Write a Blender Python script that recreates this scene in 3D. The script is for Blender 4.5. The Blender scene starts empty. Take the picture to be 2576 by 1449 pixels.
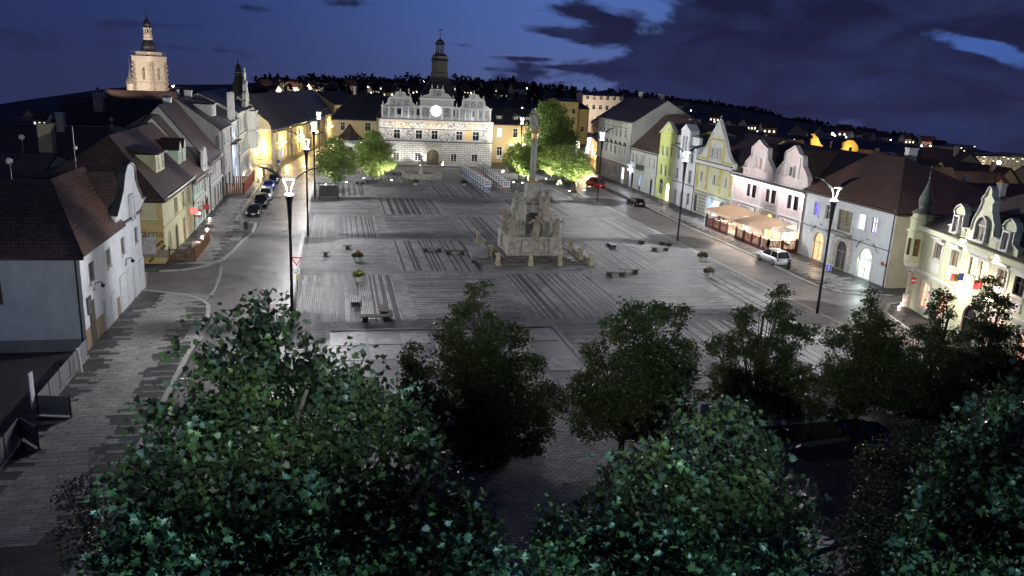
import bpy, math, random
import numpy as np
from mathutils import Vector, Matrix
sc = bpy.context.scene
COL = sc.collection
R = math.radians
rnd = random.Random(7)
rng = np.random.default_rng(11)

# ------------------------------------------------------------------ camera
CAMH = 20.0
CAMU, CAMV = -5.946, -79.980
F0, PITCH, ROLL, YAW = 1987.745, 0.258376530, 0.0474203827, 0.2245
cp, sp = math.cos(PITCH), math.sin(PITCH)
_f = np.array([0, cp, -sp]); _r = np.array([1., 0, 0]); _u = np.array([0, sp, cp])
c_, s_ = math.cos(ROLL), math.sin(ROLL)
_R, _U = c_*_r + s_*_u, -s_*_r + c_*_u
def toS(v):
    c, s = math.cos(YAW), math.sin(YAW)
    return np.array([v[0]*c + v[1]*s, -v[0]*s + v[1]*c, v[2]])
AF, AR, AU = toS(_f), toS(_R), toS(_U)
cam = bpy.data.cameras.new("camera")
cam.sensor_width = 36; cam.lens = 36*F0/2576; cam.clip_end = 6000; cam.clip_start = .1
co = bpy.data.objects.new("camera", cam); COL.objects.link(co)
co.matrix_world = Matrix(((AR[0], AU[0], -AF[0], CAMU), (AR[1], AU[1], -AF[1], CAMV), (AR[2], AU[2], -AF[2], CAMH), (0, 0, 0, 1)))
sc.camera = co

def ray(x, y):
    return AF + AR*(x-1288)/F0 - AU*(y-724.5)/F0
def G(x, y, z=0.):                      # where the line of sight meets the level z
    v = ray(x, y); t = (z-CAMH)/v[2]
    return (CAMU+v[0]*t, CAMV+v[1]*t)
def pU(x, y, u):                        # (v, z) on the upright plane u
    r = ray(x, y); t = (u-CAMU)/r[0]
    return (CAMV+t*r[1], CAMH+t*r[2])
def pV(x, y, v):
    r = ray(x, y); t = (v-CAMV)/r[1]
    return (CAMU+t*r[0], CAMH+t*r[2])
def pD(x, y, d):                        # point at distance d (ground distance) along a line of sight
    r = ray(x, y); t = d/math.hypot(r[0], r[1])
    return (CAMU+t*r[0], CAMV+t*r[1], CAMH+t*r[2])
def zone(x0, y0, k): return lambda x, y: (x0+x*k, y0+y*k)
Z1 = zone(0, 161, .25); Z2 = zone(1422, 201.2, .2083); Z3 = zone(1717.3, 301.9, .2083)
Z4 = zone(2039.2, 362.2, .2083); Z5 = zone(1878.2, 496.4, .2083); ZT = zone(885.5, 161, .2083)
ZO = zone(2200, 523.2, .2408); ZL = zone(268.3, 362.2, .2083); ZM = zone(1247.7, 469.6, .1482)
ZW = zone(0, 523.2, .25); ZE = zone(1153.8, 429.3, .1666); ZA = zone(523.2, 281.7, .1666)

# ------------------------------------------------------------------ sky (world)
W = bpy.data.worlds.new("World"); sc.world = W; W.use_nodes = True
nt = W.node_tree; nt.nodes.clear()
def N(t, **k):
    n = nt.nodes.new(t)
    for a, b in k.items(): setattr(n, a, b)
    return n
def Lk(a, b): nt.links.new(a, b)
def mth(op, a, b=None, c=None, clamp=False):
    n = N('ShaderNodeMath', operation=op); n.use_clamp = clamp
    for i, v in enumerate((a, b, c)):
        if v is None: continue
        if isinstance(v, (int, float)): n.inputs[i].default_value = v
        else: Lk(v, n.inputs[i])
    return n.outputs[0]
tc = N('ShaderNodeTexCoord'); sx = N('ShaderNodeSeparateXYZ'); Lk(tc.outputs['Generated'], sx.inputs[0])
X_, Y_, Z_ = sx.outputs
az = mth('ARCTAN2', X_, Y_)                        # azimuth, radians right of the +v axis
el = mth('ARCSINE', Z_)
def AE(px, py):
    v = ray(px, py); v = v/np.linalg.norm(v); return math.atan2(v[0], v[1]), math.asin(v[2])
def gauss(px, py, wx, wy, amp, tilt=0.0):          # soft blob in the sky: centre and half sizes given as angles
    a0, e0 = AE(px, py); sa, se = wx/F0, wy/F0
    da = mth('SUBTRACT', az, a0); de = mth('SUBTRACT', el, e0)
    de = mth('SUBTRACT', de, mth('MULTIPLY', da, tilt))
    q = mth('ADD', mth('POWER', mth('DIVIDE', da, sa), 2.0), mth('POWER', mth('DIVIDE', de, se), 2.0))
    return mth('MULTIPLY', mth('EXPONENT', mth('MULTIPLY', q, -1.0)), amp)
cv = N('ShaderNodeCombineXYZ'); Lk(az, cv.inputs[0]); Lk(mth('MULTIPLY', el, 2.6), cv.inputs[1])
n1 = N('ShaderNodeTexNoise'); n1.inputs['Scale'].default_value = 7.5; n1.inputs['Detail'].default_value = 12; n1.inputs['Roughness'].default_value = .58
n1.inputs['Distortion'].default_value = .35
Lk(cv.outputs[0], n1.inputs['Vector'])
blobs = [(2250, 190, 560, 150, 1.25, .0), (1860, 90, 190, 45, .75, .0), (2150, 20, 420, 50, .95, 0), (1700, 175, 330, 38, .60, 0.06),
         (1400, 82, 120, 17, .62, -.1), (1560, 92, 90, 14, .5, -.15), (1450, 30, 60, 12, .35, -.2), (2576, 330, 300, 130, .7, 0),
         (2620, 30, 130, 42, .8, 0), (2485, 122, 150, 30, -1.25, -.3), (1330, 148, 80, 6, .4, 0), (1480, 175, 150, 6, .35, -.03), (910, 8, 110, 12, .45, .02), (640, 18, 90, 14, .45, -.02),
         (480, 122, 110, 7, .32, -.03), (370, 62, 110, 8, .3, 0), (120, 70, 190, 50, .22, 0), (1120, 165, 160, 6, .3, -.02), (850, 205, 500, 14, .15, 0), (1960, 30, 80, 14, -.5, 0)]
dens = mth('MULTIPLY', mth('SUBTRACT', n1.outputs[0], .5), 2.7)
hi_ = N('ShaderNodeMapRange'); Lk(el, hi_.inputs[0]); hi_.inputs['From Min'].default_value = .17; hi_.inputs['From Max'].default_value = .40; hi_.inputs['To Max'].default_value = 1.3  # extra cloud high overhead, out of view, added to cut the blue ambient light
dens = mth('ADD', dens, hi_.outputs[0])
for b in blobs: dens = mth('ADD', dens, gauss(*b))
cm = N('ShaderNodeMapRange'); cm.interpolation_type = 'SMOOTHSTEP'
Lk(dens, cm.inputs['Value']); cm.inputs['From Min'].default_value = .28; cm.inputs['From Max'].default_value = .62
cloud = cm.outputs[0]
def mixc(f, a, b):
    n = N('ShaderNodeMix', data_type='RGBA')
    if isinstance(f, (int, float)): n.inputs[0].default_value = f
    else: Lk(f, n.inputs[0])
    for i, v in ((6, a), (7, b)):
        if isinstance(v, tuple): n.inputs[i].default_value = (*v, 1)
        else: Lk(v, n.inputs[i])
    return n.outputs[2]
glow = gauss(1560, 110, 700, 420, 1.0)
elr = N('ShaderNodeMapRange'); Lk(el, elr.inputs[0]); elr.inputs['From Min'].default_value = -.03; elr.inputs['From Max'].default_value = .11
low = mixc(glow, (.017, .022, .064), (.066, .086, .205))
high = mixc(glow, (.013, .023, .095), (.052, .105, .310))
clear = mixc(elr.outputs[0], low, high)
clear = mixc(gauss(2500, 110, 260, 90, .6), clear, (.05, .11, .36))
n2 = N('ShaderNodeTexNoise'); n2.inputs['Scale'].default_value = 9; n2.inputs['Detail'].default_value = 10; n2.inputs['Distortion'].default_value = .6; Lk(cv.outputs[0], n2.inputs['Vector'])
ccol = mixc(elr.outputs[0], (.0160, .0170, .0520), (.0080, .0095, .0310))
ccol = mixc(mth('MULTIPLY', mth('SUBTRACT', n2.outputs[0], .42, clamp=True), 2.4), ccol, (.020, .030, .095))
sky = mixc(cloud, clear, ccol)
bg = N('ShaderNodeBackground'); Lk(sky, bg.inputs[0]); bg.inputs[1].default_value = 1.0
wo = N('ShaderNodeOutputWorld'); Lk(bg.outputs[0], wo.inputs[0])

sc.view_settings.view_transform = 'Standard'; sc.view_settings.look = 'None'
sc.view_settings.gamma = 1; sc.view_settings.exposure = .45; sc.view_settings.use_curve_mapping = False
sc.cycles.use_denoising = True
sc.cycles.max_bounces = 5; sc.cycles.diffuse_bounces = 2; sc.cycles.glossy_bounces = 2; sc.cycles.transmission_bounces = 2
sc.cycles.sample_clamp_indirect = 2.0; sc.cycles.caustics_reflective = False; sc.cycles.caustics_refractive = False

# ------------------------------------------------------------------ helpers
class MB:
    def __init__(s): s.v = []; s.f = []; s.m = []; s.uv = []
    def poly(s, pts, m=0, uv=None):
        i = len(s.v); s.v += [tuple(p) for p in pts]; s.f.append(tuple(range(i, i+len(pts)))); s.m.append(m); s.uv.append(uv)
    def box(s, x0, y0, z0, x1, y1, z1, m=0):
        P = [(x0, y0, z0), (x1, y0, z0), (x1, y1, z0), (x0, y1, z0), (x0, y0, z1), (x1, y0, z1), (x1, y1, z1), (x0, y1, z1)]
        s.hexa(P, m)
    def hexa(s, P, m=0):
        i = len(s.v); s.v += [tuple(p) for p in P]
        for q in ((0, 3, 2, 1), (4, 5, 6, 7), (0, 1, 5, 4), (1, 2, 6, 5), (2, 3, 7, 6), (3, 0, 4, 7)):
            s.f.append(tuple(i+k for k in q)); s.m.append(m); s.uv.append(None)
    def obox(s, c, dx, dy, dz, ax, m=0):            # box centred at c, turned by ax about z
        ca, sa = math.cos(ax), math.sin(ax); P = []
        for z in (-dz, dz):
            for x, y in ((-dx, -dy), (dx, -dy), (dx, dy), (-dx, dy)):
                P.append((c[0]+x*ca-y*sa, c[1]+x*sa+y*ca, c[2]+z))
        s.hexa(P, m)
    def prism(s, pts, d, m=0):                      # pts: ring of 3D points, d: offset vector
        n = len(pts); i = len(s.v)
        s.v += [tuple(p) for p in pts] + [tuple(np.array(p)+np.array(d)) for p in pts]
        s.f.append(tuple(range(i, i+n))); s.f.append(tuple(range(i+2*n-1, i+n-1, -1))); s.m += [m, m]; s.uv += [None, None]
        for k in range(n):
            j = (k+1) % n; s.f.append((i+j, i+k, i+n+k, i+n+j)); s.m.append(m); s.uv.append(None)
    def lathe(s, prof, c=(0, 0, 0), n=12, m=0, a0=0, sx=1, sy=1):
        i = len(s.v)
        for r, z in prof:
            for k in range(n):
                a = a0+2*math.pi*k/n; s.v.append((c[0]+r*sx*math.cos(a), c[1]+r*sy*math.sin(a), c[2]+z))
        for j in range(len(prof)-1):
            for k in range(n):
                q = (k+1) % n; s.f.append((i+j*n+k, i+j*n+q, i+(j+1)*n+q, i+(j+1)*n+k)); s.m.append(m); s.uv.append(None)
        s.f.append(tuple(i+k for k in range(n-1, -1, -1))); s.f.append(tuple(i+(len(prof)-1)*n+k for k in range(n))); s.m += [m, m]; s.uv += [None, None]
    def tube(s, path, r, n=6, m=0):
        P = [Vector(p) for p in path]; i = len(s.v); rr = r if isinstance(r, (list, tuple)) else [r]*len(P)
        for j, p in enumerate(P):
            t = (P[min(j+1, len(P)-1)]-P[max(j-1, 0)]).normalized()
            a = t.cross(Vector((0, 0, 1)) if abs(t.z) < .9 else Vector((1, 0, 0))).normalized(); b = t.cross(a)
            for k in range(n):
                w = 2*math.pi*k/n; s.v.append(tuple(p+(a*math.cos(w)+b*math.sin(w))*rr[j]))
        for j in range(len(P)-1):
            for k in range(n):
                q = (k+1) % n; s.f.append((i+j*n+k, i+(j+1)*n+k, i+(j+1)*n+q, i+j*n+q)); s.m.append(m); s.uv.append(None)
        s.f.append(tuple(i+k for k in range(n))); s.f.append(tuple(i+(len(P)-1)*n+k for k in range(n-1, -1, -1))); s.m += [m, m]; s.uv += [None, None]
    def ball(s, c, r, n=8, m=0, sz=1):
        s.lathe([(r*math.sin(math.pi*k/6)+1e-4, -r*sz*math.cos(math.pi*k/6)) for k in range(7)], c, n, m)
    def mesh(s, name, mats, org=(0, 0, 0), smooth=False):
        me = bpy.data.meshes.new(name)
        o = np.array(org); vv = (np.array(s.v)-o) if len(s.v) else np.zeros((0, 3))
        me.from_pydata([tuple(a) for a in vv], [], s.f)
        for mt in mats: me.materials.append(mt)
        me.polygons.foreach_set('material_index', s.m)
        if any(u is not None for u in s.uv):
            ul = me.uv_layers.new(name='UVMap'); k = 0
            for f, u in zip(s.f, s.uv):
                for q in range(len(f)):
                    ul.data[k].uv = u[q] if u is not None else (0, 0); k += 1
        if smooth: me.shade_smooth()
        me.update(); return me

def link(name, me, parent=None, loc=None, rz=0, label=None, kind=None):
    o = bpy.data.objects.new(name, me); COL.objects.link(o)
    if parent is not None: o.parent = parent
    if loc is not None: o.location = loc
    if rz: o.rotation_euler = (0, 0, rz)
    if label: o['label'] = label
    if kind: o['kind'] = kind
    return o
def wloc(p):                                       # world place of an unrotated chain of parents
    x = Vector((0, 0, 0))
    while p is not None: x += p.location; p = p.parent
    return x
def part(name, mb, mat, parent, label=None, kind=None, smooth=False):   # mb is in world coordinates, parents unrotated
    w = wloc(parent); mats = mat if isinstance(mat, (list, tuple)) else [mat]
    return link(name, mb.mesh(name, mats, w, smooth), parent, (0, 0, 0), 0, label, kind)
def thing(name, label, cat, loc, group=None, rz=0):
    o = bpy.data.objects.new(name, None); o.empty_display_size = .2; COL.objects.link(o)
    o.location = loc; o.rotation_euler = (0, 0, rz); o['label'] = label; o['category'] = cat
    if group: o['group'] = group
    return o
def single(name, mb, mat, label, cat, group=None, org=None, smooth=False):
    mats = mat if isinstance(mat, (list, tuple)) else [mat]
    if org is None: a = np.array(mb.v); org = (a[:, 0].mean(), a[:, 1].mean(), a[:, 2].min())
    o = link(name, mb.mesh(name, mats, org, smooth), None, org)
    o['label'] = label; o['category'] = cat
    if group: o['group'] = group
    return o
def structure(name, mb, mat, smooth=False):
    mats = mat if isinstance(mat, (list, tuple)) else [mat]
    return link(name, mb.mesh(name, mats, (0, 0, 0), smooth), None, (0, 0, 0), 0, None, 'structure')
def copy_thing(o, loc, rz, label, group=None):
    def rec(q, par):
        c = q.copy(); COL.objects.link(c); c.parent = par
        for ch in q.children: rec(ch, c)
        return c
    c = rec(o, None); c.location = loc; c.rotation_euler = (0, 0, rz); c['label'] = label
    if group: c['group'] = group
    return c
KL = 6.0
def lamp(kind, loc, power, col, name, parent=None, size=.1, spot=None, blend=.5, aim=None, area=None):
    L = bpy.data.lights.new(name, kind); L.energy = power*KL; L.color = col
    if kind == 'AREA': L.size = area[0]; L.shape = 'RECTANGLE'; L.size_y = area[1]
    else: L.shadow_soft_size = size
    if kind == 'SPOT': L.spot_size = R(spot); L.spot_blend = blend
    o = bpy.data.objects.new(name, L); COL.objects.link(o)
    if aim is not None:
        d = (Vector(aim)-Vector(loc)).normalized(); o.rotation_euler = d.to_track_quat('-Z', 'Y').to_euler()
    if parent is not None:
        o.parent = parent; o.location = Vector(loc)-wloc(parent)
    else: o.location = loc
    return o

# ------------------------------------------------------------------ materials
MATS = {}
class MN:
    def __init__(s, name):
        s.m = bpy.data.materials.new(name); s.m.use_nodes = True; s.t = s.m.node_tree; s.b = s.t.nodes['Principled BSDF']
    def n(s, t, **k):
        n = s.t.nodes.new(t)
        for a, b in k.items(): setattr(n, a, b)
        return n
    def l(s, a, b): s.t.links.new(a, b)
    def pos(s, sx=1, sy=1, sz=1, rz=0):
        g = s.n('ShaderNodeNewGeometry'); mp = s.n('ShaderNodeMapping'); mp.inputs['Scale'].default_value = (sx, sy, sz); mp.inputs['Rotation'].default_value = (0, 0, rz)
        s.l(g.outputs['Position'], mp.inputs[0]); return mp.outputs[0]
    def noise(s, vec, scale, det=4, rough=.55):
        x = s.n('ShaderNodeTexNoise'); x.inputs['Scale'].default_value = scale; x.inputs['Detail'].default_value = det; x.inputs['Roughness'].default_value = rough
        s.l(vec, x.inputs['Vector']); return x.outputs[0]
    def ramp(s, f, stops):
        r = s.n('ShaderNodeValToRGB'); e = r.color_ramp.elements
        e[0].position, e[0].color = stops[0][0], (*stops[0][1], 1); e[1].position, e[1].color = stops[-1][0], (*stops[-1][1], 1)
        for p, c in stops[1:-1]: q = e.new(p); q.color = (*c, 1)
        s.l(f, r.inputs[0]); return r.outputs[0]
    def mix(s, f, a, b, bt='MIX'):
        n = s.n('ShaderNodeMix', data_type='RGBA', blend_type=bt)
        if isinstance(f, (int, float)): n.inputs[0].default_value = f
        else: s.l(f, n.inputs[0])
        for i, v in ((6, a), (7, b)):
            if isinstance(v, tuple): n.inputs[i].default_value = (*v, 1)
            else: s.l(v, n.inputs[i])
        return n.outputs[2]
    def bump(s, h, st=.3, d=.02):
        b = s.n('ShaderNodeBump'); b.inputs['Strength'].default_value = st; b.inputs['Distance'].default_value = d
        s.l(h, b.inputs['Height']); s.l(b.outputs[0], s.b.inputs['Normal'])
def mul(c, k): return tuple(min(1, x*k) for x in c)
def plain(name, col, rough=.7, var=.18, scale=1.2, bump=0., bscale=30, metal=0., spec=.5):
    if name in MATS: return MATS[name]
    m = MN(name); v = m.pos(); n = m.noise(v, scale, 6, .62)
    c = m.ramp(n, [(.3, mul(col, 1-var)), (.7, mul(col, 1+var))])
    m.l(c, m.b.inputs['Base Color']); m.b.inputs['Roughness'].default_value = rough; m.b.inputs['Metallic'].default_value = metal
    m.b.inputs['Specular IOR Level'].default_value = spec
    if bump: m.bump(m.noise(v, bscale, 3), bump, .02)
    MATS[name] = m.m; return m.m
def plaster(name, col, dirt=.35, low=None):
    if name in MATS: return MATS[name]
    m = MN(name); v = m.pos(); n = m.noise(v, .7, 8, .7); n2 = m.noise(m.pos(1.1, 1.1, .3), 1.2, 6, .7)
    c = m.ramp(n, [(.28, mul(col, .80)), (.5, col), (.75, mul(col, 1.08))])
    st = m.ramp(n2, [(.42, (1, 1, 1)), (.78, mul((.62, .60, .56), 1.0))])
    c = m.mix(dirt, c, m.mix(1.0, c, st, 'MULTIPLY'))
    m.l(c, m.b.inputs['Base Color']); m.b.inputs['Roughness'].default_value = .85
    m.bump(m.noise(v, 14, 4), .25, .02); MATS[name] = m.m; return m.m
def emit(name, col, st=1., var=0, scale=3):
    if name in MATS: return MATS[name]
    m = MN(name); m.b.inputs['Base Color'].default_value = (*mul(col, .5), 1); m.b.inputs['Emission Strength'].default_value = st
    if var:
        n = m.noise(m.pos(), scale, 3); c = m.ramp(n, [(.35, mul(col, 1-var)), (.65, col)]); m.l(c, m.b.inputs['Emission Color'])
    else: m.b.inputs['Emission Color'].default_value = (*col, 1)
    MATS[name] = m.m; return m.m
def tiles(name, col, wet=.45, course=.34):
    if name in MATS: return MATS[name]
    m = MN(name); uv = m.n('ShaderNodeUVMap'); br = m.n('ShaderNodeTexBrick'); m.l(uv.outputs[0], br.inputs['Vector'])
    br.inputs['Color1'].default_value = (*mul(col, .75), 1); br.inputs['Color2'].default_value = (*mul(col, 1.25), 1); br.inputs['Mortar'].default_value = (*mul(col, .22), 1)
    br.inputs['Scale'].default_value = 1.0; br.inputs['Mortar Size'].default_value = .035; br.inputs['Brick Width'].default_value = .26; br.inputs['Row Height'].default_value = course
    br.inputs['Mortar Smooth'].default_value = .3
    n = m.noise(m.pos(), .5, 7, .7); k = m.ramp(n, [(.3, (.55, .6, .6)), (.7, (1.15, 1.1, 1.05))])
    c = m.mix(1., br.outputs[0], k, 'MULTIPLY'); m.l(c, m.b.inputs['Base Color']); m.b.inputs['Roughness'].default_value = wet
    sp_ = m.n('ShaderNodeSeparateXYZ'); m.l(uv.outputs[0], sp_.inputs[0])
    w = m.n('ShaderNodeMath', operation='FRACT'); d = m.n('ShaderNodeMath', operation='DIVIDE'); m.l(sp_.outputs[1], d.inputs[0]); d.inputs[1].default_value = course
    m.l(d.outputs[0], w.inputs[0]); inv = m.n('ShaderNodeMath', operation='SUBTRACT'); inv.inputs[0].default_value = 1; m.l(w.outputs[0], inv.inputs[1])
    m.bump(inv.outputs[0], .7, .06); MATS[name] = m.m; return m.m
def cobble(name, c1, c2, mort, rz, bw=.30, rh=.16, rough=.42):
    m = MN(name); v = m.pos(1, 1, 1, rz); nd = m.n('ShaderNodeTexNoise'); nd.inputs['Scale'].default_value = 1.5; m.l(v, nd.inputs['Vector'])
    vm = m.n('ShaderNodeVectorMath', operation='MULTIPLY_ADD'); m.l(nd.outputs['Color'], vm.inputs[0]); vm.inputs[1].default_value = (.10, .10, 0); m.l(v, vm.inputs[2])
    br = m.n('ShaderNodeTexBrick'); m.l(vm.outputs[0], br.inputs['Vector'])
    br.inputs['Color1'].default_value = (*c1, 1); br.inputs['Color2'].default_value = (*c2, 1); br.inputs['Mortar'].default_value = (*mort, 1)
    br.inputs['Scale'].default_value = 1; br.inputs['Mortar Size'].default_value = .028; br.inputs['Mortar Smooth'].default_value = .4; br.inputs['Brick Width'].default_value = bw; br.inputs['Row Height'].default_value = rh
    n = m.noise(v, .35, 6, .65); k = m.ramp(n, [(.3, (.55, .55, .58)), (.68, (1.2, 1.18, 1.12))])
    n3 = m.noise(m.pos(.9, 5, 1, rz), 1.0, 5, .65); k3 = m.ramp(n3, [(.35, (.74, .74, .76)), (.62, (1.12, 1.12, 1.12))])
    c = m.mix(1., m.mix(1., br.outputs[0], k, 'MULTIPLY'), k3, 'MULTIPLY'); m.l(c, m.b.inputs['Base Color'])
    rr = m.n('ShaderNodeMapRange'); m.l(m.noise(v, .8, 5, .7), rr.inputs[0]); rr.inputs['From Min'].default_value = .3; rr.inputs['From Max'].default_value = .7
    rr.inputs['To Min'].default_value = rough-.16; rr.inputs['To Max'].default_value = rough+.25; m.l(rr.outputs[0], m.b.inputs['Roughness'])
    inv = m.n('ShaderNodeMath', operation='SUBTRACT'); inv.inputs[0].default_value = 1; m.l(br.outputs['Fac'], inv.inputs[1])
    m.bump(inv.outputs[0], .6, .03); MATS[name] = m.m; return m.m
def wetroad(name, col, lo=.22, hi=.6):
    m = MN(name); v = m.pos(); n = m.noise(v, .25, 8, .65); c = m.ramp(n, [(.3, mul(col, .7)), (.7, mul(col, 1.35))])
    m.l(c, m.b.inputs['Base Color']); rr = m.n('ShaderNodeMapRange'); m.l(m.noise(v, .5, 6, .7), rr.inputs[0]); rr.inputs['From Min'].default_value = .32; rr.inputs['From Max'].default_value = .68
    rr.inputs['To Min'].default_value = lo; rr.inputs['To Max'].default_value = hi; m.l(rr.outputs[0], m.b.inputs['Roughness'])
    m.bump(m.noise(v, 45, 3), .35, .01); MATS[name] = m.m; return m.m
def sgraffito(name, light, dark, sc_=3., th=.5):
    m = MN(name); v = m.pos(); n = m.n('ShaderNodeTexNoise'); n.inputs['Scale'].default_value = sc_; n.inputs['Detail'].default_value = 3; n.inputs['Distortion'].default_value = 2.2
    m.l(v, n.inputs['Vector']); c = m.ramp(n.outputs[0], [(th-.05, dark), (th+.03, light)]); m.l(c, m.b.inputs['Base Color']); m.b.inputs['Roughness'].default_value = .85
    MATS[name] = m.m; return m.m
def blocks(name, c1, c2, mort, bw, rh, ms=.03, axis='xz'):
    m = MN(name); g = m.n('ShaderNodeNewGeometry'); s = m.n('ShaderNodeSeparateXYZ'); m.l(g.outputs['Position'], s.inputs[0])
    cb = m.n('ShaderNodeCombineXYZ'); a = m.n('ShaderNodeMath', operation='ADD'); m.l(s.outputs[0], a.inputs[0]); m.l(s.outputs[1], a.inputs[1])
    m.l(a.outputs[0], cb.inputs[0]); m.l(s.outputs[2], cb.inputs[1])
    br = m.n('ShaderNodeTexBrick'); m.l(cb.outputs[0], br.inputs['Vector'])
    br.inputs['Color1'].default_value = (*c1, 1); br.inputs['Color2'].default_value = (*c2, 1); br.inputs['Mortar'].default_value = (*mort, 1)
    br.inputs['Scale'].default_value = 1; br.inputs['Mortar Size'].default_value = ms; br.inputs['Brick Width'].default_value = bw; br.inputs['Row Height'].default_value = rh
    n = m.noise(g.outputs['Position'], .8, 6, .65); k = m.ramp(n, [(.3, (.78, .78, .78)), (.7, (1.05, 1.05, 1.05))])
    m.l(m.mix(1., br.outputs[0], k, 'MULTIPLY'), m.b.inputs['Base Color']); m.b.inputs['Roughness'].default_value = .85
    inv = m.n('ShaderNodeMath', operation='SUBTRACT'); inv.inputs[0].default_value = 1; m.l(br.outputs['Fac'], inv.inputs[1]); m.bump(inv.outputs[0], .5, .03)
    MATS[name] = m.m; return m.m
def leafm(name, c1, c2, tr=.3):
    m = MN(name); n = m.noise(m.pos(), 1.3, 5, .7); c = m.ramp(n, [(.3, c1), (.7, c2)])
    oi = m.n('ShaderNodeObjectInfo'); m.l(c, m.b.inputs['Base Color']); m.b.inputs['Roughness'].default_value = .38; m.b.inputs['Specular IOR Level'].default_value = .5
    t = m.n('ShaderNodeBsdfTranslucent'); m.l(c, t.inputs[0]); mx = m.n('ShaderNodeMixShader'); mx.inputs[0].default_value = tr
    m.l(m.b.outputs[0], mx.inputs[1]); m.l(t.outputs[0], mx.inputs[2]); m.l(mx.outputs[0], m.t.nodes['Material Output'].inputs[0])
    MATS[name] = m.m; return m.m
GLASS = plain('dark_glass', (.012, .014, .018), .08, .1)
PANE_GREY = plain('curtained_glass', (.10, .095, .085), .12, .3, 2)
WHITE = plain('white_paint', (.62, .62, .60), .5, .06)
OFFW = plaster('off_white_render', (.55, .54, .51))
DARKM = plain('dark_metal', (.018, .020, .024), .4, .1, metal=.4)
STEEL = plain('grey_metal', (.30, .31, .32), .35, .1, metal=.6)
BRWOOD = plain('brown_wood', (.085, .028, .014), .5, .3, 6)
DKWOOD = plain('dark_wood', (.05, .035, .025), .6, .3, 6)
BENCHW = plain('weathered_bench_wood', (.13, .13, .125), .5, .25, 8)
CONC = plain('concrete', (.22, .22, .21), .7, .2, 1.5, .3)
STONE = plain('carved_stone', (.36, .335, .29), .8, .42, 1.6, .5, 8)
STONEL = plain('light_stone', (.40, .38, .33), .8, .3, 2., .4, 10)
BLACK = plain('black_rubber', (.012, .012, .012), .6, .1)
COPPER = plain('green_copper', (.085, .10, .09), .5, .35, 1.5)
SLATE = plain('dark_slate', (.022, .024, .028), .5, .3, 1.5)
ROOFB = tiles('brown_roof_tiles', (.15, .085, .062)); ROOFD = tiles('dark_roof_tiles', (.11, .072, .058)); ROOFR = tiles('reddish_roof_tiles', (.16, .092, .068))
ROOFG = tiles('grey_roof_tiles', (.11, .09, .075))
LIT_W = emit('lit_warm_window', (1., .80, .50), 3.2, .4, 2); LIT_C = emit('lit_cool_window', (.75, .85, 1.), 2.6, .4, 2)
LIT_B = emit('blue_lit_window', (.16, .12, .9), 1.4, .7, 5); LIT_V = emit('violet_lit_window', (.20, .14, .38), .55, .3, 3)
# ------------------------------------------------------------------ walls, windows, roofs
class Fac:
    def __init__(s, A, B):
        s.A = np.array(A, float); s.B = np.array(B, float); s.L = float(np.linalg.norm(s.B-s.A)); s.d = (s.B-s.A)/s.L
        s.n = np.array([s.d[1], -s.d[0]]); s.ang = math.atan2(s.d[1], s.d[0])
    def P(s, t, z, out=0.): q = s.A+s.d*t+s.n*out; return (q[0], q[1], z)
    def px(s, x, y, out=0.):
        r = ray(x, y); c = np.array([CAMU, CAMV]); a = s.A+s.n*out
        t = float((a-c)@s.n/(r[:2]@s.n)); q = c+t*r[:2]
        return float((q-s.A)@s.d), CAMH+t*r[2]
def wall(mb, F, z0, z1, holes=(), dep=.28, m=0, s0=0., s1=None, out=0.):
    s1 = F.L if s1 is None else s1
    S = sorted({s0, s1} | {a for h in holes for a in h[:2] if s0 < a < s1}); Zs = sorted({z0, z1} | {a for h in holes for a in h[2:4] if z0 < a < z1})
    for i in range(len(S)-1):
        for j in range(len(Zs)-1):
            cs, cz = (S[i]+S[i+1])/2, (Zs[j]+Zs[j+1])/2
            if any(h[0] < cs < h[1] and h[2] < cz < h[3] for h in holes): continue
            mb.poly([F.P(S[i], Zs[j], out), F.P(S[i+1], Zs[j], out), F.P(S[i+1], Zs[j+1], out), F.P(S[i], Zs[j+1], out)], m)
    for h in holes:
        a, b, c, d = h[:4]; arch = len(h) > 4 and h[4]
        if arch:
            r = (b-a)/2; zc = d-r; k = 10; pts = [((a+b)/2-r*math.cos(math.pi*i/k), zc+r*math.sin(math.pi*i/k)) for i in range(k+1)]
            for (sa, za), (sb, zb) in zip(pts, pts[1:]):
                mb.poly([F.P(sa, za, out), F.P(sb, zb, out), F.P(sb, d, out), F.P(sa, d, out)], m)
                mb.poly([F.P(sa, za, out-dep), F.P(sb, zb, out-dep), F.P(sb, zb, out), F.P(sa, za, out)], m)
            top = zc
        else:
            top = d; mb.poly([F.P(a, d, out), F.P(b, d, out), F.P(b, d, out-dep), F.P(a, d, out-dep)], m)
        mb.poly([F.P(a, c, out), F.P(a, top, out), F.P(a, top, out-dep), F.P(a, c, out-dep)], m)
        mb.poly([F.P(b, c, out), F.P(b, c, out-dep), F.P(b, top, out-dep), F.P(b, top, out)], m)
        mb.poly([F.P(a, c, out), F.P(a, c, out-dep), F.P(b, c, out-dep), F.P(b, c, out)], m)
_wc = {}
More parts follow.
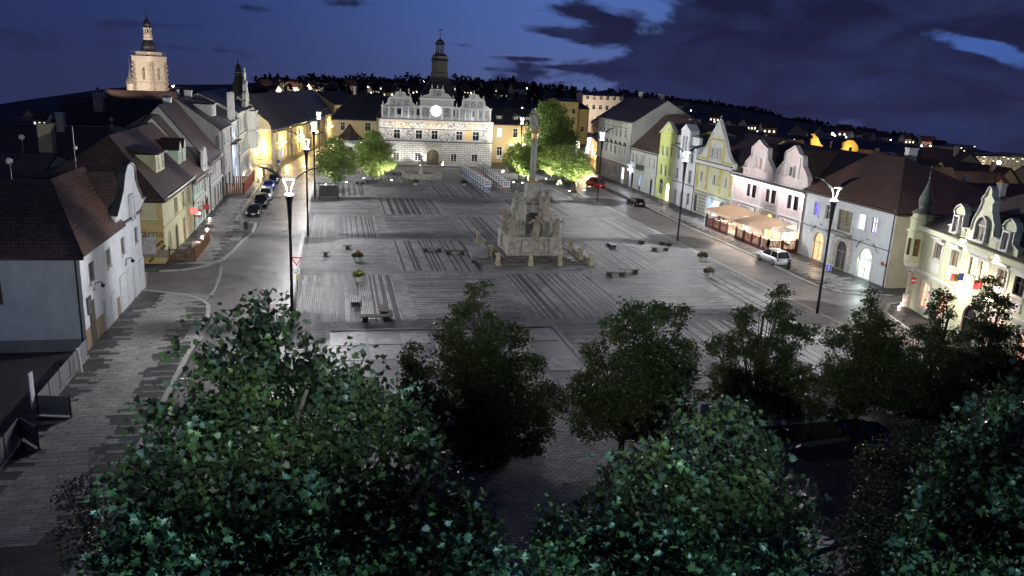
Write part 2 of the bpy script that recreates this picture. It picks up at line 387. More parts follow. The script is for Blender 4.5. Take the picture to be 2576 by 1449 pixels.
def winmesh(w, h, kind, frame, pane, surr, sill, surrw=.14, yb=-.003):
    key = (round(w, 2), round(h, 2), kind, frame.name, pane.name, surr.name if surr else '', bool(sill), surrw, yb)
    if key in _wc: return _wc[key]
    fr = MB(); t = .055
    ring = []
    if kind == 'arch':
        r = w/2; zc = h-r; k = 8
        outer = [(-r, 0)] + [(-r*math.cos(math.pi*i/k), zc+r*math.sin(math.pi*i/k)) for i in range(k+1)] + [(r, 0)]
    else: outer = [(-w/2, 0), (-w/2, h), (w/2, h), (w/2, 0)]
    def inset(pts, q):
        cx, cz = 0, h/2; return [(x*(1-2*q/w), cz+(z-cz)*(1-2*q/h)) for x, z in pts]
    inn = inset(outer, t)
    def ringf(mb, a, b, y0, y1, m=0):
        n = len(a)
        for i in range(n):
            j = (i+1) % n
            mb.hexa([(a[i][0], y1, a[i][1]), (a[j][0], y1, a[j][1]), (b[j][0], y1, b[j][1]), (b[i][0], y1, b[i][1]),
                     (a[i][0], y0, a[i][1]), (a[j][0], y0, a[j][1]), (b[j][0], y0, b[j][1]), (b[i][0], y0, b[i][1])], m)
    ringf(fr, outer, inn, .10, .18)
    if kind in ('cross', 'arch', 'rect') and w > .5:
        fr.box(-.022, .11, t, .022, .17, (h-w/2 if kind == 'arch' else h)-t)
        if kind != 'rect': fr.box(-w/2+t, .115, h*.62, w/2-t, .165, h*.62+.06)
    if kind == 'grid':
        for q in range(1, 4): fr.box(-w/2+t, .115, h*q/4-.02, w/2-t, .16, h*q/4+.02)
        fr.box(-.03, .11, t, .03, .17, h-t)
    if kind == 'door':
        fr.box(-.03, .11, 0, .03, .17, h-t); fr.box(-w/2+t, .115, h*.72, w/2-t, .165, h*.72+.08); fr.box(-w/2+t, .13, t, w/2-t, .165, h*.28)
    pn = MB(); pn.prism([(x, .20, z) for x, z in outer], (0, .03, 0))
    su = None
    if surr:
        su = MB(); q = surrw; o2 = [(-w/2-q, -.0), ] ; 
        if kind == 'arch':
            r2 = w/2+q; zc = h-w/2; o2 = [(-r2, 0)]+[(-r2*math.cos(math.pi*i/8), zc+r2*math.sin(math.pi*i/8)) for i in range(9)]+[(r2, 0)]
        else: o2 = [(-w/2-q, 0), (-w/2-q, h+q), (w/2+q, h+q), (w/2+q, 0)]
        for i in range(len(outer)-1):
            j = i+1
            su.hexa([(o2[i][0], yb, o2[i][1]), (o2[j][0], yb, o2[j][1]), (outer[j][0], yb, outer[j][1]), (outer[i][0], yb, outer[i][1]),
                     (o2[i][0], -.06, o2[i][1]), (o2[j][0], -.06, o2[j][1]), (outer[j][0], -.06, outer[j][1]), (outer[i][0], -.06, outer[i][1])])
    si = None
    if sill: si = MB(); si.box(-w/2-.12, -.14, -.12, w/2+.12, .02, -.004)
    M = (fr.mesh('window_frame', [frame]), pn.mesh('window_pane', [pane]), su.mesh('window_surround', [surr]) if su else None, si.mesh('window_sill', [surr or WHITE]) if si else None)
    _wc[key] = M; return M
def window(b, F, s, z, w, h, kind='cross', frame=None, pane=None, surr=None, sill=True, name='window', label=None, surrw=.14):
    proud = name in ('attic_window', 'gable_window', 'dormer_window', 'blind_window')
    M = winmesh(w, h, kind, frame or WHITE, pane or GLASS, surr, sill, surrw, .2 if proud else -.003)
    p = F.P(s, z, .215 if proud else 0); o = link(name, M[0], b, Vector(p)-wloc(b), F.ang, label)
    link('pane', M[1], o)
    if M[2]: link('surround', M[2], o)
    if M[3]: link('sill', M[3], o)
    return o
def hole(w): s, z, ww, h, k = w[:5]; return (s-ww/2, s+ww/2, z, z+h, k == 'arch')
def pxwin(F, zf, L, w, kind='cross', h=None):
    """windows from (x top, y top, x bottom, y bottom) in a zoomed view"""
    out = []
    for q in L:
        s1, z1 = F.px(*zf(q[0], q[1])); s2, z2 = F.px(*zf(q[2], q[3])); s = (s1+s2)/2
        if h: zc = (z1+z2)/2; z2, z1 = zc-h/2, zc+h/2
        out.append([s, z2, w, z1-z2, kind])
    return out
def equalize(L):
    z = sum(q[1] for q in L)/len(L); h = sum(q[3] for q in L)/len(L)
    for q in L: q[1] = z; q[3] = h
    return L
def roofslope(mb, e0, e1, r0, r1, th=.16, m=0):     # eave ends, ridge ends; uv in metres
    e0, e1, r0, r1 = map(np.array, (e0, e1, r0, r1)); L = np.linalg.norm(e1-e0); d = (e1-e0)/L
    def uvp(p): q = p-e0; a = float(q@d); return (a, float(np.linalg.norm(q-a*d)))
    P = [e0, e1, r1, r0] if np.linalg.norm(r1-r0) > 1e-4 else [e0, e1, r1]
    n = np.cross(e1-e0, r0-e0); n = n/np.linalg.norm(n)
    if n[2] < 0: n = -n; P = P[::-1]
    mb.poly(P, m, [uvp(p) for p in P])
    Q = [p-np.array([0, 0, th]) for p in P]
    mb.poly(Q[::-1], m, [(0, 0)]*len(Q))
    for i in range(len(P)):
        j = (i+1) % len(P); mb.poly([P[i], Q[i], Q[j], P[j]], m, [(0, 0)]*4)
def gable_roof(F, d, he, hr, ov=.45, hipL=0., hipR=0., rp=.5):
    """ridge parallel to the facade; d depth behind the facade"""
    mb = MB(); sl = (hr-he)/(d*rp); slb = (hr-he)/(d*(1-rp)); g = .12
    L0, L1 = -g, F.L+g
    e0 = F.P(L0-(ov if hipL else 0), he-ov*sl+.05, ov); e1 = F.P(L1+(ov if hipR else 0), he-ov*sl+.05, ov)
    r0 = F.P(L0+hipL, hr+.05, -d*rp); r1 = F.P(L1-hipR, hr+.05, -d*rp)
    b0 = F.P(L0-(ov if hipL else 0), he-ov*slb+.05, -d-ov); b1 = F.P(L1+(ov if hipR else 0), he-ov*slb+.05, -d-ov)
    roofslope(mb, e0, e1, r0, r1); roofslope(mb, b1, b0, r1, r0)
    if hipL: roofslope(mb, b0, e0, r0, r0)
    if hipR: roofslope(mb, e1, b1, r1, r1)
    return mb
def body(mb, F, d, he, hr, rp=.5, hipL=0, hipR=0, m=0):
    """side and back walls with gable triangles"""
    for s, hip in ((0, hipL), (F.L, hipR)):
        P = [F.P(s, 0), F.P(s, 0, -d), F.P(s, he, -d)] + ([] if hip else [F.P(s, hr, -d*rp)]) + [F.P(s, he)]
        if s > 0: P = P[::-1]
        mb.poly(P, m)
    mb.poly([F.P(F.L, 0, -d), F.P(0, 0, -d), F.P(0, he, -d), F.P(F.L, he, -d)], m)
def band(b, F, z, h, out, mat, name='cornice', s0=0., s1=None, th=.0):
    mb = MB(); s1 = F.L if s1 is None else s1
    mb.hexa([F.P(s0, z, .004), F.P(s1, z, .004), F.P(s1, z, out), F.P(s0, z, out), F.P(s0, z+h, .004), F.P(s1, z+h, .004), F.P(s1, z+h, out*1.0+.0), F.P(s0, z+h, out)])
    return part(name, mb, mat, b)
def chimney(b, u, v, z0, z1, w=.5, mat=None, d=None):
    mb = MB(); d = d or w; mb.box(u-w, v-d, z0, u+w, v+d, z1); mb.box(u-w-.08, v-d-.08, z1+.002, u+w+.08, v+d+.08, z1+.14)
    return part('chimney', mb, mat or OFFW, b)
def house(name, label, A, B, d, he, hr, wm, rm, wins=(), cat='house', group=None, hipL=0, hipR=0, rp=.5, ov=.45, frame=None, surr=None, pane=None, sill=True, roof=True, downpipe=True, cornice=None, surrw=.14, gable_only=False):
    F = Fac(A, B); b = thing(name, label, cat, (A[0], A[1], 0), group)
    mb = MB(); wall(mb, F, 0, he, [hole(w) for w in wins]); body(mb, F, d, he, hr, rp, hipL, hipR)
    part('wall', mb, wm, b)
    if roof: part('roof', gable_roof(F, d, he, hr, ov, hipL, hipR, rp), rm, b)
    for w in wins:
        o = w[5] if len(w) > 5 else {}
        window(b, F, *w[:5], **{**dict(frame=frame, surr=surr, pane=pane, sill=sill, surrw=surrw), **o})
    if cornice: band(b, F, he-.42, .34, .28, cornice)
    if downpipe:
        mb = MB(); mb.tube([F.P(F.L-.12, he-.15, .38), F.P(F.L-.12, he-.5, .14), F.P(F.L-.12, .1, .14)], .06, 6); part('downpipe', mb, DARKM, b)
        mb = MB(); mb.tube([F.P(0, he-.12, ov+.06), F.P(F.L, he-.12, ov+.06)], .08, 6); part('gutter', mb, DARKM, b)
    return b, F
def gable_panel(F, pts, th=.4, out=.0):            # standing outline in the facade plane, pts = (s, z)
    mb = MB(); mb.prism([F.P(s, z, out) for s, z in pts][::-1], (-F.n[0]*th, -F.n[1]*th, 0)); return mb
def outline(b, F, pts, w, out, mat, name='gable_coping', th=.5):
    mb = MB()
    for (s0, z0), (s1, z1) in zip(pts, pts[1:]):
        dx, dz = s1-s0, z1-z0; L = math.hypot(dx, dz)
        if L < .05: continue
        nx, nz = -dz/L*w, dx/L*w
        P = [(s0, z0), (s1, z1), (s1+nx, z1+nz), (s0+nx, z0+nz)]
        mb.hexa([F.P(s, z, -th) for s, z in P]+[F.P(s, z, out) for s, z in P])
    return part(name, mb, mat, b)
def text_mesh(txt, size, mat, ext=.01):
    cu = bpy.data.curves.new('lettering', 'FONT'); cu.body = txt; cu.size = size; cu.extrude = ext; cu.align_x = 'CENTER'; cu.align_y = 'CENTER'
    t = bpy.data.objects.new('lettering', cu); COL.objects.link(t); dg = bpy.context.evaluated_depsgraph_get()
    me = bpy.data.meshes.new_from_object(t.evaluated_get(dg)); bpy.data.objects.remove(t); bpy.data.curves.remove(cu)
    me.materials.clear(); me.materials.append(mat); return me
def lettering(b, F, txt, s, z, size, mat, out=.03, rot=0., name='lettering'):
    me = text_mesh(txt, size, mat); o = link(name, me, b, Vector(F.P(s, z, out))-wloc(b))
    o.rotation_euler = (Matrix.Rotation(F.ang, 3, 'Z') @ Matrix.Rotation(R(90), 3, 'X') @ Matrix.Rotation(rot, 3, 'Z')).to_euler(); return o
def arc_text(b, F, txt, s, z, r, size, mat, a0=150, a1=30):
    n = len(txt)
    for i, ch in enumerate(txt):
        if ch == ' ': continue
        a = R(a0+(a1-a0)*(i+.5)/n); lettering(b, F, ch, s+r*math.cos(a), z+r*math.sin(a), size, mat, rot=a-math.pi/2, name='letter')

# ------------------------------------------------------------------ ground
def sil(azd):   # elevation (tan) of the skyline seen at each azimuth, from image columns
    pass
_sk = [(-200, 300), (0, 262), (60, 252), (125, 243), (275, 222), (437, 213), (600, 212), (640, 207), (760, 202), (900, 200), (1050, 203), (1200, 205), (1290, 212), (1400, 226), (1500, 236),
       (1600, 242), (1677, 247), (1760, 256), (1850, 268), (1929, 281), (1966, 298), (2022, 302), (2097, 322), (2247, 337), (2397, 362), (2576, 400), (2800, 450)]
_ska = []
for x, y in _sk:
    r = ray(x, y); _ska.append((math.atan2(r[0], r[1]), r[2]/math.hypot(r[0], r[1]), x))
def skyl(a):
    if a <= _ska[0][0]: return _ska[0][1]
    for p, q in zip(_ska, _ska[1:]):
        if a <= q[0]:
            t = (a-p[0])/(q[0]-p[0]); return p[1]+(q[1]-p[1])*t
    return _ska[-1][1]
RS = 1100.
def terrain(u, v):
    du, dv = u-CAMU, v-CAMV; r = math.hypot(du, dv); a = math.atan2(du, dv)
    r0 = 215.
    if r < r0: return -.02
    te = skyl(a); t = min(1, (r-r0)/(RS-r0)); t = 1-(1-t)**1.7
    e0 = -CAMH/r0; el_ = e0+(te-e0)*t
    z = CAMH+r*el_
    if r > RS: z = CAMH+RS*te-(r-RS)*.12
    return z
def hit(px, py, dmin=215, dmax=RS-20):
    r = ray(px, py); k = math.hypot(r[0], r[1]); lo = None
    for i in range(400):
        d = dmin+(dmax-dmin)*i/399
        u, v, z = CAMU+r[0]/k*d, CAMV+r[1]/k*d, CAMH+r[2]/k*d
        if z <= terrain(u, v): return (u, v, terrain(u, v), d)
    d = dmax; u, v = CAMU+r[0]/k*d, CAMV+r[1]/k*d
    return (u, v, terrain(u, v), d)
mb = MB(); radii = [215, 230, 250, 280, 320, 370, 430, 500, 580, 660, 740, 820, 900, 970, 1040, 1100, 1200, 1500, 2600]
angs = [R(a) for a in np.linspace(-75, 75, 151)]
idx = {}
for i, rr in enumerate(radii):
    for j, a in enumerate(angs):
        u, v = CAMU+rr*math.sin(a), CAMV+rr*math.cos(a); idx[i, j] = len(mb.v); mb.v.append((u, v, terrain(u, v)-(.0 if i else .0)+(rnd.uniform(-1, 1)*rr*.0012 if 3 < i < 14 else 0)))
for i in range(len(radii)-1):
    for j in range(len(angs)-1):
        mb.f.append((idx[i, j], idx[i, j+1], idx[i+1, j+1], idx[i+1, j])); mb.m.append(0); mb.uv.append(None)
hm = plain('hill_vegetation', (.055, .06, .045), .95, .6, .03, .6, .15)
structure('hills', mb, hm, True)
mb = MB(); c = (CAMU, CAMV)
pts = [(CAMU+216*math.sin(a), CAMV+216*math.cos(a), -.02) for a in np.linspace(-math.pi, math.pi, 73)[:-1]]
mb.poly(pts[::-1]); structure('ground', mb, plain('dark_earth', (.05, .047, .04), .9, .3, .3, .3, 3))

ASPH = wetroad('wet_asphalt', (.115, .105, .098), .26, .58); ASPH2 = wetroad('damp_cobbled_asphalt', (.085, .08, .08), .35, .7)
PAVED = cobble('dark_small_paving', (.040, .041, .043), (.055, .055, .056), (.018, .018, .018), 0, .22, .11, .45)
COBV = cobble('grey_cobbles_along', (.26, .265, .26), (.42, .415, .40), (.03, .03, .032), R(90), .36, .19, .68)
COBH = cobble('grey_cobbles_across', (.22, .225, .225), (.36, .36, .35), (.03, .03, .032), 0, .36, .19, .68)
COBR = cobble('light_cobble_row', (.30, .29, .27), (.42, .40, .37), (.05, .05, .05), 0, .2, .14, .5)
STRIP = plain('dark_paving_strip', (.030, .033, .036), .6, .3, 2.5, .3, 8)
SLAB = cobble('light_paving_slab', (.24, .235, .225), (.34, .33, .31), (.07, .07, .07), 0, .85, .46, .34)
KERB = plain('granite_kerb', (.30, .29, .27), .5, .2, 3, .2, 12)
def flat(name, pts, z, mat, kind=True):
    mb = MB(); P = [(p[0], p[1], z) for p in pts]
    a = sum(P[i][0]*P[(i+1) % len(P)][1]-P[(i+1) % len(P)][0]*P[i][1] for i in range(len(P)))
    if a < 0: P = P[::-1]
    mb.poly(P); return structure(name, mb, mat)
def slab(name, pts, z0, z1, mat):
    mb = MB(); P = [(p[0], p[1], z0) for p in pts]
    a = sum(P[i][0]*P[(i+1) % len(P)][1]-P[(i+1) % len(P)][0]*P[i][1] for i in range(len(P)))
    if a < 0: P = P[::-1]
    mb.prism(P[::-1][::-1], (0, 0, z1-z0)); mb.f[0] = mb.f[0][::-1]; mb.f[1] = mb.f[1][::-1]
    mb.f = [f if i < 2 else f[::-1] for i, f in enumerate(mb.f)]
    return structure(name, mb, mat)
# roads
flat('road', [(-16, -60), (-10, -60), (-10, 92), (-6, 140), (0.5, 200), (1.5, 215), (-2.5, 212), (-8, 160), (-13, 122), (-17, 92), (-16, 40), (-16, 22), (-18, 6), (-23, 1.1), (-45, 1.1), (-45, -5), (-24, -6.2), (-18, -8.6), (-16, -14)], .012, ASPH)
flat('road', [(38.4, -60), (48, -60), (48, -24), (70, -13), (70, -9.5), (51, -11), (45, -9.3), (44.6, 4), (44.6, 60), (46.8, 92), (58, 112), (95, 215), (76, 200), (48, 112), (38.4, 80)], .012, ASPH)
# pavement on the left with its rows of slabs
ZP = .12
PAV_L1 = [(-23.3, -5.9), (-21.5, -6.6), (-19.2, -7.6), (-17.8, -9), (-16.8, -11), (-16.4, -14), (-16.4, -60), (-36, -60), (-36, -22.3), (-23.3, -22.3)]
PAV_L2 = [(-23.2, 1.4), (-21.2, 1.7), (-19.2, 3.4), (-17.9, 6.2), (-17.2, 11), (-16.9, 16), (-16.2, 21), (-16.4, 27.5), (-19.2, 29.5), (-19.2, 78), (-17.4, 80), (-17.6, 90), (-19.4, 96), (-23.2, 96)]
pl1 = slab('pavement', PAV_L1, 0, ZP, PAVED); pl2 = slab('pavement', PAV_L2, 0, ZP, PAVED)
flat('parking_bay', [(-19.15, 29.7), (-16.1, 27.6), (-16.1, 77), (-19.15, 77)], .02, ASPH2)
flat('crossing', [(-16.2, 13.5), (-10.2, 13.5), (-10.2, 20.5), (-16.2, 20.5)], .018, ASPH2)
PAV_R = [(51.7, -8), (51.7, 92), (53, 96), (47, 92), (46.6, 62), (44.9, 30), (44.7, 3), (44.2, -3), (44.3, -7), (45.6, -9.6), (47.6, -10.8), (50.5, -11)]
pr = slab('pavement', PAV_R, 0, ZP, PAVED)
PAV_O = [(49.2, -14.8), (50.5, -13.4), (47.6, -14.2), (45.2, -16.8), (43.0, -24), (41, -34), (46.5, -34), (49.2, -18)]
slab('pavement', PAV_O, 0, ZP, PAVED)
def kerb_line(pts, z, name='kerb', w=.16):
    mb = MB()
    for a, b in zip(pts, pts[1:]):
        a, b = np.array(a, float), np.array(b, float); L = np.linalg.norm(b-a); n = max(1, int(L/1.1)); d = (b-a)/L; q = np.array([-d[1], d[0]])*w
        for k in range(n):
            p0, p1 = a+d*(L*k/n+.012), a+d*(L*(k+1)/n-.012)
            mb.hexa([(*(p0-q), 0), (*(p1-q), 0), (*(p1+q), 0), (*(p0+q), 0), (*(p0-q), z), (*(p1-q), z), (*(p1+q), z), (*(p0+q), z)])
    return structure(name, mb, KERB)
kerb_line([PAV_L1[k] for k in range(0, 7)], .135); kerb_line([PAV_L2[k] for k in range(0, 10)], .135)
kerb_line(PAV_R[3:12], .135); kerb_line([PAV_O[k] for k in (1, 2, 3, 4, 5)], .135)
kerb_line([(-10.1, -50), (-10.1, 90)], .04, w=.2); kerb_line([(38.3, -24), (38.3, 82)], .04, w=.2)
# gutter line across the side street
mb = MB()
gl = [(-17.4, -9.6), (-17.0, -6), (-17.2, -1), (-17.6, 3.5)]
for a, b in zip(gl, gl[1:]): mb.hexa([(a[0]-.1, a[1], .013), (a[0]+.1, a[1], .013), (b[0]+.1, b[1], .013), (b[0]-.1, b[1], .013), (a[0]-.1, a[1], .03), (a[0]+.1, a[1], .03), (b[0]+.1, b[1], .03), (b[0]-.1, b[1], .03)])
structure('gutter_stones', mb, KERB)
# slab rows: shared unit meshes of a few lengths
def unit_slab(L, w, mat, h=.012):
    mb = MB(); mb.box(0, -w/2+.012, 0, L, w/2-.012, h); return mb.mesh('paving_slab', [mat])
def slab_rows(par, v0, v1, cu, half, pitch, wob, z, jag=1.1):
    lens = {}
    k = 0; v = v0
    while v < v1:
        c, hw = cu(v), half(v)
        c += wob*math.sin(v*.12)
        a = hw + jag*(rnd.random()-.5)*1.0 + (.5 if k % 3 == 0 else 0); b_ = hw + jag*(rnd.random()-.5) + (.5 if k % 4 == 1 else 0)
        L = round((a+b_)*2)/2
        if L not in lens: lens[L] = unit_slab(L, pitch, SLAB)
        o = link('paving_slab', lens[L], par, (c-a, v, z)); k += 1; v += pitch
def rows(par, v0, v1, u0f, u1f, pitch, z, name='cobble_row', w=.26):
    v = v0; cache = {}
    while v < v1:
        a, b_ = u0f(v), u1f(v)
        if b_-a > .6:
            L = round((b_-a)*2)/2
            if L not in cache: cache[L] = unit_slab(L, w, COBR, .01)
            link(name, cache[L], par, (a, v, z))
        v += pitch*rnd.uniform(.6, 1.5)
slab_rows(pl1, -47, -7.4, lambda v: -19.9+(.6 if v > -12 else 0), lambda v: 1.55, .46, .0, ZP)
slab_rows(pl2, 4.5, 95, lambda v: -20.9 if v > 26 else -20.1, lambda v: 1.25 if v > 26 else 1.1, .52, .0, ZP)
rows(pl1, -46, -9, lambda v: -17.9-.3*rnd.random(), lambda v: -16.6, 1.15, ZP)
rows(pl1, -46, -12, lambda v: -23.0, lambda v: -21.6+.4*rnd.random(), 2.4, ZP)
rows(pl2, 3.5, 28, lambda v: -18.6-.3*rnd.random(), lambda v: -17.9 if v < 10 else -17.2, 1.3, ZP)
slab_rows(pr, -8.5, 90, lambda v: 47.6, lambda v: 1.3 if v > 5 else 1.7, .50, .3, ZP)
for (a, b_, c, d) in ((-17.2, -15.9, -20.8, -16.9), (-18.3, -17.2, 16, 20.5)):
    mb = MB(); mb.box(a, c, ZP, b_, d, ZP+.014); structure('tactile_paving', mb, SLAB)

# ------------------------------------------------------------------ the square
sq = flat('square', [(-9.9, -60), (38.1, -60), (38.1, 84), (34, 98), (-6, 98), (-9.9, 84)], .016, COBH)
PX, PY = 10.6, 17.4

cnt = 0
STR = []
_sm = {}
def strip_mesh(L, w):
    k = (round(L, 1), round(w, 2))
    if k not in _sm:
        q = MB(); q.box(-w/2, 0, 0, w/2, L, .006); _sm[k] = q.mesh('paving_strip', [STRIP])
    return _sm[k]
_pm = {}
for j in range(-2, 5):
    for i in range(-1, 4):
        u0 = i*PX+.6; v0 = -17.75+(j+1)*PY+.7-17.75+17.75
        v0 = j*PY+.9-.0; w_, h_ = PX-1.2, PY-1.5
        if i == 3: w_ = 38-u0-.6
        if i == 3 and w_ < 3: continue
        vert = ((i+j) % 2 == 0)
        if j in (-2,): h_ = PY-1.5
        if j == 4: h_ = 9
        P = link('paving_panel', None, sq) if False else None
        k = (vert, round(w_, 1), round(h_, 1))
        if k not in _pm:
            q = MB(); q.box(0, 0, 0, w_, h_, .006); _pm[k] = q.mesh('paving_panel', [COBV if vert else COBH])
        if j == -2: v0 = -2*PY+.9
        p = link('paving_panel', _pm[k], sq, (u0, v0, .016))
        if j == -2 and -8 < u0 < 12: pass
        L = w_ if not vert else h_; Wd = h_ if not vert else w_
        t = .35
        while t < Wd-.3:
            ww = rnd.choice([.16, .22, .22, .34, .5] if vert else [.12, .16, .22])
            STR.append((u0+t if vert else u0+w_-.05, v0+.05 if vert else v0+t, ww, L-.1, vert))
            t += ww + rnd.choice([.2, .28, .4, .55, 1.0] if vert else [.35, .6, .9, 1.4])
STR.sort(key=lambda q: math.hypot(q[0]-CAMU, max(q[1], -18)-CAMV)+(400 if q[1] < -19 else 0))
mbs = MB()
for k, (a, c, ww, L, vert) in enumerate(STR):
    if k < 300:
        o = link('paving_strip', strip_mesh(L, ww), sq, (a, c, .022), 0 if vert else math.pi/2)
    elif vert: mbs.box(a-ww/2, c, .022, a+ww/2, c+L, .028)
    else: mbs.box(a-L, c-ww/2, .022, a, c+ww/2, .028)
if mbs.v: part('far_paving_strips', mbs, STRIP, sq, None, 'stuff')
# ------------------------------------------------------------------ right-hand row of houses
UR = 51.7
GREYW = plaster('grey_green_render', (.40, .41, .37)); BRST = blocks('rusticated_brown_stone', (.20, .165, .135), (.25, .20, .165), (.07, .06, .05), 1.1, .42)
LIME = plaster('lime_yellow_render', (.50, .56, .18), .25); PALEG = plaster('pale_greenish_render', (.50, .52, .46)); PALEY = plaster('pale_yellow_render', (.50, .50, .30))
YELT = plaster('ochre_trim', (.42, .36, .10), .2); PINK = plaster('pink_render', (.56, .465, .44), .55); PALEP = plaster('white_pink_trim', (.60, .56, .54), .5)
BLUEG = plaster('bluish_white_render', (.50, .53, .54), .3); CREAM = plaster('cream_render', (.55, .48, .33), .45); CREAMG = plaster('greenish_cream_render', (.46, .47, .32), .35)
STRIPE = blocks('banded_plinth_render', (.36, .37, .28), (.40, .41, .31), (.20, .21, .17), 30, .55, .16)
# 1 grey three-storey
F = Fac((UR, 93), (UR, 71.2))
w3 = equalize(pxwin(F, Z2, [(470,560,465,640),(520,565,517,650),(572,578,568,662),(623,588,617,672),(673,588,670,682),(735,605,728,695)], 1.15))
w2 = equalize(pxwin(F, Z2, [(455,757,450,848),(505,765,500,855),(557,775,552,868),(607,785,602,882),(660,795,655,895),(718,808,712,910)], 1.15))
w1 = equalize(pxwin(F, Z2, [(483,995,480,1105),(533,1010,530,1120),(583,1025,578,1140),(633,1040,628,1155)], 1.1))
dr = pxwin(F, Z2, [(692,1050,688,1240)], 1.9, 'door'); dr[0][1] = .12; dr[0][3] = 3.3; dr[0].append(dict(pane=emit('lit_white_entrance', (1, .98, .9), 1.6, .5, 2), label='white lit entrance'))
b, F = house('townhouse', 'tall grey three storey townhouse with triangular window pediments and brown stone ground floor', F.A, F.B, 15, 12.9, 17.3, GREYW, ROOFD, w3+w2+w1+dr, 'house', None, 0, 0, rp=.45, surr=OFFW)
for q in w2:
    mb = MB(); s, z = q[0], q[1]+q[3]+.25; mb.prism([F.P(s-1.0, z, .01), F.P(s+1.0, z, .01), F.P(s, z+.75, .01)], (F.n[0]*.22, F.n[1]*.22, 0)); part('window_pediment', mb, SLATE, b)
for q in w3: band(b, F, q[1]+q[3]+.35, .12, .18, SLATE, 'window_hood', q[0]-.8, q[0]+.8)
for q in w3: band(b, F, 12.0, .3, .05, SLATE, 'attic_vent', q[0]-.12, q[0]+.12)
mb = MB(); wall(mb, F, 0, 4.2, [hole(w) for w in w1+dr], out=.05); part('rusticated_ground_floor', mb, BRST, b)
band(b, F, 4.2, .3, .25, OFFW, 'string_course'); band(b, F, 12.45, .4, .45, OFFW)
chimney(b, 60, 90, 14.5, 18.4, .35, WHITE); chimney(b, 62, 83, 13.5, 18.2, .5, OFFW)
# 2 white two-storey
F = Fac((UR, 71.2), (UR, 57))
wa = equalize(pxwin(F, Z2, [(817,885,815,1000),(860,895,857,1008),(1018,935,1013,1050),(1072,950,1067,1065)], .95))
lg = pxwin(F, Z2, [(930,905,925,1075)], 1.9, 'rect'); lg[0].append(dict(pane=plaster('pinkish_recess', (.42,.34,.32)), label='recessed loggia above the blue door'))
gd = pxwin(F, Z2, [(808,1150,800,1310),(897,1150,895,1350),(1035,1200,1028,1390)], 1.3, 'door')
for q in gd: q[1] = .12; q[3] = 2.9
gd[1].append(dict(frame=plain('navy_door_paint', (.02, .035, .12), .4), pane=emit('blue_white_shop_light', (.45, .6, 1.), 1.5, .6, 2), label='dark blue door lit from inside'))
gd[0].append(dict(frame=DARKM)); gd[2].append(dict(frame=DARKM))
b, F = house('townhouse', 'low white two storey house with balcony recess and blue lit door', F.A, F.B, 13, 8.15, 14.4, PALEG, ROOFR, wa+lg+gd, surr=OFFW)
band(b, F, 7.6, .4, .4, OFFW); band(b, F, 3.9, .2, .15, OFFW, 'string_course')
s, z = lg[0][0], lg[0][1]
mb = MB(); mb.hexa([F.P(s-1.3, z-.15, 0), F.P(s+1.3, z-.15, 0), F.P(s+1.3, z-.15, .8), F.P(s-1.3, z-.15, .8), F.P(s-1.3, z+.7, 0), F.P(s+1.3, z+.7, 0), F.P(s+1.3, z+.7, .8), F.P(s-1.3, z+.7, .8)]); part('balcony', mb, plain('dark_balcony_grille', (.06, .06, .06), .5), b)
chimney(b, 59, 59, 11, 14.2, .9, WHITE, .5)
# 3 lime gabled
F = Fac((UR, 57), (UR, 50.0))
wa = equalize(pxwin(F, Z2, [(1190,790,1185,915),(1243,800,1237,928),(1297,815,1290,940)], .95)); wb = equalize(pxwin(F, Z2, [(1170,1020,1163,1145),(1223,1030,1216,1160),(1278,1047,1270,1175)], .95))
for q, t in zip(wa+wb, [1.6, 3.5, 5.4]*2): q[0] = t
g = [[2.1, .9, 1.7, 2.9, 'arch', dict(label='arched shop window')], [5.1, .12, 1.8, 3.3, 'arch', dict(pane=emit('pink_white_door_light', (1., .78, .70), 3.5, .5, 3), frame=BRWOOD, label='arched doorway lit from inside')]]
b, F = house('townhouse', 'narrow lime yellow house with pointed gable and arched lit doorway', F.A, F.B, 15, 11.3, 13.0, LIME, ROOFD, wa+wb+g, roof=False, surr=None, downpipe=False)
gp = [(0, 11.3), (F.L, 11.3), (F.L, 11.9), (F.L/2, 13.9), (0, 11.9)]; part('gable', gable_panel(F, gp, .3), LIME, b)
outline(b, F, [(-.1, 11.85), (F.L/2, 13.95), (F.L+.1, 11.85)], .16, .2, OFFW); band(b, F, 11.9, .1, .1, YELT, 'string_course')
mb = MB(); p0, p1 = F.P(0, 11.6, -.3), F.P(0, 11.6, -15); q0, q1 = F.P(F.L/2, 13.7, -.3), F.P(F.L/2, 13.7, -15); r0, r1 = F.P(F.L, 11.6, -.3), F.P(F.L, 11.6, -15)
roofslope(mb, p0, p1, q0, q1); roofslope(mb, r1, r0, q1, q0); part('roof', mb, ROOFD, b)
window(b, Fac(F.P(0, 0, .05)[:2], F.P(F.L, 0, .05)[:2]), F.L/2, 12.3, .4, .6, 'rect', sill=False, name='attic_window')
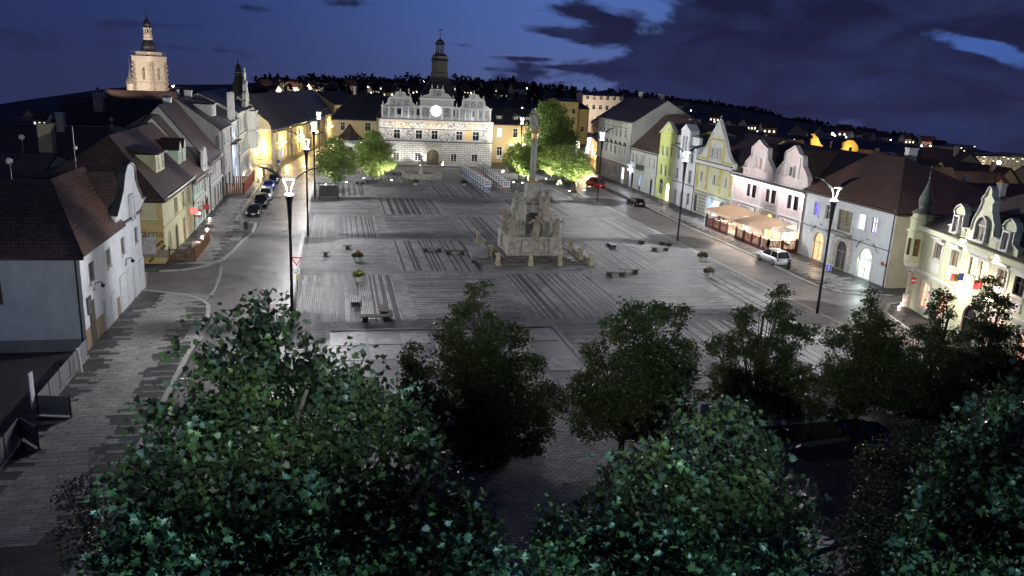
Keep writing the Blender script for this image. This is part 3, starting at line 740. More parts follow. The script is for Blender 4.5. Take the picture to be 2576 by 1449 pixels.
# 4 white gothic
F = Fac((UR, 49.9), (UR, 40.8))
def ws(L, **k): return [list(q)+([k] if k else []) for q in L]
wa = ws([(1.6, 8.0, 1.0, 2.0, 'cross')])+ws([(7.0, 7.8, 1.2, 2.4, 'arch')]); wb = ws([(1.6, 4.5, 1.0, 2.0, 'cross'), (4.3, 4.5, .8, 2.0, 'cross'), (6.9, 4.5, 1.1, 2.1, 'cross')])
wg = ws([(1.6, .4, 1.1, 2.3, 'rect'), (4.4, .12, 1.1, 2.6, 'door'), (7.0, .12, 1.2, 2.7, 'door')])
b, F = house('townhouse', 'narrow white neo gothic house with battlements and twin arched turret window', F.A, F.B, 14, 10.7, 12.4, BLUEG, ROOFD, wa+wb+wg, roof=True, surr=OFFW, ov=.05)
for s0, s1, zt in ((0, 3.0, 12.0), (6.3, 9.1, 12.1)):
    part('parapet', gable_panel(F, [(s0, 10.7), (s1, 10.7), (s1, zt), (s0, zt)], .5), BLUEG, b)
    mb = MB()
    for q in range(4):
        a = s0+(s1-s0)*(q+.15)/4; mb.hexa([F.P(a, zt, .08), F.P(a+.45, zt, .08), F.P(a+.45, zt, -.55), F.P(a, zt, -.55), F.P(a, zt+.32, .08), F.P(a+.45, zt+.32, .08), F.P(a+.45, zt+.32, -.55), F.P(a, zt+.32, -.55)])
    part('battlement', mb, SLATE, b)
mb = MB(); FT = Fac(F.P(2.8, 0, .45)[:2], F.P(6.3, 0, .45)[:2]); tw = [(1.2, 9.6, .75, 2.6, 'arch'), (2.3, 9.6, .75, 2.6, 'arch')]
wall(mb, FT, 8.9, 13.0, [hole(w) for w in tw]); mb.poly([FT.P(0, 8.9), FT.P(0, 13), FT.P(0, 13, -1.6), FT.P(0, 8.9, -1.6)]); mb.poly([FT.P(3.5, 8.9), FT.P(3.5, 8.9, -1.6), FT.P(3.5, 13, -1.6), FT.P(3.5, 13)])
mb.poly([FT.P(0, 8.9), FT.P(3.5, 8.9), FT.P(3.5, 8.9, -.5), FT.P(0, 8.9, -.5)]); mb.prism([FT.P(-.15, 13, .1), FT.P(3.65, 13, .1), FT.P(1.75, 14.1, .1)], (-FT.n[0]*1.8, -FT.n[1]*1.8, 0)); part('turret', mb, BLUEG, b)
for w in tw: window(b, FT, *w)
band(b, F, 4.1, .12, .12, SLATE, 'string_course'); band(b, F, 10.4, .2, .2, SLATE)
# 5 yellow curved gable
F = Fac((UR, 40.7), (UR, 28.3)); L5 = F.L
pr_ = []
for L in ([(1650,1105,1645,1220),(1712,1120,1705,1245)], [(1803,1148,1797,1270),(1862,1165,1857,1285)], [(1942,1185,1935,1310),(2022,1205,2012,1335)]): pr_ += pxwin(F, Z2, L, 1.0, 'grid')
pr_ = equalize(pr_)
wg = [[.9, .3, 1.1, 3.0, 'arch', dict(pane=plain('dark_niche', (.06, .07, .06)), frame=plain('greenish_frame', (.2, .22, .16)))], [5.4, .9, 1.7, 2.5, 'arch', dict(pane=emit('cold_arch_light', (.35, .5, .9), .9, .8, 2), label='arched window with a cold light behind it')], [10.2, .5, 2.3, 2.9, 'arch', dict(pane=plain('grey_shop_glass', (.12, .13, .12), .3))]]
b, F = house('townhouse', 'pale yellow house with tall curved gable and ochre pilasters beside the pink house', F.A, F.B, 15, 8.5, 13.2, PALEY, ROOFD, pr_+wg, surr=OFFW, downpipe=False)
mb = MB(); wall(mb, F, 0, 3.9, [hole(w) for w in wg], out=.05); part('banded_ground_floor', mb, STRIPE, b)
half = [(0, 8.5), (.1, 9.2), (.9, 9.5), (1.6, 9.9), (2.6, 10.8), (3.5, 12.1), (3.9, 12.6), (L5/2, 15.3)]
gp = half+[(L5-s, z) for s, z in half[-2::-1]]; part('gable', gable_panel(F, gp, .4), PALEG, b); outline(b, F, gp, .14, .14, OFFW)
for s in (.35, 3.9, 8.5, L5-.35): band(b, F, 4.3, 3.9, .10, YELT, 'pilaster', s-.35, s+.35)
for s in (3.7, L5-3.7): band(b, F, 8.9, 3.3, .08, YELT, 'pilaster', s-.32, s+.32)
band(b, F, 12.2, .35, .12, YELT, 'string_course', 3.9, L5-3.9); band(b, F, 8.25, .5, .5, OFFW); band(b, F, 8.76, .06, .55, SLATE, 'ledge'); band(b, F, 9.0, .3, .07, YELT, 'string_course', .4, 3.3); band(b, F, 9.0, .3, .07, YELT, 'string_course', L5-3.3, L5-.4)
FG = Fac(F.P(0, 0, .03)[:2], F.P(L5, 0, .03)[:2])
for s in (L5/2-.9, L5/2+.9): window(b, FG, s, 9.5, .95, 1.6, 'grid', surr=OFFW, name='gable_window')
mb = MB(); mb.lathe([(.12, 0), (.2, .2), (.05, .4), (.14, .55), (.02, .8)], F.P(L5/2, 15.25, -.2), 8); part('finial', mb, OFFW, b)
tg = lettering(b, F, 'Ovo', 10.2, 2.7, .7, DARKM, .09)
# 6 pink double gable
F = Fac((UR, 28.2), (UR, 8.8)); L6 = F.L
pw = []
for L in ([(805,770,795,930),(865,785,857,945)], [(1035,825,1025,990),(1100,840,1092,1005)], [(1303,905,1290,1075),(1370,925,1360,1100)]): pw += pxwin(F, Z3, L, 1.3, 'rect')
pw = equalize(pw)
for q in pw: q.append(dict(frame=DKWOOD))
po = [[11.3, .15, 2.3, 3.7, 'arch', dict(pane=emit('amber_portal_glass', (1., .62, .22), 2.0, .3, 3), frame=BRWOOD, surr=None, sill=False, label='arched portal glowing amber')]]
sh = [[5.2, .4, 2.4, 2.2, 'rect', dict(pane=LIT_W, frame=DKWOOD)], [16.0, .15, 2.6, 2.4, 'door', dict(pane=LIT_W, frame=DKWOOD)]]
b, F = house('townhouse', 'pink house with two curved baroque gables above the restaurant terrace', F.A, F.B, 16, 8.2, 12.9, PINK, ROOFD, pw+po+sh, surr=PALEP, surrw=.28, ov=.5)
band(b, F, 7.75, .5, .5, PALEP); band(b, F, 4.15, .18, .2, PALEP, 'string_course')
gl0 = [(740,575),(775,550),(768,515),(845,430),(855,325),(882,312),(935,250)]; gl1 = [(1000,325),(1040,355),(1032,470),(1090,600),(1103,680)]
def mk(zl, zr):
    a = [F.px(*Z3(*p)) for p in zl]; c = [F.px(*Z3(*p)) for p in zr]; pts = a+c
    return [(pts[0][0], 8.25)]+pts[:-1]+[(pts[-1][0], pts[-1][1]), (pts[-1][0], 8.25)]
for k, (zl, zr, wn) in enumerate((([(735,580),(775,550),(768,515),(845,430),(855,325),(882,312),(938,250)], [(1000,325),(1040,355),(1032,470),(1090,600),(1103,680)], (930,475,925,580)),
                              ([(1115,680),(1158,640),(1152,600),(1243,500),(1255,400),(1282,380),(1370,320)], [(1420,425),(1462,450),(1458,560),(1512,690),(1518,745)], (1335,565,1325,680)))):
    pts = mk(zl, zr); part('gable', gable_panel(F, pts, .45), PINK, b); outline(b, F, pts[1:-1], .16, .18, PALEP)
    q = pxwin(F, Z3, [wn], .85, 'rect')[0]; window(b, Fac(F.P(0, 0, .03)[:2], F.P(L6, 0, .03)[:2]), *q[:5], surr=PALEP, name='gable_window', pane=(emit('pinkish_attic_light', (1, .5, .4), .5, .8, 2) if k == 0 else GLASS))
    sm = (pts[1][0]+pts[-2][0])/2; band(b, F, 9.15, .12, .12, PALEP, 'string_course', pts[0][0]+.1, pts[-1][0]-.1)
    for ds in (-1.5, 1.5): band(b, F, 9.3, 2.7, .09, PALEP, 'pilaster', sm+ds-.2, sm+ds+.2)
    mb = MB(); ps, pz = pts[7]; u0, v0 = F.P(ps, 0)[:2]; q0 = F.P(ps, pz-.4, -.45); q1 = F.P(ps, pz-.4, -6.5); e0 = F.P(ps-3.1, 8.6, -.45); e1 = F.P(ps-3.1, 8.6, -.5); f0 = F.P(ps+3.1, 8.6, -.45)
    roofslope(mb, e0, F.P(ps-3.1, 8.6, -1.), q0, q1); roofslope(mb, F.P(ps+3.1, 8.6, -1.), f0, q1, q0); part('gable_roof', mb, ROOFD, b)
for s in (.5, 8.3, 13.6, L6-.5): band(b, F, 0.02, 7.7, .09, PALEP, 'pilaster', s-.42, s+.42)
mb = MB(); S0 = po[0][0]
for k in range(11):     # rusticated wedge stones round the portal
    a0, a1 = math.pi*(k+.06)/11, math.pi*(k+.94)/11; r0, r1 = 1.28, 2.25; zc = .15+3.7-1.15
    st = MB(); P = [(S0-r0*math.cos(a0), zc+r0*math.sin(a0)), (S0-r1*math.cos(a0), zc+r1*math.sin(a0)), (S0-r1*math.cos(a1), zc+r1*math.sin(a1)), (S0-r0*math.cos(a1), zc+r0*math.sin(a1))]
    st.prism([F.P(s, z, .02) for s, z in P], (F.n[0]*.16, F.n[1]*.16, 0)); part('portal_stone', st, STONE, b)
SIGNW = plain('white_sign_board', (.66, .66, .66), .5, .1); SIGND = plain('dark_sign_lettering', (.03, .03, .035), .5)
def board(b, F, s, z, w, h, mat, out=.08, fr=None, name='signboard'):
    mb = MB(); mb.hexa([F.P(s-w/2, z-h/2, .01), F.P(s+w/2, z-h/2, .01), F.P(s+w/2, z-h/2, out), F.P(s-w/2, z-h/2, out), F.P(s-w/2, z+h/2, .01), F.P(s+w/2, z+h/2, .01), F.P(s+w/2, z+h/2, out), F.P(s-w/2, z+h/2, out)])
    o = part(name, mb, mat, b)
    if fr:
        m2 = MB(); t = .07
        for a, c, d, e in ((-w/2-t, -h/2-t, w/2+t, -h/2), (-w/2-t, h/2, w/2+t, h/2+t), (-w/2-t, -h/2, -w/2, h/2), (w/2, -h/2, w/2+t, h/2)):
            m2.hexa([F.P(s+a, z+c, .01), F.P(s+d, z+c, .01), F.P(s+d, z+c, out+.04), F.P(s+a, z+c, out+.04), F.P(s+a, z+e, .01), F.P(s+d, z+e, .01), F.P(s+d, z+e, out+.04), F.P(s+a, z+e, out+.04)])
        part('sign_frame', m2, fr, b)
    return o
board(b, F, 4.9, 3.4, 5.0, 1.15, SIGNW, .1, SIGND); lettering(b, F, 'RESTAURACE', 4.6, 3.65, .48, SIGND, .12); lettering(b, F, 'U BRANKY', 5.6, 3.12, .5, SIGND, .12)
board(b, F, 16.2, 3.4, 4.6, 1.15, SIGNW, .1, SIGND); lettering(b, F, 'Pivnice', 15.8, 3.45, .75, SIGND, .12)
for s in (2.0, 5.4, 10.6, 14.4, 17.6):   # strip lights under the eave
    lamp('AREA', F.P(s, 7.72, .75), 13, (1, .88, .90), 'eave_light', b, aim=F.P(s, 3.0, .1), area=(2.4, .06))
mb = MB(); mb.tube([F.P(.3, 7.72, .50), F.P(L6-.3, 7.72, .50)], .035, 6); part('eave_light_strip', mb, emit('white_light_strip', (1, .93, .95), 4.), b)
# 7 white corner house with arches
F = Fac((UR, 8.7), (UR, -8.0)); L7 = F.L
cw = pxwin(F, Z4, [(80,695,68,865)], 1.0)+pxwin(F, Z4, [(215,740,208,905)], 1.0)+pxwin(F, Z4, [(630,845,605,1030)], 1.25)+pxwin(F, Z4, [(780,895,758,1085)], 1.0)
cw = equalize(cw); cw[0].append(dict(pane=LIT_B, label='window with blue light')); cw[2].append(dict(pane=LIT_C, label='wide lit window')); cw[3].append(dict(pane=emit('violet_white_window', (.66, .62, 1.), 1.7, .5, 3), frame=DKWOOD, label='lit window with flower box'))
lg = pxwin(F, Z4, [(420,800,405,1060)], 2.7, 'rect'); lg[0].append(dict(pane=plain('loggia_curtain', (.16, .15, .10), .4, .5, 3), label='wide balcony window', frame=plain('olive_frame', (.25, .22, .05))))
Ds = [F.px(*Z5(845, 700)), F.px(*Z5(1120, 800)), F.px(*Z5(1405, 900))]
gd = [[Ds[0][0], .12, 2.0, 3.5, 'arch', dict(frame=plain('varnished_wood', (.34, .17, .05), .4), pane=emit('amber_door_glass', (1., .66, .35), .9, .6, 4), label='arched varnished wooden door', surrw=.30)],
      [Ds[1][0], .12, 2.1, 3.4, 'arch', dict(frame=plain('olive_door_paint', (.30, .27, .07), .5), pane=plain('shop_glass', (.06, .06, .08), .15, .4), label='olive door in a stone portal')],
      [Ds[2][0], .12, 2.3, 3.5, 'arch', dict(frame=plain('olive_door_paint', (.30, .27, .07), .5), pane=emit('bright_shop_light', (.75, 1., .90), 1.3, .75, 1.6), label='brightly lit arched shop entrance', surrw=.3)]]
b, F = house('corner_house', 'white corner house with three arched shop doors and lettering around them', F.A, F.B, 17, 8.55, 13.3, BLUEG, ROOFR, cw+lg+gd, surr=OFFW, hipL=3.2, hipR=8.0, ov=.5, rp=.36)
rw = part('side_wall', (lambda m_: (m_.poly([(UR+.0, -8.004, 0), (UR+17, -8.004, 0), (UR+17, -8.004, 8.5), (UR, -8.004, 8.5)]), m_)[1])(MB()), CREAM, b)
band(b, F, 4.35, .16, .1, BLUEG, 'string_course'); band(b, F, 8.1, .34, .3, BLUEG); band(b, F, 4.0, .08, .06, SLATE, 'string_course')
for (s, z), tx, rr_ in ((Ds[0], 'TRAFIKA - ZDT - KABELKY', 0), (Ds[2], 'BYTOVÉ DOPLŇKY DOMÁCNOSTI', 0)):
    arc_text(b, F, tx, s, 2.55, 1.95, .34, SLATE, 158, 22)
for k in range(9):
    a0, a1 = math.pi*(k+.05)/9, math.pi*(k+.95)/9; r0, r1 = 1.15, 2.0+.15*(k % 2); S0 = Ds[1][0]; zc = 2.5
    st = MB(); P = [(S0-r0*math.cos(a0), zc+r0*math.sin(a0)), (S0-r1*math.cos(a0), zc+r1*math.sin(a0)), (S0-r1*math.cos(a1), zc+r1*math.sin(a1)), (S0-r0*math.cos(a1), zc+r0*math.sin(a1))]
    st.prism([F.P(s, z, .02) for s, z in P], (F.n[0]*.14, F.n[1]*.14, 0)); part('portal_stone', st, STONEL, b)
for k in range(6):
    for sg in (-1, 1):
        a, c = sg*1.15, sg*(1.75+.25*(k % 2)); st = MB(); S0 = Ds[1][0]; a, c = sorted((a, c)); z0 = .14+k*.39
        st.hexa([F.P(S0+a, z0, .02), F.P(S0+c, z0, .02), F.P(S0+c, z0, .15), F.P(S0+a, z0, .15), F.P(S0+a, z0+.35, .02), F.P(S0+c, z0+.35, .02), F.P(S0+c, z0+.35, .15), F.P(S0+a, z0+.35, .15)]); part('portal_stone', st, STONEL, b)
# curved parapet and balcony
for sp_ in ([(3.2, 8.6), (3.3, 9.25), (4.6, 9.3), (5.6, 8.9), (6.2, 8.1), (6.4, 7.6), (6.4, 8.6)],):
    pass
s0 = lg[0][0]; mb = MB(); mb.hexa([F.P(s0-2, 4.3, .01), F.P(s0+1.9, 4.3, .01), F.P(s0+1.9, 4.3, .95), F.P(s0-2, 4.3, .95), F.P(s0-2, 4.5, .01), F.P(s0+1.9, 4.5, .01), F.P(s0+1.9, 4.5, .95), F.P(s0-2, 4.5, .95)]); bal = part('balcony', mb, CONC, b)
mb = MB()
for k in range(15): a = s0-1.95+3.8*k/14; mb.tube([F.P(a, 4.5, .9), F.P(a, 5.4, .9)], .02, 4)
mb.tube([F.P(s0-1.95, 4.5, .05), F.P(s0-1.95, 5.4, .05), F.P(s0-1.95, 5.4, .9), F.P(s0+1.85, 5.4, .9), F.P(s0+1.85, 5.4, .05), F.P(s0+1.85, 4.5, .05)], .03, 5); part('balcony_railing', mb, STEEL, b)
for (x, y) in ((295, 425), (525, 485), (745, 540)):     # roof vents
    q = pU(*Z4(x, y), UR+3.2); mb = MB(); mb.hexa([(UR+2.7, q[0]-.45, q[1]-.35), (UR+5.2, q[0]-.45, q[1]-.35), (UR+5.2, q[0]+.45, q[1]-.35), (UR+2.7, q[0]+.45, q[1]-.35), (UR+2.7, q[0]-.45, q[1]+.15), (UR+4.2, q[0]-.45, q[1]+.5), (UR+4.2, q[0]+.45, q[1]+.5), (UR+2.7, q[0]+.45, q[1]+.15)]); dm = part('roof_dormer', mb, ROOFD, b)
    mb = MB(); mb.box(UR+2.66, q[0]-.25, q[1]-.3, UR+2.69, q[0]+.25, q[1]+.08); part('pane', mb, plain('greenish_skylight', (.25, .32, .28), .3), dm)
chimney(b, UR+8.5, 2.0, 11, 14.2, .6, OFFW, .35)
FS = Fac((UR, -8.02), (UR+17, -8.02)); bp = [Z4(1115, 885), Z4(1165, 950)]
window(b, FS, 3.0, 5.2, .9, 1.7, 'rect', surr=CREAM, name='blind_window', pane=plain('painted_blind_window', (.36, .32, .22), .8)); window(b, FS, 3.2, 1.6, .9, 1.9, 'rect', surr=CREAM, name='blind_window', pane=plain('painted_blind_window', (.36, .32, .22), .8))
for s in (-1.2, -.45): pass
mb = MB(); mb.hexa([F.P(L7-1.15, 2.35, .01), F.P(L7-.75, 2.35, .01), F.P(L7-.75, 2.35, .05), F.P(L7-1.15, 2.35, .05), F.P(L7-1.15, 2.7, .01), F.P(L7-.75, 2.7, .01), F.P(L7-.75, 2.7, .05), F.P(L7-1.15, 2.7, .05)]); part('street_name_plate', mb, plain('dark_red_plate', (.20, .02, .03), .4), b)
mb = MB(); mb.hexa([F.P(L7-.5, 2.3, .01), F.P(L7-.15, 2.3, .01), F.P(L7-.15, 2.3, .05), F.P(L7-.5, 2.3, .05), F.P(L7-.5, 2.6, .01), F.P(L7-.15, 2.6, .01), F.P(L7-.15, 2.6, .05), F.P(L7-.5, 2.6, .05)]); part('house_number_plate', mb, plain('dark_red_plate', (.20, .02, .03), .4), b)
lamp('AREA', F.P(Ds[2][0], 2.6, .15), 14, (.8, 1., .93), 'shop_light', b, aim=F.P(Ds[2][0], 0, 3.5), area=(1.6, 1.2))
lamp('AREA', F.P(Ds[0][0], 2.6, .15), 6, (1., .7, .4), 'shop_light', b, aim=F.P(Ds[0][0], 0, 3.5), area=(1.2, 1.2))

# 8 ornate corner building with bay turret (street bends)
A8, B8 = (49.0, -14.6), (43.2, -37.5)
F = Fac(A8, B8); L8 = F.L; HE = 8.4
ow = pxwin(F, ZO, [(665,385,650,590),(845,450,820,655)], 1.35, 'rect')+pxwin(F, ZO, [(1040,525,1015,710),(1150,560,1120,750)], 1.15, 'cross')+pxwin(F, ZO, [(1345,640,1330,750)], 1.35, 'rect')+pxwin(F, ZO, [(1530,700,1500,930)], 1.4, 'cross')
ow = equalize(ow); BRP = plain('brown_shutter', (.14, .105, .075), .6, .2, 4)
for i, q in enumerate(ow): q.append(dict(pane=[BRP, BRP, LIT_W, LIT_W, BRP, GLASS][i], frame=[OFFW, OFFW, DKWOOD, DKWOOD, OFFW, DKWOOD][i]))
gw = [[3.6, .9, 1.5, 2.3, 'rect', dict(pane=emit('orange_red_room', (1., .45, .30), 1.8, .7, 2.5), frame=WHITE)], [7.0, .9, 1.4, 2.3, 'rect', dict(pane=emit('orange_red_room', (1., .45, .30), 1.8, .7, 2.5), frame=WHITE)], [11.6, .12, 2.2, 3.2, 'arch', dict(frame=DKWOOD)], [15.2, .9, 1.4, 2.3, 'rect', dict(pane=emit('orange_red_room', (1., .45, .30), 1.8), frame=WHITE)], [19.2, .9, 1.4, 2.3, 'rect', dict(pane=emit('orange_red_room', (1., .45, .30), 1.8), frame=WHITE)]]
b, F = house('corner_building', 'ornate cream corner building with bay turret and two bright wall floodlights', A8, B8, 15, HE, 13.0, CREAMG, ROOFG, ow+gw, surr=OFFW, surrw=.2, hipL=6.5, ov=.35)
band(b, F, HE-.5, .45, .5, CREAMG); band(b, F, 3.95, .25, .22, OFFW, 'string_course')
for q in ow[:2]+ow[4:]: band(b, F, q[1]+q[3]+.35, .22, .4, OFFW, 'window_hood', q[0]-1, q[0]+1); band(b, F, q[1]-1.2, .9, .06, OFFW, 'window_apron', q[0]-.75, q[0]+.75)
band(b, F, ow[2][1]+ow[2][3]+.45, .35, .5, OFFW, 'window_hood', ow[2][0]-1.1, ow[3][0]+1.1)
lettering(b, F, 'AL. ALEXAND', (ow[2][0]+ow[3][0])/2, HE-.95, .5, STONE, .03)
for i, (c_s, zp, w_, hh, kind) in enumerate(((F.px(*ZO(870,160))[0], HE, 1.5, 2.7, 'rect'), (F.px(*ZO(1125,230))[0], HE, 2.9, 4.4, 'arch'), (F.px(*ZO(1390,330))[0], HE, 1.5, 2.7, 'rect'))):
    o = .05
    if kind == 'rect': pts = [(c_s-w_, zp), (c_s-w_, zp+.7), (c_s-.75, zp+.9), (c_s-.7, zp+2.0), (c_s-.95, zp+2.1), (c_s-.6, zp+2.55), (c_s, zp+2.8), (c_s+.6, zp+2.55), (c_s+.95, zp+2.1), (c_s+.7, zp+2.0), (c_s+.75, zp+.9), (c_s+w_, zp+.7), (c_s+w_, zp)]
    else: pts = [(c_s-w_, zp), (c_s-w_, zp+.9), (c_s-1.7, zp+1.0), (c_s-1.6, zp+1.9), (c_s-.9, zp+2.9), (c_s-.7, zp+3.6), (c_s-.95, zp+3.75), (c_s-.45, zp+4.1), (c_s-.3, zp+4.6), (c_s, zp+4.85), (c_s+.3, zp+4.6), (c_s+.45, zp+4.1), (c_s+.95, zp+3.75), (c_s+.7, zp+3.6), (c_s+.9, zp+2.9), (c_s+1.6, zp+1.9), (c_s+1.7, zp+1.0), (c_s+w_, zp+.9), (c_s+w_, zp)]
    part('dormer_gable', gable_panel(F, pts[::-1][::-1], .35, -.1), CREAMG, b); outline(b, F, pts[1:-1], .1, .06, OFFW)
    FD = Fac(F.P(0, 0, -.06)[:2], F.P(L8, 0, -.06)[:2]); window(b, FD, c_s, zp+.35, .8 if kind == 'rect' else 1.5, 1.4 if kind == 'rect' else 2.0, 'rect' if kind == 'rect' else 'arch', name='dormer_window', pane=BRP if i != 2 else plain('curtained_glass', (.10, .095, .085)), surr=OFFW)
    mb = MB(); q0, q1 = F.P(c_s, zp+(2.3 if kind == 'rect' else 2.8), -.45), F.P(c_s, zp+(2.3 if kind == 'rect' else 2.8), -4.2); roofslope(mb, F.P(c_s-1.1, zp+.9, -.45), F.P(c_s-1.1, zp+.9, -1.), q0, q1); roofslope(mb, F.P(c_s+1.1, zp+.9, -1.), F.P(c_s+1.1, zp+.9, -.45), q1, q0); part('dormer_roof', mb, ROOFG, b)
# side of 8 facing the alley
FS = Fac((49.0, -14.6), (64, -16)); 
# bay turret at the corner
bc = np.array([49.0, -15.0]); mb = MB(); a0 = R(22.5)
def zb_(y, x=2310): return pV(x, y, -15.)[1]
ZB = [zb_(y) for y in (684, 657, 641, 598, 582, 552, 537)]
mb.lathe([(.22, ZB[0]), (.5, ZB[0]+.15), (.6, ZB[0]+.45), (.85, ZB[0]+.6), (1.02, ZB[1]-.15), (1.08, ZB[1])], (bc[0], bc[1], 0), 8, a0=a0); part('bay_corbel', mb, OFFW, b)
FB = []
Rb = 1.08
for k in range(8):
    a = a0+2*math.pi*k/8; a1 = a+2*math.pi/8
    p, q = (bc[0]+Rb*math.cos(a1), bc[1]+Rb*math.sin(a1)), (bc[0]+Rb*math.cos(a), bc[1]+Rb*math.sin(a)); f = Fac(q, p); 
    FB.append(f)
mb = MB(); 
for k, f in enumerate(FB):
    hl = [(.17, f.L-.17, ZB[2], ZB[3], False)] if 3 <= k <= 6 else []
    wall(mb, f, ZB[1], ZB[4], hl, .12)
mb.lathe([(1.08, ZB[4]), (1.2, ZB[4]+.04), (1.2, ZB[4]+.14), (1.0, ZB[4]+.16), (1.0, ZB[5]), (1.14, ZB[5]+.04), (1.14, ZB[5]+.14), (.94, ZB[5]+.16), (.94, ZB[6]), (1.1, ZB[6]+.04)], (bc[0], bc[1], 0), 8, a0=a0); part('bay_turret', mb, CREAMG, b)
for k in range(3, 7): window(b, FB[k], FB[k].L/2, ZB[2], FB[k].L-.34, ZB[3]-ZB[2], 'rect', frame=DKWOOD, pane=plain('dim_room_glass', (.16, .10, .05), .15, .6, 2), sill=False, name='bay_window')
mb = MB(); mb.lathe([(1.1, zb_(537)+.05), (.85, zb_(531)), (.5, zb_(522)), (.56, zb_(514)), (.64, zb_(506)), (.57, zb_(496)), (.38, zb_(484)), (.22, zb_(473)), (.1, zb_(460)), (.05, zb_(449))], (bc[0], bc[1], 0), 12); part('onion_roof', mb, COPPER, b, smooth=True)
mb = MB(); mb.ball((bc[0], bc[1], zb_(447)), .12); mb.tube([(bc[0], bc[1], zb_(447)), (bc[0], bc[1], zb_(414))], [.04, .015], 5); part('finial', mb, COPPER, b)
mb = MB(); mb.lathe([(.5, 0), (.5, .35), (.38, .45), (.36, 1.1), (.42, 1.2), (.22, 1.3), (.19, ZB[0]-.3), (.3, ZB[0]-.08)], (bc[0]-.2, bc[1]-.0, .1), 10); part('corner_column', mb, STONEL, b)
# floodlights on building 8
for (x, y) in ((920, 345), (1290, 510)):
    s, z = F.px(*ZO(x, y), .4); mb = MB(); mb.hexa([F.P(s-.22, z-.1, .25), F.P(s+.22, z-.1, .25), F.P(s+.22, z-.1, .5), F.P(s-.22, z-.1, .5), F.P(s-.22, z+.1, .25), F.P(s+.22, z+.1, .25), F.P(s+.22, z+.1, .5), F.P(s-.22, z+.1, .5)])
    o = part('floodlight', mb, emit('floodlight_glass', (1, .95, .8), 30.), b); lamp('SPOT', F.P(s, z, .62), 130, (1, .86, .60), 'floodlight_beam', o, size=.12, spot=150, blend=.6, aim=F.P(s, 0, .75))
s, z = F.px(*ZO(860, 850), .5); mb = MB(); mb.ball(F.P(s, z, .5), .28); o = part('wall_lantern', mb, emit('warm_lantern', (1, .85, .55), 30.), b); lamp('POINT', F.P(s, z, .95), 60, (1, .80, .5), 'lantern_light', o, size=.15)
s, z = F.px(*ZO(1200, 960), .5); mb = MB(); mb.ball(F.P(s, z, .5), .28); o = part('wall_lantern', mb, emit('warm_lantern', (1, .85, .55), 30.), b); lamp('POINT', F.P(s, z, .95), 45, (1, .7, .6), 'lantern_light', o, size=.15)
for i, (x, y, c) in enumerate(((845, 735, (.6, .03, .05)), (880, 740, (.85, .75, .1)), (925, 730, (.05, .1, .5)), (1085, 820, (.6, .03, .05)), (1120, 810, (.6, .05, .06)))):
    s, z = F.px(*ZO(x, y), .6); fb = thing('flag', ['red flag hanging leftmost over the hotel door', 'yellow red flag hanging over the hotel door', 'blue white and red flag hanging over the hotel door', 'red flag hanging just right of the crest over the hotel door', 'red flag furthest right over the hotel door'][i], 'flag', F.P(s, z-.7, .3))
    mb = MB(); mb.tube([F.P(s, z-.7, .02), F.P(s, z+.55, .95)], .02, 5); part('flagpole', mb, STEEL, fb)
    mb = MB(); n = 6
    for k in range(n):
        x0, x1 = k/n, (k+1)/n
        def fp(t, e): return F.P(s-.15+.35*t+.05*e, z+.4-.65*e, .9-.3*t+.12*math.sin(t*7+e))
        mb.poly([fp(x0, 0), fp(x1, 0), fp(x1, 1), fp(x0, 1)])
    part('cloth', mb, plain('flag_cloth_%d' % i, mul(c, .6), .8, .2, 5), fb)
# ------------------------------------------------------------------ left-hand row
UL = -23.2
WHITEW = plaster('weathered_white_render', (.50, .52, .55), .5); CAFE = plaster('ochre_cafe_render', (.52, .40, .17), .4); CAFEL = plaster('pale_yellow_cafe_front', (.52, .49, .30), .3)
MINT = plaster('mint_render', (.36, .50, .38), .3); GREYL = plaster('grey_render', (.36, .355, .34), .45); PARTY = plaster('grey_party_wall', (.33, .33, .335), .5)
BRICKW = blocks('exposed_brick', (.26, .17, .10), (.34, .24, .15), (.12, .09, .06), .35, .14, .02); YELW = plaster('sodium_yellow_render', (.55, .46, .26), .3)
# near white house
F = Fac((UL, -22.3), (UL, -4.6)); Lw = F.L
ww = equalize(pxwin(F, ZW, [(918,530,918,740),(1090,405,1095,610),(1238,295,1238,485),(1372,205,1372,375)], 1.0, 'rect')) if False else []
zw = zone(0, 523.2, .25)
ww = pxwin(F, zw, [(918,520,925,725),(1090,400,1097,600),(1238,292,1240,475),(1372,205,1375,365)], 1.25, 'rect'); ww = equalize(ww)
OLIVEG = plain('olive_curtain_glass', (.13, .12, .06), .2, .4, 3)
for q in ww: q.append(dict(pane=OLIVEG, frame=plain('grey_old_frame', (.2, .2, .2), .6)))
b = thing('corner_house', 'white plastered house in the near left corner with garage doors and a curved gable', 'house', (UL, -22.3, 0))
mb = MB(); wall(mb, F, 0, 7.15, [hole(w) for w in ww]); d = 9.5
mb.poly([(-60, -22.3, 0), (UL, -22.3, 0), (UL, -22.3, 7.15), (-60, -22.3, 7.15)]); mb.poly([(UL, -4.6, 0), (-34, -4.6, 0), (-34, -4.6, 7.15), (UL, -4.6, 7.15)]); mb.poly([(-34, -4.6, 0), (-34, -9, 0), (-34, -9, 7), (-34, -4.6, 7)]); mb.poly([(-60, -9, 0), (-60, -9, 7), (-34, -9, 7), (-34, -9, 0)][::-1])
part('wall', mb, WHITEW, b)
K, K2 = (-26.6, -15.8, 11.3), (-26.6, -7.5, 11.3)
e0, e1 = (UL+.4, -22.7, 6.95), (UL+.4, -11.2, 6.95)
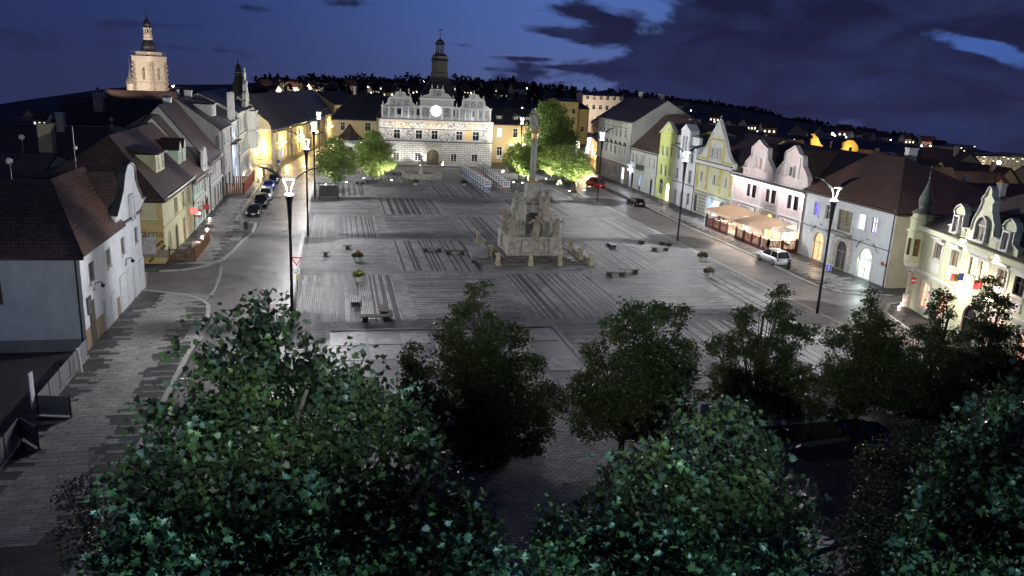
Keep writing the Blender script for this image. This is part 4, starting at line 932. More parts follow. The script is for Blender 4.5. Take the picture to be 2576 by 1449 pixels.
# tiled slopes: the street-side slope is laid course by course
nC = 17
A0, A1, B0, B1 = map(np.array, (e0, e1, K, K2))
CT = plain('brown_roof_course', (.10, .052, .040), .42, .35, 5)
_n = np.cross(A1-A0, B0-A0); _n = _n/np.linalg.norm(_n); _n = _n if _n[2] > 0 else -_n
mbb = MB(); mbb.poly([A0-_n*.05, A1-_n*.05, B1-_n*.05, B0-_n*.05], 0, [(0, 0)]*4); rf = part('roof', mbb, ROOFB, b)
for k in range(nC):
    t0, t1 = k/nC, (k+1.12)/nC; t1 = min(t1, 1); P0, P1, Q0, Q1 = A0+(B0-A0)*t0, A1+(B1-A1)*t0, A0+(B0-A0)*t1, A1+(B1-A1)*t1
    L = np.linalg.norm(P1-P0); H_ = np.linalg.norm(B0-A0)/nC
    m2 = MB(); m2.poly([P0+_n*.075, P1+_n*.075, Q1+_n*.012, Q0+_n*.012], 0, [(0, 0), (L, 0), (L, H_), (0, H_)]); m2.poly([P0-_n*.02, P1-_n*.02, P1+_n*.075, P0+_n*.075], 0, [(0, 0)]*4)
    part('roof_course', m2, tiles('brown_course_tiles', (.115, .060, .045), .4, 5.) if False else ROOFB, rf)
mb = MB(); kk = (-60, -15.8, 11.3); roofslope(mb, (-60, -22.7, 6.9), (UL+.4, -22.7, 6.9), kk, K); roofslope(mb, K2, K2, (-60, -7.5, 11.3), kk) if False else None
roofslope(mb, (-30.5, -9.0, 7.2), (-60, -9.0, 7.2), K, kk); roofslope(mb, (-30.5, -4.6, 7.0), (-30.5, -16, 7.0), K2, (-26.6, -15.8, 11.2)); part('roof', mb, ROOFD, b)
# curved gable at the far end of the facade
gp = [(Lw-9.6, 7.15), (Lw-9.6, 7.6), (Lw-8.9, 8.3), (Lw-8.1, 9.2), (Lw-7.7, 10.2), (Lw-7.0, 10.4), (Lw-6.9, 11.2), (Lw-6.4, 12.0), (Lw-5.6, 12.3), (Lw-4.8, 12.0), (Lw-4.3, 11.2), (Lw-4.2, 10.4), (Lw-3.5, 10.1), (Lw-3.2, 9.2), (Lw-2.4, 8.4), (Lw-1.6, 7.7), (Lw-.2, 7.9), (Lw, 7.15)]
q = [F.px(*p) for p in ((290, 572), (292, 545), (300, 515), (308, 480), (312, 440), (318, 418), (327, 411), (337, 420), (339, 450), (345, 470), (352, 486), (358, 500), (366, 497), (366, 533))]
gp = [(q[0][0], 7.15)]+q[1:-1]+[(Lw, 7.15)]
part('gable', gable_panel(F, gp, .45), WHITEW, b); outline(b, F, gp[1:-1], .12, .12, SLATE)
band(b, F, 7.0, .14, .2, SLATE, 'cornice', 9.5); FG = Fac(F.P(0, 0, .03)[:2], F.P(Lw, 0, .03)[:2])
w_ = pxwin(F, Z1, [(1310,1320,1312,1560)], .75, 'rect')[0]; window(b, FG, *w_[:5], pane=plain('greenish_gable_glass', (.12, .16, .12), .2), surr=WHITEW, name='gable_window')
mb = MB(); gs = (gp[0][0]+Lw)/2; roofslope(mb, (UL-.4, -22.3+gp[0][0], 7.2), (-30, -22.3+gp[0][0], 7.2), (UL-.4, -22.3+gs, 11.0), (-30, -22.3+gs, 11.0)); roofslope(mb, (-30, -4.6, 7.2), (UL-.4, -4.6, 7.2), (-30, -22.3+gs, 11.0), (UL-.4, -22.3+gs, 11.0)); part('roof', mb, ROOFD, b)
for w in ww: window(b, F, *w[:5], sill=True, surr=None, **w[5])
# brick patches, garage doors, small door
def wallpatch(F, z, pts, out=.012):
    mb = MB(); P = [F.px(*z(*p)) for p in pts]; mb.prism([F.P(s, max(zz, .02), .002) for s, zz in P][::-1], (F.n[0]*out, F.n[1]*out, 0)); return mb
part('exposed_brick_patch', wallpatch(F, zw, [(862,1235),(905,1190),(965,1120),(1042,1055),(1065,1310),(975,1430),(880,1449)]), BRICKW, b); part('exposed_brick_patch', wallpatch(F, zw, [(1175,910),(1205,890),(1225,1135),(1190,1170)]), BRICKW, b); part('exposed_brick_patch', wallpatch(F, zw, [(1450,660),(1478,640),(1480,845),(1460,870)]), BRICKW, b)
GAR = plain('pale_garage_paint', (.50, .52, .53), .45, .15, 2)
for k, pts in enumerate(([(1040,935),(1165,820),(1185,1185),(1070,1320)], [(1200,695),(1322,580),(1345,1000),(1230,1135)], [(1335,580),(1440,490),(1465,880),(1360,990)])):
    P = [F.px(*zw(*p)) for p in pts]; s0, s1 = (P[0][0]+P[3][0])/2, (P[1][0]+P[2][0])/2; zt = (P[0][1]+P[1][1])/2
    mb = MB(); mb.hexa([F.P(s0, .03, .01), F.P(s1, .03, .01), F.P(s1, .03, .05), F.P(s0, .03, .05), F.P(s0, zt, .01), F.P(s1, zt, .01), F.P(s1, zt, .05), F.P(s0, zt, .05)]); g = part('garage_door', mb, GAR, b)
    for i in range(2):
        for j in range(3):
            a0, a1 = s0+(s1-s0)*(i+.06)/2, s0+(s1-s0)*(i+.94)/2; c0, c1 = .05+(zt-.05)*(j+.06)/3, .05+(zt-.05)*(j+.94)/3
            mb = MB(); mb.hexa([F.P(a0, c0, .052), F.P(a1, c0, .052), F.P(a1, c0, .085), F.P(a0, c0, .085), F.P(a0, c1, .052), F.P(a1, c1, .052), F.P(a1, c1, .085), F.P(a0, c1, .085)]); part('door_panel', mb, GAR, g)
P = [F.px(*zw(*p)) for p in ((885,1060),(938,1020),(950,1400),(905,1449))]; mb = MB(); s0, s1 = P[0][0]+.35, P[1][0]+.25
mb.hexa([F.P(s0, .03, .012), F.P(s1, .03, .012), F.P(s1, .03, .05), F.P(s0, .03, .05), F.P(s0, 3.3, .012), F.P(s1, 3.3, .012), F.P(s1, 3.3, .05), F.P(s0, 3.3, .05)]); part('door', mb, DKWOOD, b)
mb = MB(); mb.hexa([F.P(s0-.5, 2.5, .055), F.P(s0+.4, 2.5, .055), F.P(s0+.4, 2.5, .09), F.P(s0-.5, 2.5, .09), F.P(s0-.5, 3.8, .055), F.P(s0+.4, 3.8, .055), F.P(s0+.4, 3.8, .09), F.P(s0-.5, 3.8, .09)]); part('window_grille', mb, GLASS, b)
for (x, y) in ((940, 760), (1255, 515)):
    s, z = F.px(*zw(x, y)); mb = MB(); mb.tube([F.P(s-.1, z-.5, .02), F.P(s-.1, z+.05, .15), F.P(s+.1, z+.1, .5), F.P(s+.25, z-.05, .55)], .04, 6); o = part('wall_lamp', mb, DARKM, b); mb = MB(); mb.ball(F.P(s+.25, z-.2, .55), .16); part('camera_dome', mb, BLACK, o)
FSd = Fac((-60, -22.3), (UL, -22.3)); q0, q1 = FSd.px(0, 700), FSd.px(31, 755); mb = MB(); mb.box(-31.5, -22.36, q1[1]-.3, -28.2, -22.305, q0[1]-.2); part('boarded_window', mb, DKWOOD, b)
mb = MB(); mb.tube([(UL-.25, -22.4, 7.0), (UL-.25, -22.4, .2)], .06); part('downpipe', mb, DARKM, b)
mb = MB(); mb.box(-60, -22.36, .02, UL-.3, -22.305, 1.0); part('plinth', mb, plaster('damp_plinth', (.18, .19, .20), .6), b)
# 1 cafe
F = Fac((UL, 4.9), (UL, 22.0))
w1 = pxwin(F, ZL, [(835,640,835,838)], 1.5, 'rect')+pxwin(F, ZL, [(922,578,920,762),(990,505,988,700)], 1.0, 'rect'); w1 = equalize(w1)
for q in w1[1:]: q.append(dict(pane=plain('wooden_shutter', (.24, .12, .05), .6, .3, 5)))
w1[0].append(dict(pane=OLIVEG))
g1 = [[2.6, .8, 1.3, 2.1, 'arch', {}], [6.4, .12, 1.4, 2.8, 'arch', dict(frame=BRWOOD, pane=plain('wooden_shutter', (.24, .12, .05)))], [11.0, .12, 1.3, 2.7, 'door', dict(frame=DKWOOD, pane=emit('dim_warm_door', (1, .6, .45), .5, .5))], [14.4, .5, 1.6, 2.2, 'rect', dict(pane=emit('dim_pink_shop', (1, .5, .4), .35, .8, 2))]]
b, F = house('cafe_building', 'yellow cafe building with brown lettering and coffee beans on its side wall', F.A, F.B, 13, 6.9, 12.4, CAFEL, ROOFD, w1+g1, 'house', surr=PALEY, hipL=5.5, rp=.45)
FSd = Fac((-36.2, 4.88), (UL, 4.88)); q = pxwin(FSd, ZL, [(515,714,512,898)], 1.35, 'cross')[0]
mb = MB(); wall(mb, FSd, .02, 6.85, [hole(q)], .3); part('side_wall', mb, CAFE, b); window(b, FSd, *q[:5], frame=DKWOOD, pane=LIT_V, label='violet lit side window')
BRP_ = plain('brown_wall_paint', (.17, .075, .03), .7)
s, z = FSd.px(*ZL(555, 1085)); lettering(b, FSd, 'kavárna', s-.75, z, 1.15, BRP_, .02)
for (x, y) in ((590,1235),(680,1250),(650,1195),(540,1398)):
    s, z = FSd.px(*ZL(x, y)); mb = MB(); pts = [(s+.32*math.cos(t)*.9+.1*math.sin(t), z+.27*math.sin(t)+.1*math.cos(t)) for t in np.linspace(0, 6.28, 13)[:-1]]; mb.prism([FSd.P(a, c, .004) for a, c in pts], (0, -.012, 0)); o = part('painted_coffee_bean', mb, BRP_, b)
    mb = MB(); mb.tube([FSd.P(s-.22, z+.12, .02), FSd.P(s, z+.03, .02), FSd.P(s+.02, z-.03, .02), FSd.P(s+.22, z-.14, .02)], .02, 4); part('bean_crease', mb, CAFE, o)
s, z = FSd.px(*ZL(515, 1210)); board(b, FSd, s-.3, z, 1.9, 2.1, plain('faded_poster', (.42, .40, .38), .6, .3, 3), .03, name='poster'); s, z = FSd.px(*ZL(560, 1325)); board(b, FSd, s-.2, z, 3.4, .8, plain('grey_painted_panel', (.24, .2, .14), .7), .02, name='painted_panel')
band(b, F, 3.7, .14, .12, PALEY, 'string_course'); band(b, F, 6.45, .3, .35, PALEY)
SIGNR = emit('red_white_sign', (.9, .25, .2), .8)
def dormer(b, F, s, z, w, h, dep, wm, rm, n=2, gab=False, slope=.9):
    mb = MB(); o0 = -dep*.0
    y0 = -1.6; mb.hexa([F.P(s-w/2, z, y0), F.P(s+w/2, z, y0), F.P(s+w/2, z, y0-dep), F.P(s-w/2, z, y0-dep), F.P(s-w/2, z+h, y0), F.P(s+w/2, z+h, y0), F.P(s+w/2, z+h, y0-dep), F.P(s-w/2, z+h, y0-dep)]); dm = part('dormer', mb, wm, b)
    mb = MB()
    if gab:
        mb.prism([F.P(s-w/2-.2, z+h, y0+.15), F.P(s+w/2+.2, z+h, y0+.15), F.P(s, z+h+w*.75, y0+.15)], (-F.n[0]*(dep+.3), -F.n[1]*(dep+.3), 0))
    else: mb.hexa([F.P(s-w/2-.25, z+h+.01, y0+.4), F.P(s+w/2+.25, z+h+.01, y0+.4), F.P(s+w/2+.25, z+h+.6, y0-dep), F.P(s-w/2-.25, z+h+.6, y0-dep), F.P(s-w/2-.25, z+h+.16, y0+.4), F.P(s+w/2+.25, z+h+.16, y0+.4), F.P(s+w/2+.25, z+h+.9, y0-dep), F.P(s-w/2-.25, z+h+.9, y0-dep)])
    part('dormer_roof', mb, rm, dm)
    FD = Fac(F.P(0, 0, y0+.09)[:2], F.P(F.L, 0, y0+.09)[:2])
    for i in range(n):
        c = s+(i-(n-1)/2)*w/n; M = winmesh(.75 if n > 1 else w*.6, h*.8, 'cross', WHITE, GLASS, None, False)
        o = link('window_frame', M[0], dm, Vector(FD.P(c, z+h*.1, .13))-wloc(dm), F.ang); M2 = None
dormer(b, F, 8.3, 8.5, 4.2, 1.9, 3.6, PALEY, ROOFD, 2)
mb = MB(); s, z = F.px(*ZL(1000, 805)); mb.hexa([F.P(s-.05, z-.4, .1), F.P(s+.05, z-.4, .1), F.P(s+.05, z-.4, 1.0), F.P(s-.05, z-.4, 1.0), F.P(s-.05, z+.4, .1), F.P(s+.05, z+.4, .1), F.P(s+.05, z+.4, 1.0), F.P(s-.05, z+.4, 1.0)]); part('hanging_sign', mb, SIGNR, b)
# 2 mint
F = Fac((UL, 22.0), (UL, 31.4)); w1 = [[1.5+2.1*k, 4.3, .95, 1.6, 'rect'] for k in range(4)]
g1 = [[1.3, .12, 1.1, 2.5, 'door', dict(frame=plain('green_door', (.03, .12, .07), .5))], [4.6, .6, 2.6, 1.9, 'rect'], [7.9, .12, 1.2, 2.5, 'door', dict(frame=DKWOOD)]]
b, F = house('townhouse', 'small mint green shop house between the cafe and the grey house', F.A, F.B, 13, 6.3, 12.4, MINT, ROOFB, w1+g1, surr=OFFW, rp=.45)
band(b, F, 3.45, .25, .35, OFFW, 'string_course'); board(b, F, 5.4, 3.05, 3.2, .6, plain('shop_fascia', (.42, .30, .26), .5), .12)
dormer(b, F, 2.6, 8.0, 1.6, 1.7, 3., MINT, ROOFD, 1, True); dormer(b, F, 5.6, 8.0, 1.6, 1.7, 3., MINT, ROOFD, 1, True)
mb = MB(); s, z = F.px(*ZL(1050, 835)); mb.hexa([F.P(s-.05, z-.45, .1), F.P(s+.05, z-.45, .1), F.P(s+.05, z-.45, .95), F.P(s-.05, z-.45, .95), F.P(s-.05, z+.45, .1), F.P(s+.05, z+.45, .1), F.P(s+.05, z+.45, .95), F.P(s-.05, z+.45, .95)]); hs = part('hanging_sign', mb, plain('red_sign', (.5, .05, .04), .5), b)
mb = MB(); mb.hexa([F.P(s-.07, z-.2, .2), F.P(s+.07, z-.2, .2), F.P(s+.07, z-.2, .85), F.P(s-.07, z-.2, .85), F.P(s-.07, z+.2, .2), F.P(s+.07, z+.2, .2), F.P(s+.07, z+.2, .85), F.P(s-.07, z+.2, .85)]); part('sign_face', mb, emit('white_sign_face', (1, .9, .85), 1.2), hs)
mb = MB(); s, z = F.px(*ZL(1155, 760)); mb.hexa([F.P(s-.05, z-.3, .1), F.P(s+.05, z-.3, .1), F.P(s+.05, z-.3, .9), F.P(s-.05, z-.3, .9), F.P(s-.05, z+.3, .1), F.P(s+.05, z+.3, .1), F.P(s+.05, z+.3, .9), F.P(s-.05, z+.3, .9)]); part('hanging_sign', mb, plain('red_sign', (.5, .05, .04)), b)
# 3 narrow
F = Fac((UL, 31.4), (UL, 35.6)); b, F = house('townhouse', 'narrow pale grey house with a small white gable next to the mint house', F.A, F.B, 13, 6.1, 13.2, OFFW, ROOFD, [[1.2, 4.2, .8, 1.5, 'rect'], [2.9, 4.2, .8, 1.5, 'rect'], [2.1, .12, 2.2, 2.6, 'arch', dict(frame=DKWOOD)]], surr=None, rp=.45)
part('gable', gable_panel(F, [(.1, 6.1), (4.1, 6.1), (4.0, 7.4), (3.4, 8.9), (2.1, 9.4), (.8, 8.9), (.2, 7.4)], .3), OFFW, b); window(b, Fac(F.P(0, 0, .03)[:2], F.P(4.2, 0, .03)[:2]), 2.1, 7.0, .8, 1.3, 'rect')
# 4 grey with lower eaves
F = Fac((UL, 35.6), (UL, 48.0)); w1 = equalize(pxwin(F, ZA, [(40,785,37,980),(80,758,76,955),(115,740,113,935)], .95)); g1 = [[1.6, .3, 1.2, 2.4, 'rect', dict(pane=emit('string_light_window', (1, .8, .7), 1.3, .9, 6), label='window full of small pink white lights')], [5.2, .12, 1.5, 2.9, 'arch', dict(frame=GREYL)], [8.4, .12, 1.3, 2.8, 'door', dict(frame=DKWOOD)], [11.0, .12, 1.3, 2.8, 'door', dict(frame=DKWOOD)]]
b, F = house('townhouse', 'grey house with low tiled roof and an arched passage beside the tall grey one', F.A, F.B, 13, 7.2, 14.5, GREYL, ROOFD, w1+g1, surr=None, rp=.45); chimney(b, -29.5, 44, 13, 15.0, .5, WHITE)
band(b, F, 3.7, .2, .3, OFFW, 'string_course')
# 5 tall grey
F = Fac((UL, 48.0), (UL, 60.5)); w1 = equalize(pxwin(F, ZA, [(178,350,174,525),(215,338,213,508),(250,325,248,493)], 1.0)); w2 = equalize(pxwin(F, ZA, [(168,712,168,903),(205,692,205,880),(240,672,240,853)], 1.0))
for L in (w1, w2): L.append([L[-1][0]+2.6, L[-1][1], 1.0, L[-1][3], 'cross'])
g1 = [[2.0, .12, 1.5, 3, 'door', dict(frame=DKWOOD)], [5.0, .12, 1.5, 3, 'door', dict(frame=DKWOOD)], [9.5, .12, 2.2, 3, 'door', dict(frame=DKWOOD)]]
b, F = house('townhouse', 'tall grey three storey house with flat facade on the left side of the street', F.A, F.B, 13, 10.8, 15.0, GREYL, ROOFD, w1+w2+g1, surr=None, rp=.45)
mb = MB(); mb.poly([F.P(0, 7, .003-.0), F.P(0, 7, -13), F.P(0, 10.8, -13), F.P(0, 15.0, -5.9), F.P(0, 10.8)]); chimney(b, -28.8, 57, 13.5, 15.8, .5, OFFW); chimney(b, -31, 51, 13.0, 15.3, .4, STONEL)
dormer(b, F, 7.2, 12.2, 4.4, 1.8, 3.0, OFFW, ROOFD, 2)
# 6 bluish lit
F = Fac((UL, 60.5), (UL, 71.0)); BLUW = plaster('bluish_render', (.46, .50, .56), .2)
w1 = [[2.0+3.2*k, z, 1.1, 2.0, 'cross'] for z in (4.6, 8.0) for k in range(3)]; g1 = [[2.0, .12, 1.5, 2.9, 'door', dict(frame=DKWOOD)], [7.0, .3, 3.2, 2.6, 'rect', dict(pane=emit('cold_shop_front', (.7, .8, 1.), .8, .5))]]
b, F = house('townhouse', 'blue white lit house with two upright pinnacles above its eaves', F.A, F.B, 13, 11.2, 14.6, BLUW, ROOFD, w1+g1, surr=OFFW, rp=.45, sill=True)
for s in (1.2, 4.6): part('pinnacle', gable_panel(F, [(s, 10.8), (s+.7, 10.8), (s+.6, 15.2), (s+.35, 15.7), (s+.1, 15.2)], .7, .3), OFFW, b)
band(b, F, 7.2, .25, .9, SLATE, 'canopy', 1, 9.5)
lamp('SPOT', F.P(2.0, 7.0, 1.3), 150, (.72, .82, 1.), 'facade_spot', b, size=.1, spot=120, aim=F.P(4.5, 1.8, 0)); lamp('SPOT', F.P(5, 7.6, 1.0), 60, (.75, .85, 1.), 'facade_spot', b, size=.1, spot=120, aim=F.P(5, 10, 0))
# 7 ornate with bay and gable
F = Fac((UL, 71.0), (UL, 95.2)); w1 = [[1.8+2.95*k, z, 1.2, 2.1, 'cross'] for z in (4.7, 8.6) for k in range(8)]; g1 = [[1.8+2.95*k, .3, 1.6, 2.8, 'arch' if k % 2 else 'rect', dict(frame=OFFW, pane=plain('shop_glass', (.06, .06, .08)))] for k in range(8)]
ORN = plaster('ornate_stone_render', (.44, .43, .37), .4)
b, F = house('townhouse', 'richly decorated corner house with stepped bay and statue topped gable', F.A, F.B, 14, 12.2, 15.2, ORN, SLATE, w1+g1, surr=OFFW, rp=.45, cornice=OFFW)
for z in (4.1, 7.7, 11.5): band(b, F, z, .25, .3, OFFW, 'string_course')
mb = MB(); mb.hexa([F.P(17.2, 4.0, .01), F.P(22.6, 4.0, .01), F.P(22.0, 4.0, 1.5), F.P(17.8, 4.0, 1.5), F.P(17.2, 11.3, .01), F.P(22.6, 11.3, .01), F.P(22.0, 11.3, 1.5), F.P(17.8, 11.3, 1.5)]); part('bay', mb, ORN, b)
for z in (5.0, 8.4): 
    FB_ = Fac(F.P(17.8, 0, 1.52)[:2], F.P(22.0, 0, 1.52)[:2]); window(b, FB_, 1.2, z, .9, 1.9, 'cross', name='gable_window', surr=OFFW); window(b, FB_, 3.0, z, .9, 1.9, 'cross', name='gable_window', surr=OFFW)
    FB_ = Fac(F.P(17.25, 0, .1)[:2], F.P(17.8, 0, 1.52)[:2])
for z in (7.6, 11.2): band(b, F, z, .25, 1.7, OFFW, 'bay_cornice', 17.1, 22.7)
gp = [(13, 12.2), (13, 13.2), (14, 13.6), (14.5, 14.8), (15.6, 15.2), (16, 16.6), (17, 17.4), (18, 16.6), (18.4, 15.2), (19.5, 14.8), (20, 13.6), (21, 13.2), (21, 12.2)]
part('gable', gable_panel(F, gp, .5), ORN, b); outline(b, F, gp[1:-1], .14, .2, OFFW)
mb = MB(); mb.lathe([(.35, 0), (.25, .6), (.3, 1.2), (.22, 1.6), (.12, 1.8), (.16, 2.1), (.02, 2.3)], F.P(17, 17.4, -.2), 8); part('gable_statue', mb, OFFW, b)
lamp('SPOT', F.P(12, 3.6, 3.0), 60, (1, .97, .85), 'facade_spot', b, size=.1, spot=140, aim=F.P(14, 9, 0))
# 8 yellow gabled house closing the row, and the row running up the curving street
F = Fac((-23.6, 96.2), (-19.5, 96.6)); F = Fac((-24.4, 96.0), (-19.4, 96.7)); Ly = F.L
w1 = [[Ly*.5, 4.6, .95, 1.8, 'rect', dict(pane=BRP)], [Ly*.5, 1.4, .95, 1.7, 'rect', dict(pane=BRP)]]
YB = thing('townhouse', 'yellow lit house end wall with a curved half gable and one bright wall lamp', 'house', (-24.4, 96, 0)); mb = MB(); wall(mb, F, 0, 7.4, [hole(w) for w in w1]); part('wall', mb, YELW, YB)
for w in w1: window(YB, F, *w[:5], surr=OFFW, **w[5])
gp = [(0, 7.4), (Ly, 7.4), (Ly, 7.9), (Ly-.6, 9.0), (Ly-1.6, 9.7), (Ly-2.6, 10.6), (Ly-3.6, 12.2), (0, 13)]; part('gable', gable_panel(F, gp, .5), YELW, YB); band(YB, F, 7.1, .4, .35, OFFW); band(YB, F, .02, .9, .08, CREAM, 'plinth')
for s in (.35, Ly-.35): band(YB, F, .95, 6.1, .09, YELT, 'pilaster', s-.25, s+.25)
def wall_lantern(b, F, s, z, power, col=(1., .72, .30), out=.7, st=22., nm='street_lantern'):
    mb = MB(); mb.tube([F.P(s, z+.1, .02), F.P(s, z+.35, out*.6), F.P(s, z+.2, out)], .03, 5); o = part('lantern_bracket', mb, DARKM, b); mb = MB(); mb.ball(F.P(s, z, out), .26); part('lantern_globe', mb, emit('sodium_globe', (1., .72, .32), st), o)
    lamp('POINT', F.P(s, z, out+.42), power, col, 'lantern_light', o, size=.15)
wall_lantern(YB, F, Ly*.5, 3.75, 300)
segs = [((-19.4, 96.7), (-16.2, 113), 'brown roofed yellow house, the nearest of the row along the curving street'), ((-16.2, 113), (-12.6, 132), 'yellow house with many windows halfway along the curving street'), ((-12.6, 132), (-9.2, 152), 'third yellow house along the curving street'), ((-9.2, 152), (-6.6, 172), 'yellow house with a pale roof strip near the street bend')]
for k, (a, c, lb) in enumerate(segs):
    F = Fac(a, c); n = int(F.L/2.9); hh = 7.3+.15*k
    ws_ = [[1.4+(F.L-2.8)*i/(n-1), z, 1.1, 1.75 if z > 3 else 2.2, 'arch' if (z < 3 and i % 3 == 1) else 'cross', dict(pane=GLASS if (i+k) % 4 else BRP)] for z in (4.5, .7) for i in range(n)]
    b, F = house('townhouse', lb, a, c, 13, hh, 14.2, YELW, ROOFG if k < 3 else tiles('pale_roof', (.16, .13, .10)), ws_, surr=OFFW, rp=.5, ov=.5)
    band(b, F, hh-.4, .35, .35, OFFW); band(b, F, 3.6, .2, .2, OFFW, 'string_course')
    if k != 2: wall_lantern(b, F, F.L*(.45 if k else .5), 4.2, [230, 330, 0, 380][k])
    else: wall_lantern(b, F, F.L*.3, 4.2, 260)
# yellow taller buildings at the bend
F = Fac((-6.6, 172), (-1.2, 176)); F2 = Fac((-6.5, 173.0), (.8, 182))
b, F = house('townhouse', 'taller bright yellow house at the bend of the curving street', (-6.4, 172.6), (2.0, 186), 13, 10.2, 13.6, YELW, ROOFR, [[1.3+2.35*i, z, 1.15, 1.9, 'rect'] for z in (7.2, 3.9, .8) for i in range(7)], surr=None); band(b, F, 9.8, .35, .4, OFFW); wall_lantern(b, F, 4, 4, 260)
# cream building left of the town hall
b, F = house('townhouse', 'cream house with dark hipped roof just left of the town hall', (-6.5, 113.2), (4.4, 113.2), 16, 9.3, 15.0, YELW, SLATE, [[2.1, 6.5, 1.0, 1.9, 'cross'], [7.9, 6.5, 1.3, 1.9, 'cross'], [7.9, 2.5, 1.3, 1.9, 'cross'], [3.0, 2.5, 1.3, 1.9, 'cross']], surr=None, hipL=5); chimney(b, -1.5, 121, 13, 16.4, .35, PINK)
mb = MB(); mb.poly([(-6.5, 129, 0), (-6.5, 113.19, 0), (-6.5, 113.19, 9.3), (-6.5, 129, 9.3)][::-1]); 
# yellow house right of the town hall
YR = plaster('warm_yellow_render', (.52, .42, .24), .3)
b, F = house('townhouse', 'yellow house with tall dark mansard right of the town hall and one lit window', (31.3, 112), (46, 112), 12, 9.4, 13.0, YR, SLATE, [[1.6, 6.2, 1.1, 2.1, 'cross', dict(pane=LIT_C, label='cold lit window')], [5.6, 6.2, 1.1, 2.1, 'cross'], [9.4, 6.2, 1.1, 2.1, 'cross'], [12.4, 6.2, 1.1, 2.1, 'cross'], [1.8, 1.0, 1.3, 2.8, 'door'], [5.6, 1.0, 1.4, 2.4, 'rect'], [9.4, 1.0, 1.4, 2.4, 'rect']], surr=OFFW)
mb = MB(); s, z = 5.2, 4.2; mb.hexa([F.P(s-1, z, .05), F.P(s+1, z, .05), F.P(s+1, z, .25), F.P(s-1, z, .25), F.P(s-1, z+.45, .05), F.P(s+1, z+.45, .05), F.P(s+1, z+.45, .25), F.P(s-1, z+.45, .25)]); part('neon_sign', mb, emit('green_white_neon', (.4, 1., .65), 5), b)
for s in (1.7, 5.9, 8.6): dormer(b, F, s, 10.0, 1.5, 1.1, 1.2, SLATE, SLATE, 1)
wall_lantern(b, F, 7.6, 4.6, 200)
# ------------------------------------------------------------------ town hall
VT = 101.0
HALLB = blocks('sgraffito_blockwork', (.44, .43, .40), (.50, .49, .46), (.10, .095, .09), 1.25, .45, .045); HALL = plaster('town_hall_render', (.46, .45, .42), .3)
SGR = sgraffito('sgraffito_figures', (.50, .49, .46), (.11, .10, .10), 2.2, .50); SGG = sgraffito('grey_sgraffito', (.24, .24, .24), (.05, .05, .055), 2.5, .50); FRI = sgraffito('frieze_painting', (.52, .42, .30), (.16, .14, .15), 1.2, .47)
F = Fac((3.4, VT), (29.1, VT)); LT = F.L
th = thing('town_hall', 'Renaissance town hall with black and white sgraffito, three stepped gables and a lit clock', 'town hall', (3.4, VT, 0))
w1 = equalize(pxwin(F, ZT, [(543,782,543,890),(808,795,808,900),(998,800,998,912),(1297,820,1295,925),(1497,832,1495,940)], 1.45, 'cross'))
w0 = equalize(pxwin(F, ZT, [(535,1062,535,1150),(795,1068,795,1160),(1228,1088,1228,1182),(1480,1098,1478,1192)], 1.35, 'grid'))
ds = F.px(*ZT(975, 1130))[0]; dr = [[ds, .05, 2.6, 3.7, 'arch', dict(frame=DKWOOD, pane=plain('oak_gate_planks', (.10, .075, .05), .6, .3, 6), label='arched wooden gate')]]
mb = MB(); wall(mb, F, 0, 6.15, [hole(w) for w in w1+w0+dr], .35); part('wall', mb, HALLB, th)
mb = MB(); wall(mb, F, 6.15, 10.2, [hole(w) for w in w1], .35)
mb.poly([(3.4, VT, 0), (3.4, VT+16, 0), (3.4, VT+16, 10.2), (3.4, VT, 10.2)][::-1]); mb.poly([(29.1, VT, 0), (29.1, VT+16, 0), (29.1, VT+16, 10.2), (29.1, VT, 10.2)]); mb.poly([(3.4, VT+16, 0), (29.1, VT+16, 0), (29.1, VT+16, 10.2), (3.4, VT+16, 10.2)]); part('upper_wall', mb, HALL, th)
for w in w1+w0+dr: window(th, F, *w[:5], surr=HALL if w not in dr else None, surrw=.2, **(w[5] if len(w) > 5 else {}))
z1b = F.px(*ZT(998, 925))[1]; band(th, F, z1b-.35, .2, .22, SLATE, 'string_course'); band(th, F, 8.15, .14, .16, SLATE, 'string_course'); band(th, F, 9.75, .45, .7, plaster('pale_cornice', (.60, .55, .48), .2)); band(th, F, 10.2, .06, .8, plain('dark_red_gutter', (.12, .03, .03), .5), 'gutter')
band(th, F, .02, .7, .06, STONE, 'plinth', 0, ds-2.1); band(th, F, .02, .7, .06, STONE, 'plinth', ds+2.1)
def tpanel(x, y, w, h, mat, arch=False, out=.05, name='sgraffito_panel', label=None, F_=None):
    s, z = F.px(*ZT(x, y)); k = .0203*LT/25.7; ww, hh = w*k/2, h*k*1.04/2
    mb = MB(); pts = [(s-ww, z-hh), (s+ww, z-hh)] + ([(s+ww*math.cos(a), z+hh-ww+ww*math.sin(a)) for a in np.linspace(0, math.pi, 7)] if arch else [(s+ww, z+hh), (s-ww, z+hh)])
    mb.prism([F.P(a, c, .006) for a, c in pts], (0, -out, 0)); return part(name, mb, mat, th, label)
for x, y, w, h in ((440,835,100,130),(682,838,140,128),(905,848,62,125),(1150,858,180,128),(1600,870,76,126)): tpanel(x, y, w, h, SGR)
tpanel(1402, 865, 74, 128, plain('gilded_crest', (.50, .36, .16), .6, .5, 4), label='golden coat of arms panel')
for x, w in ((415,64),(465,30),(1585,60),(1640,40)): tpanel(x, 712+(x-415)*.034, w, 60, SGR)
for i, x in enumerate(range(520, 1560, 130)): tpanel(x+20, 712+(x-415)*.034, 118, 74, FRI if i in (0, 1, 3, 4, 7) else SGR, name='frieze_panel')
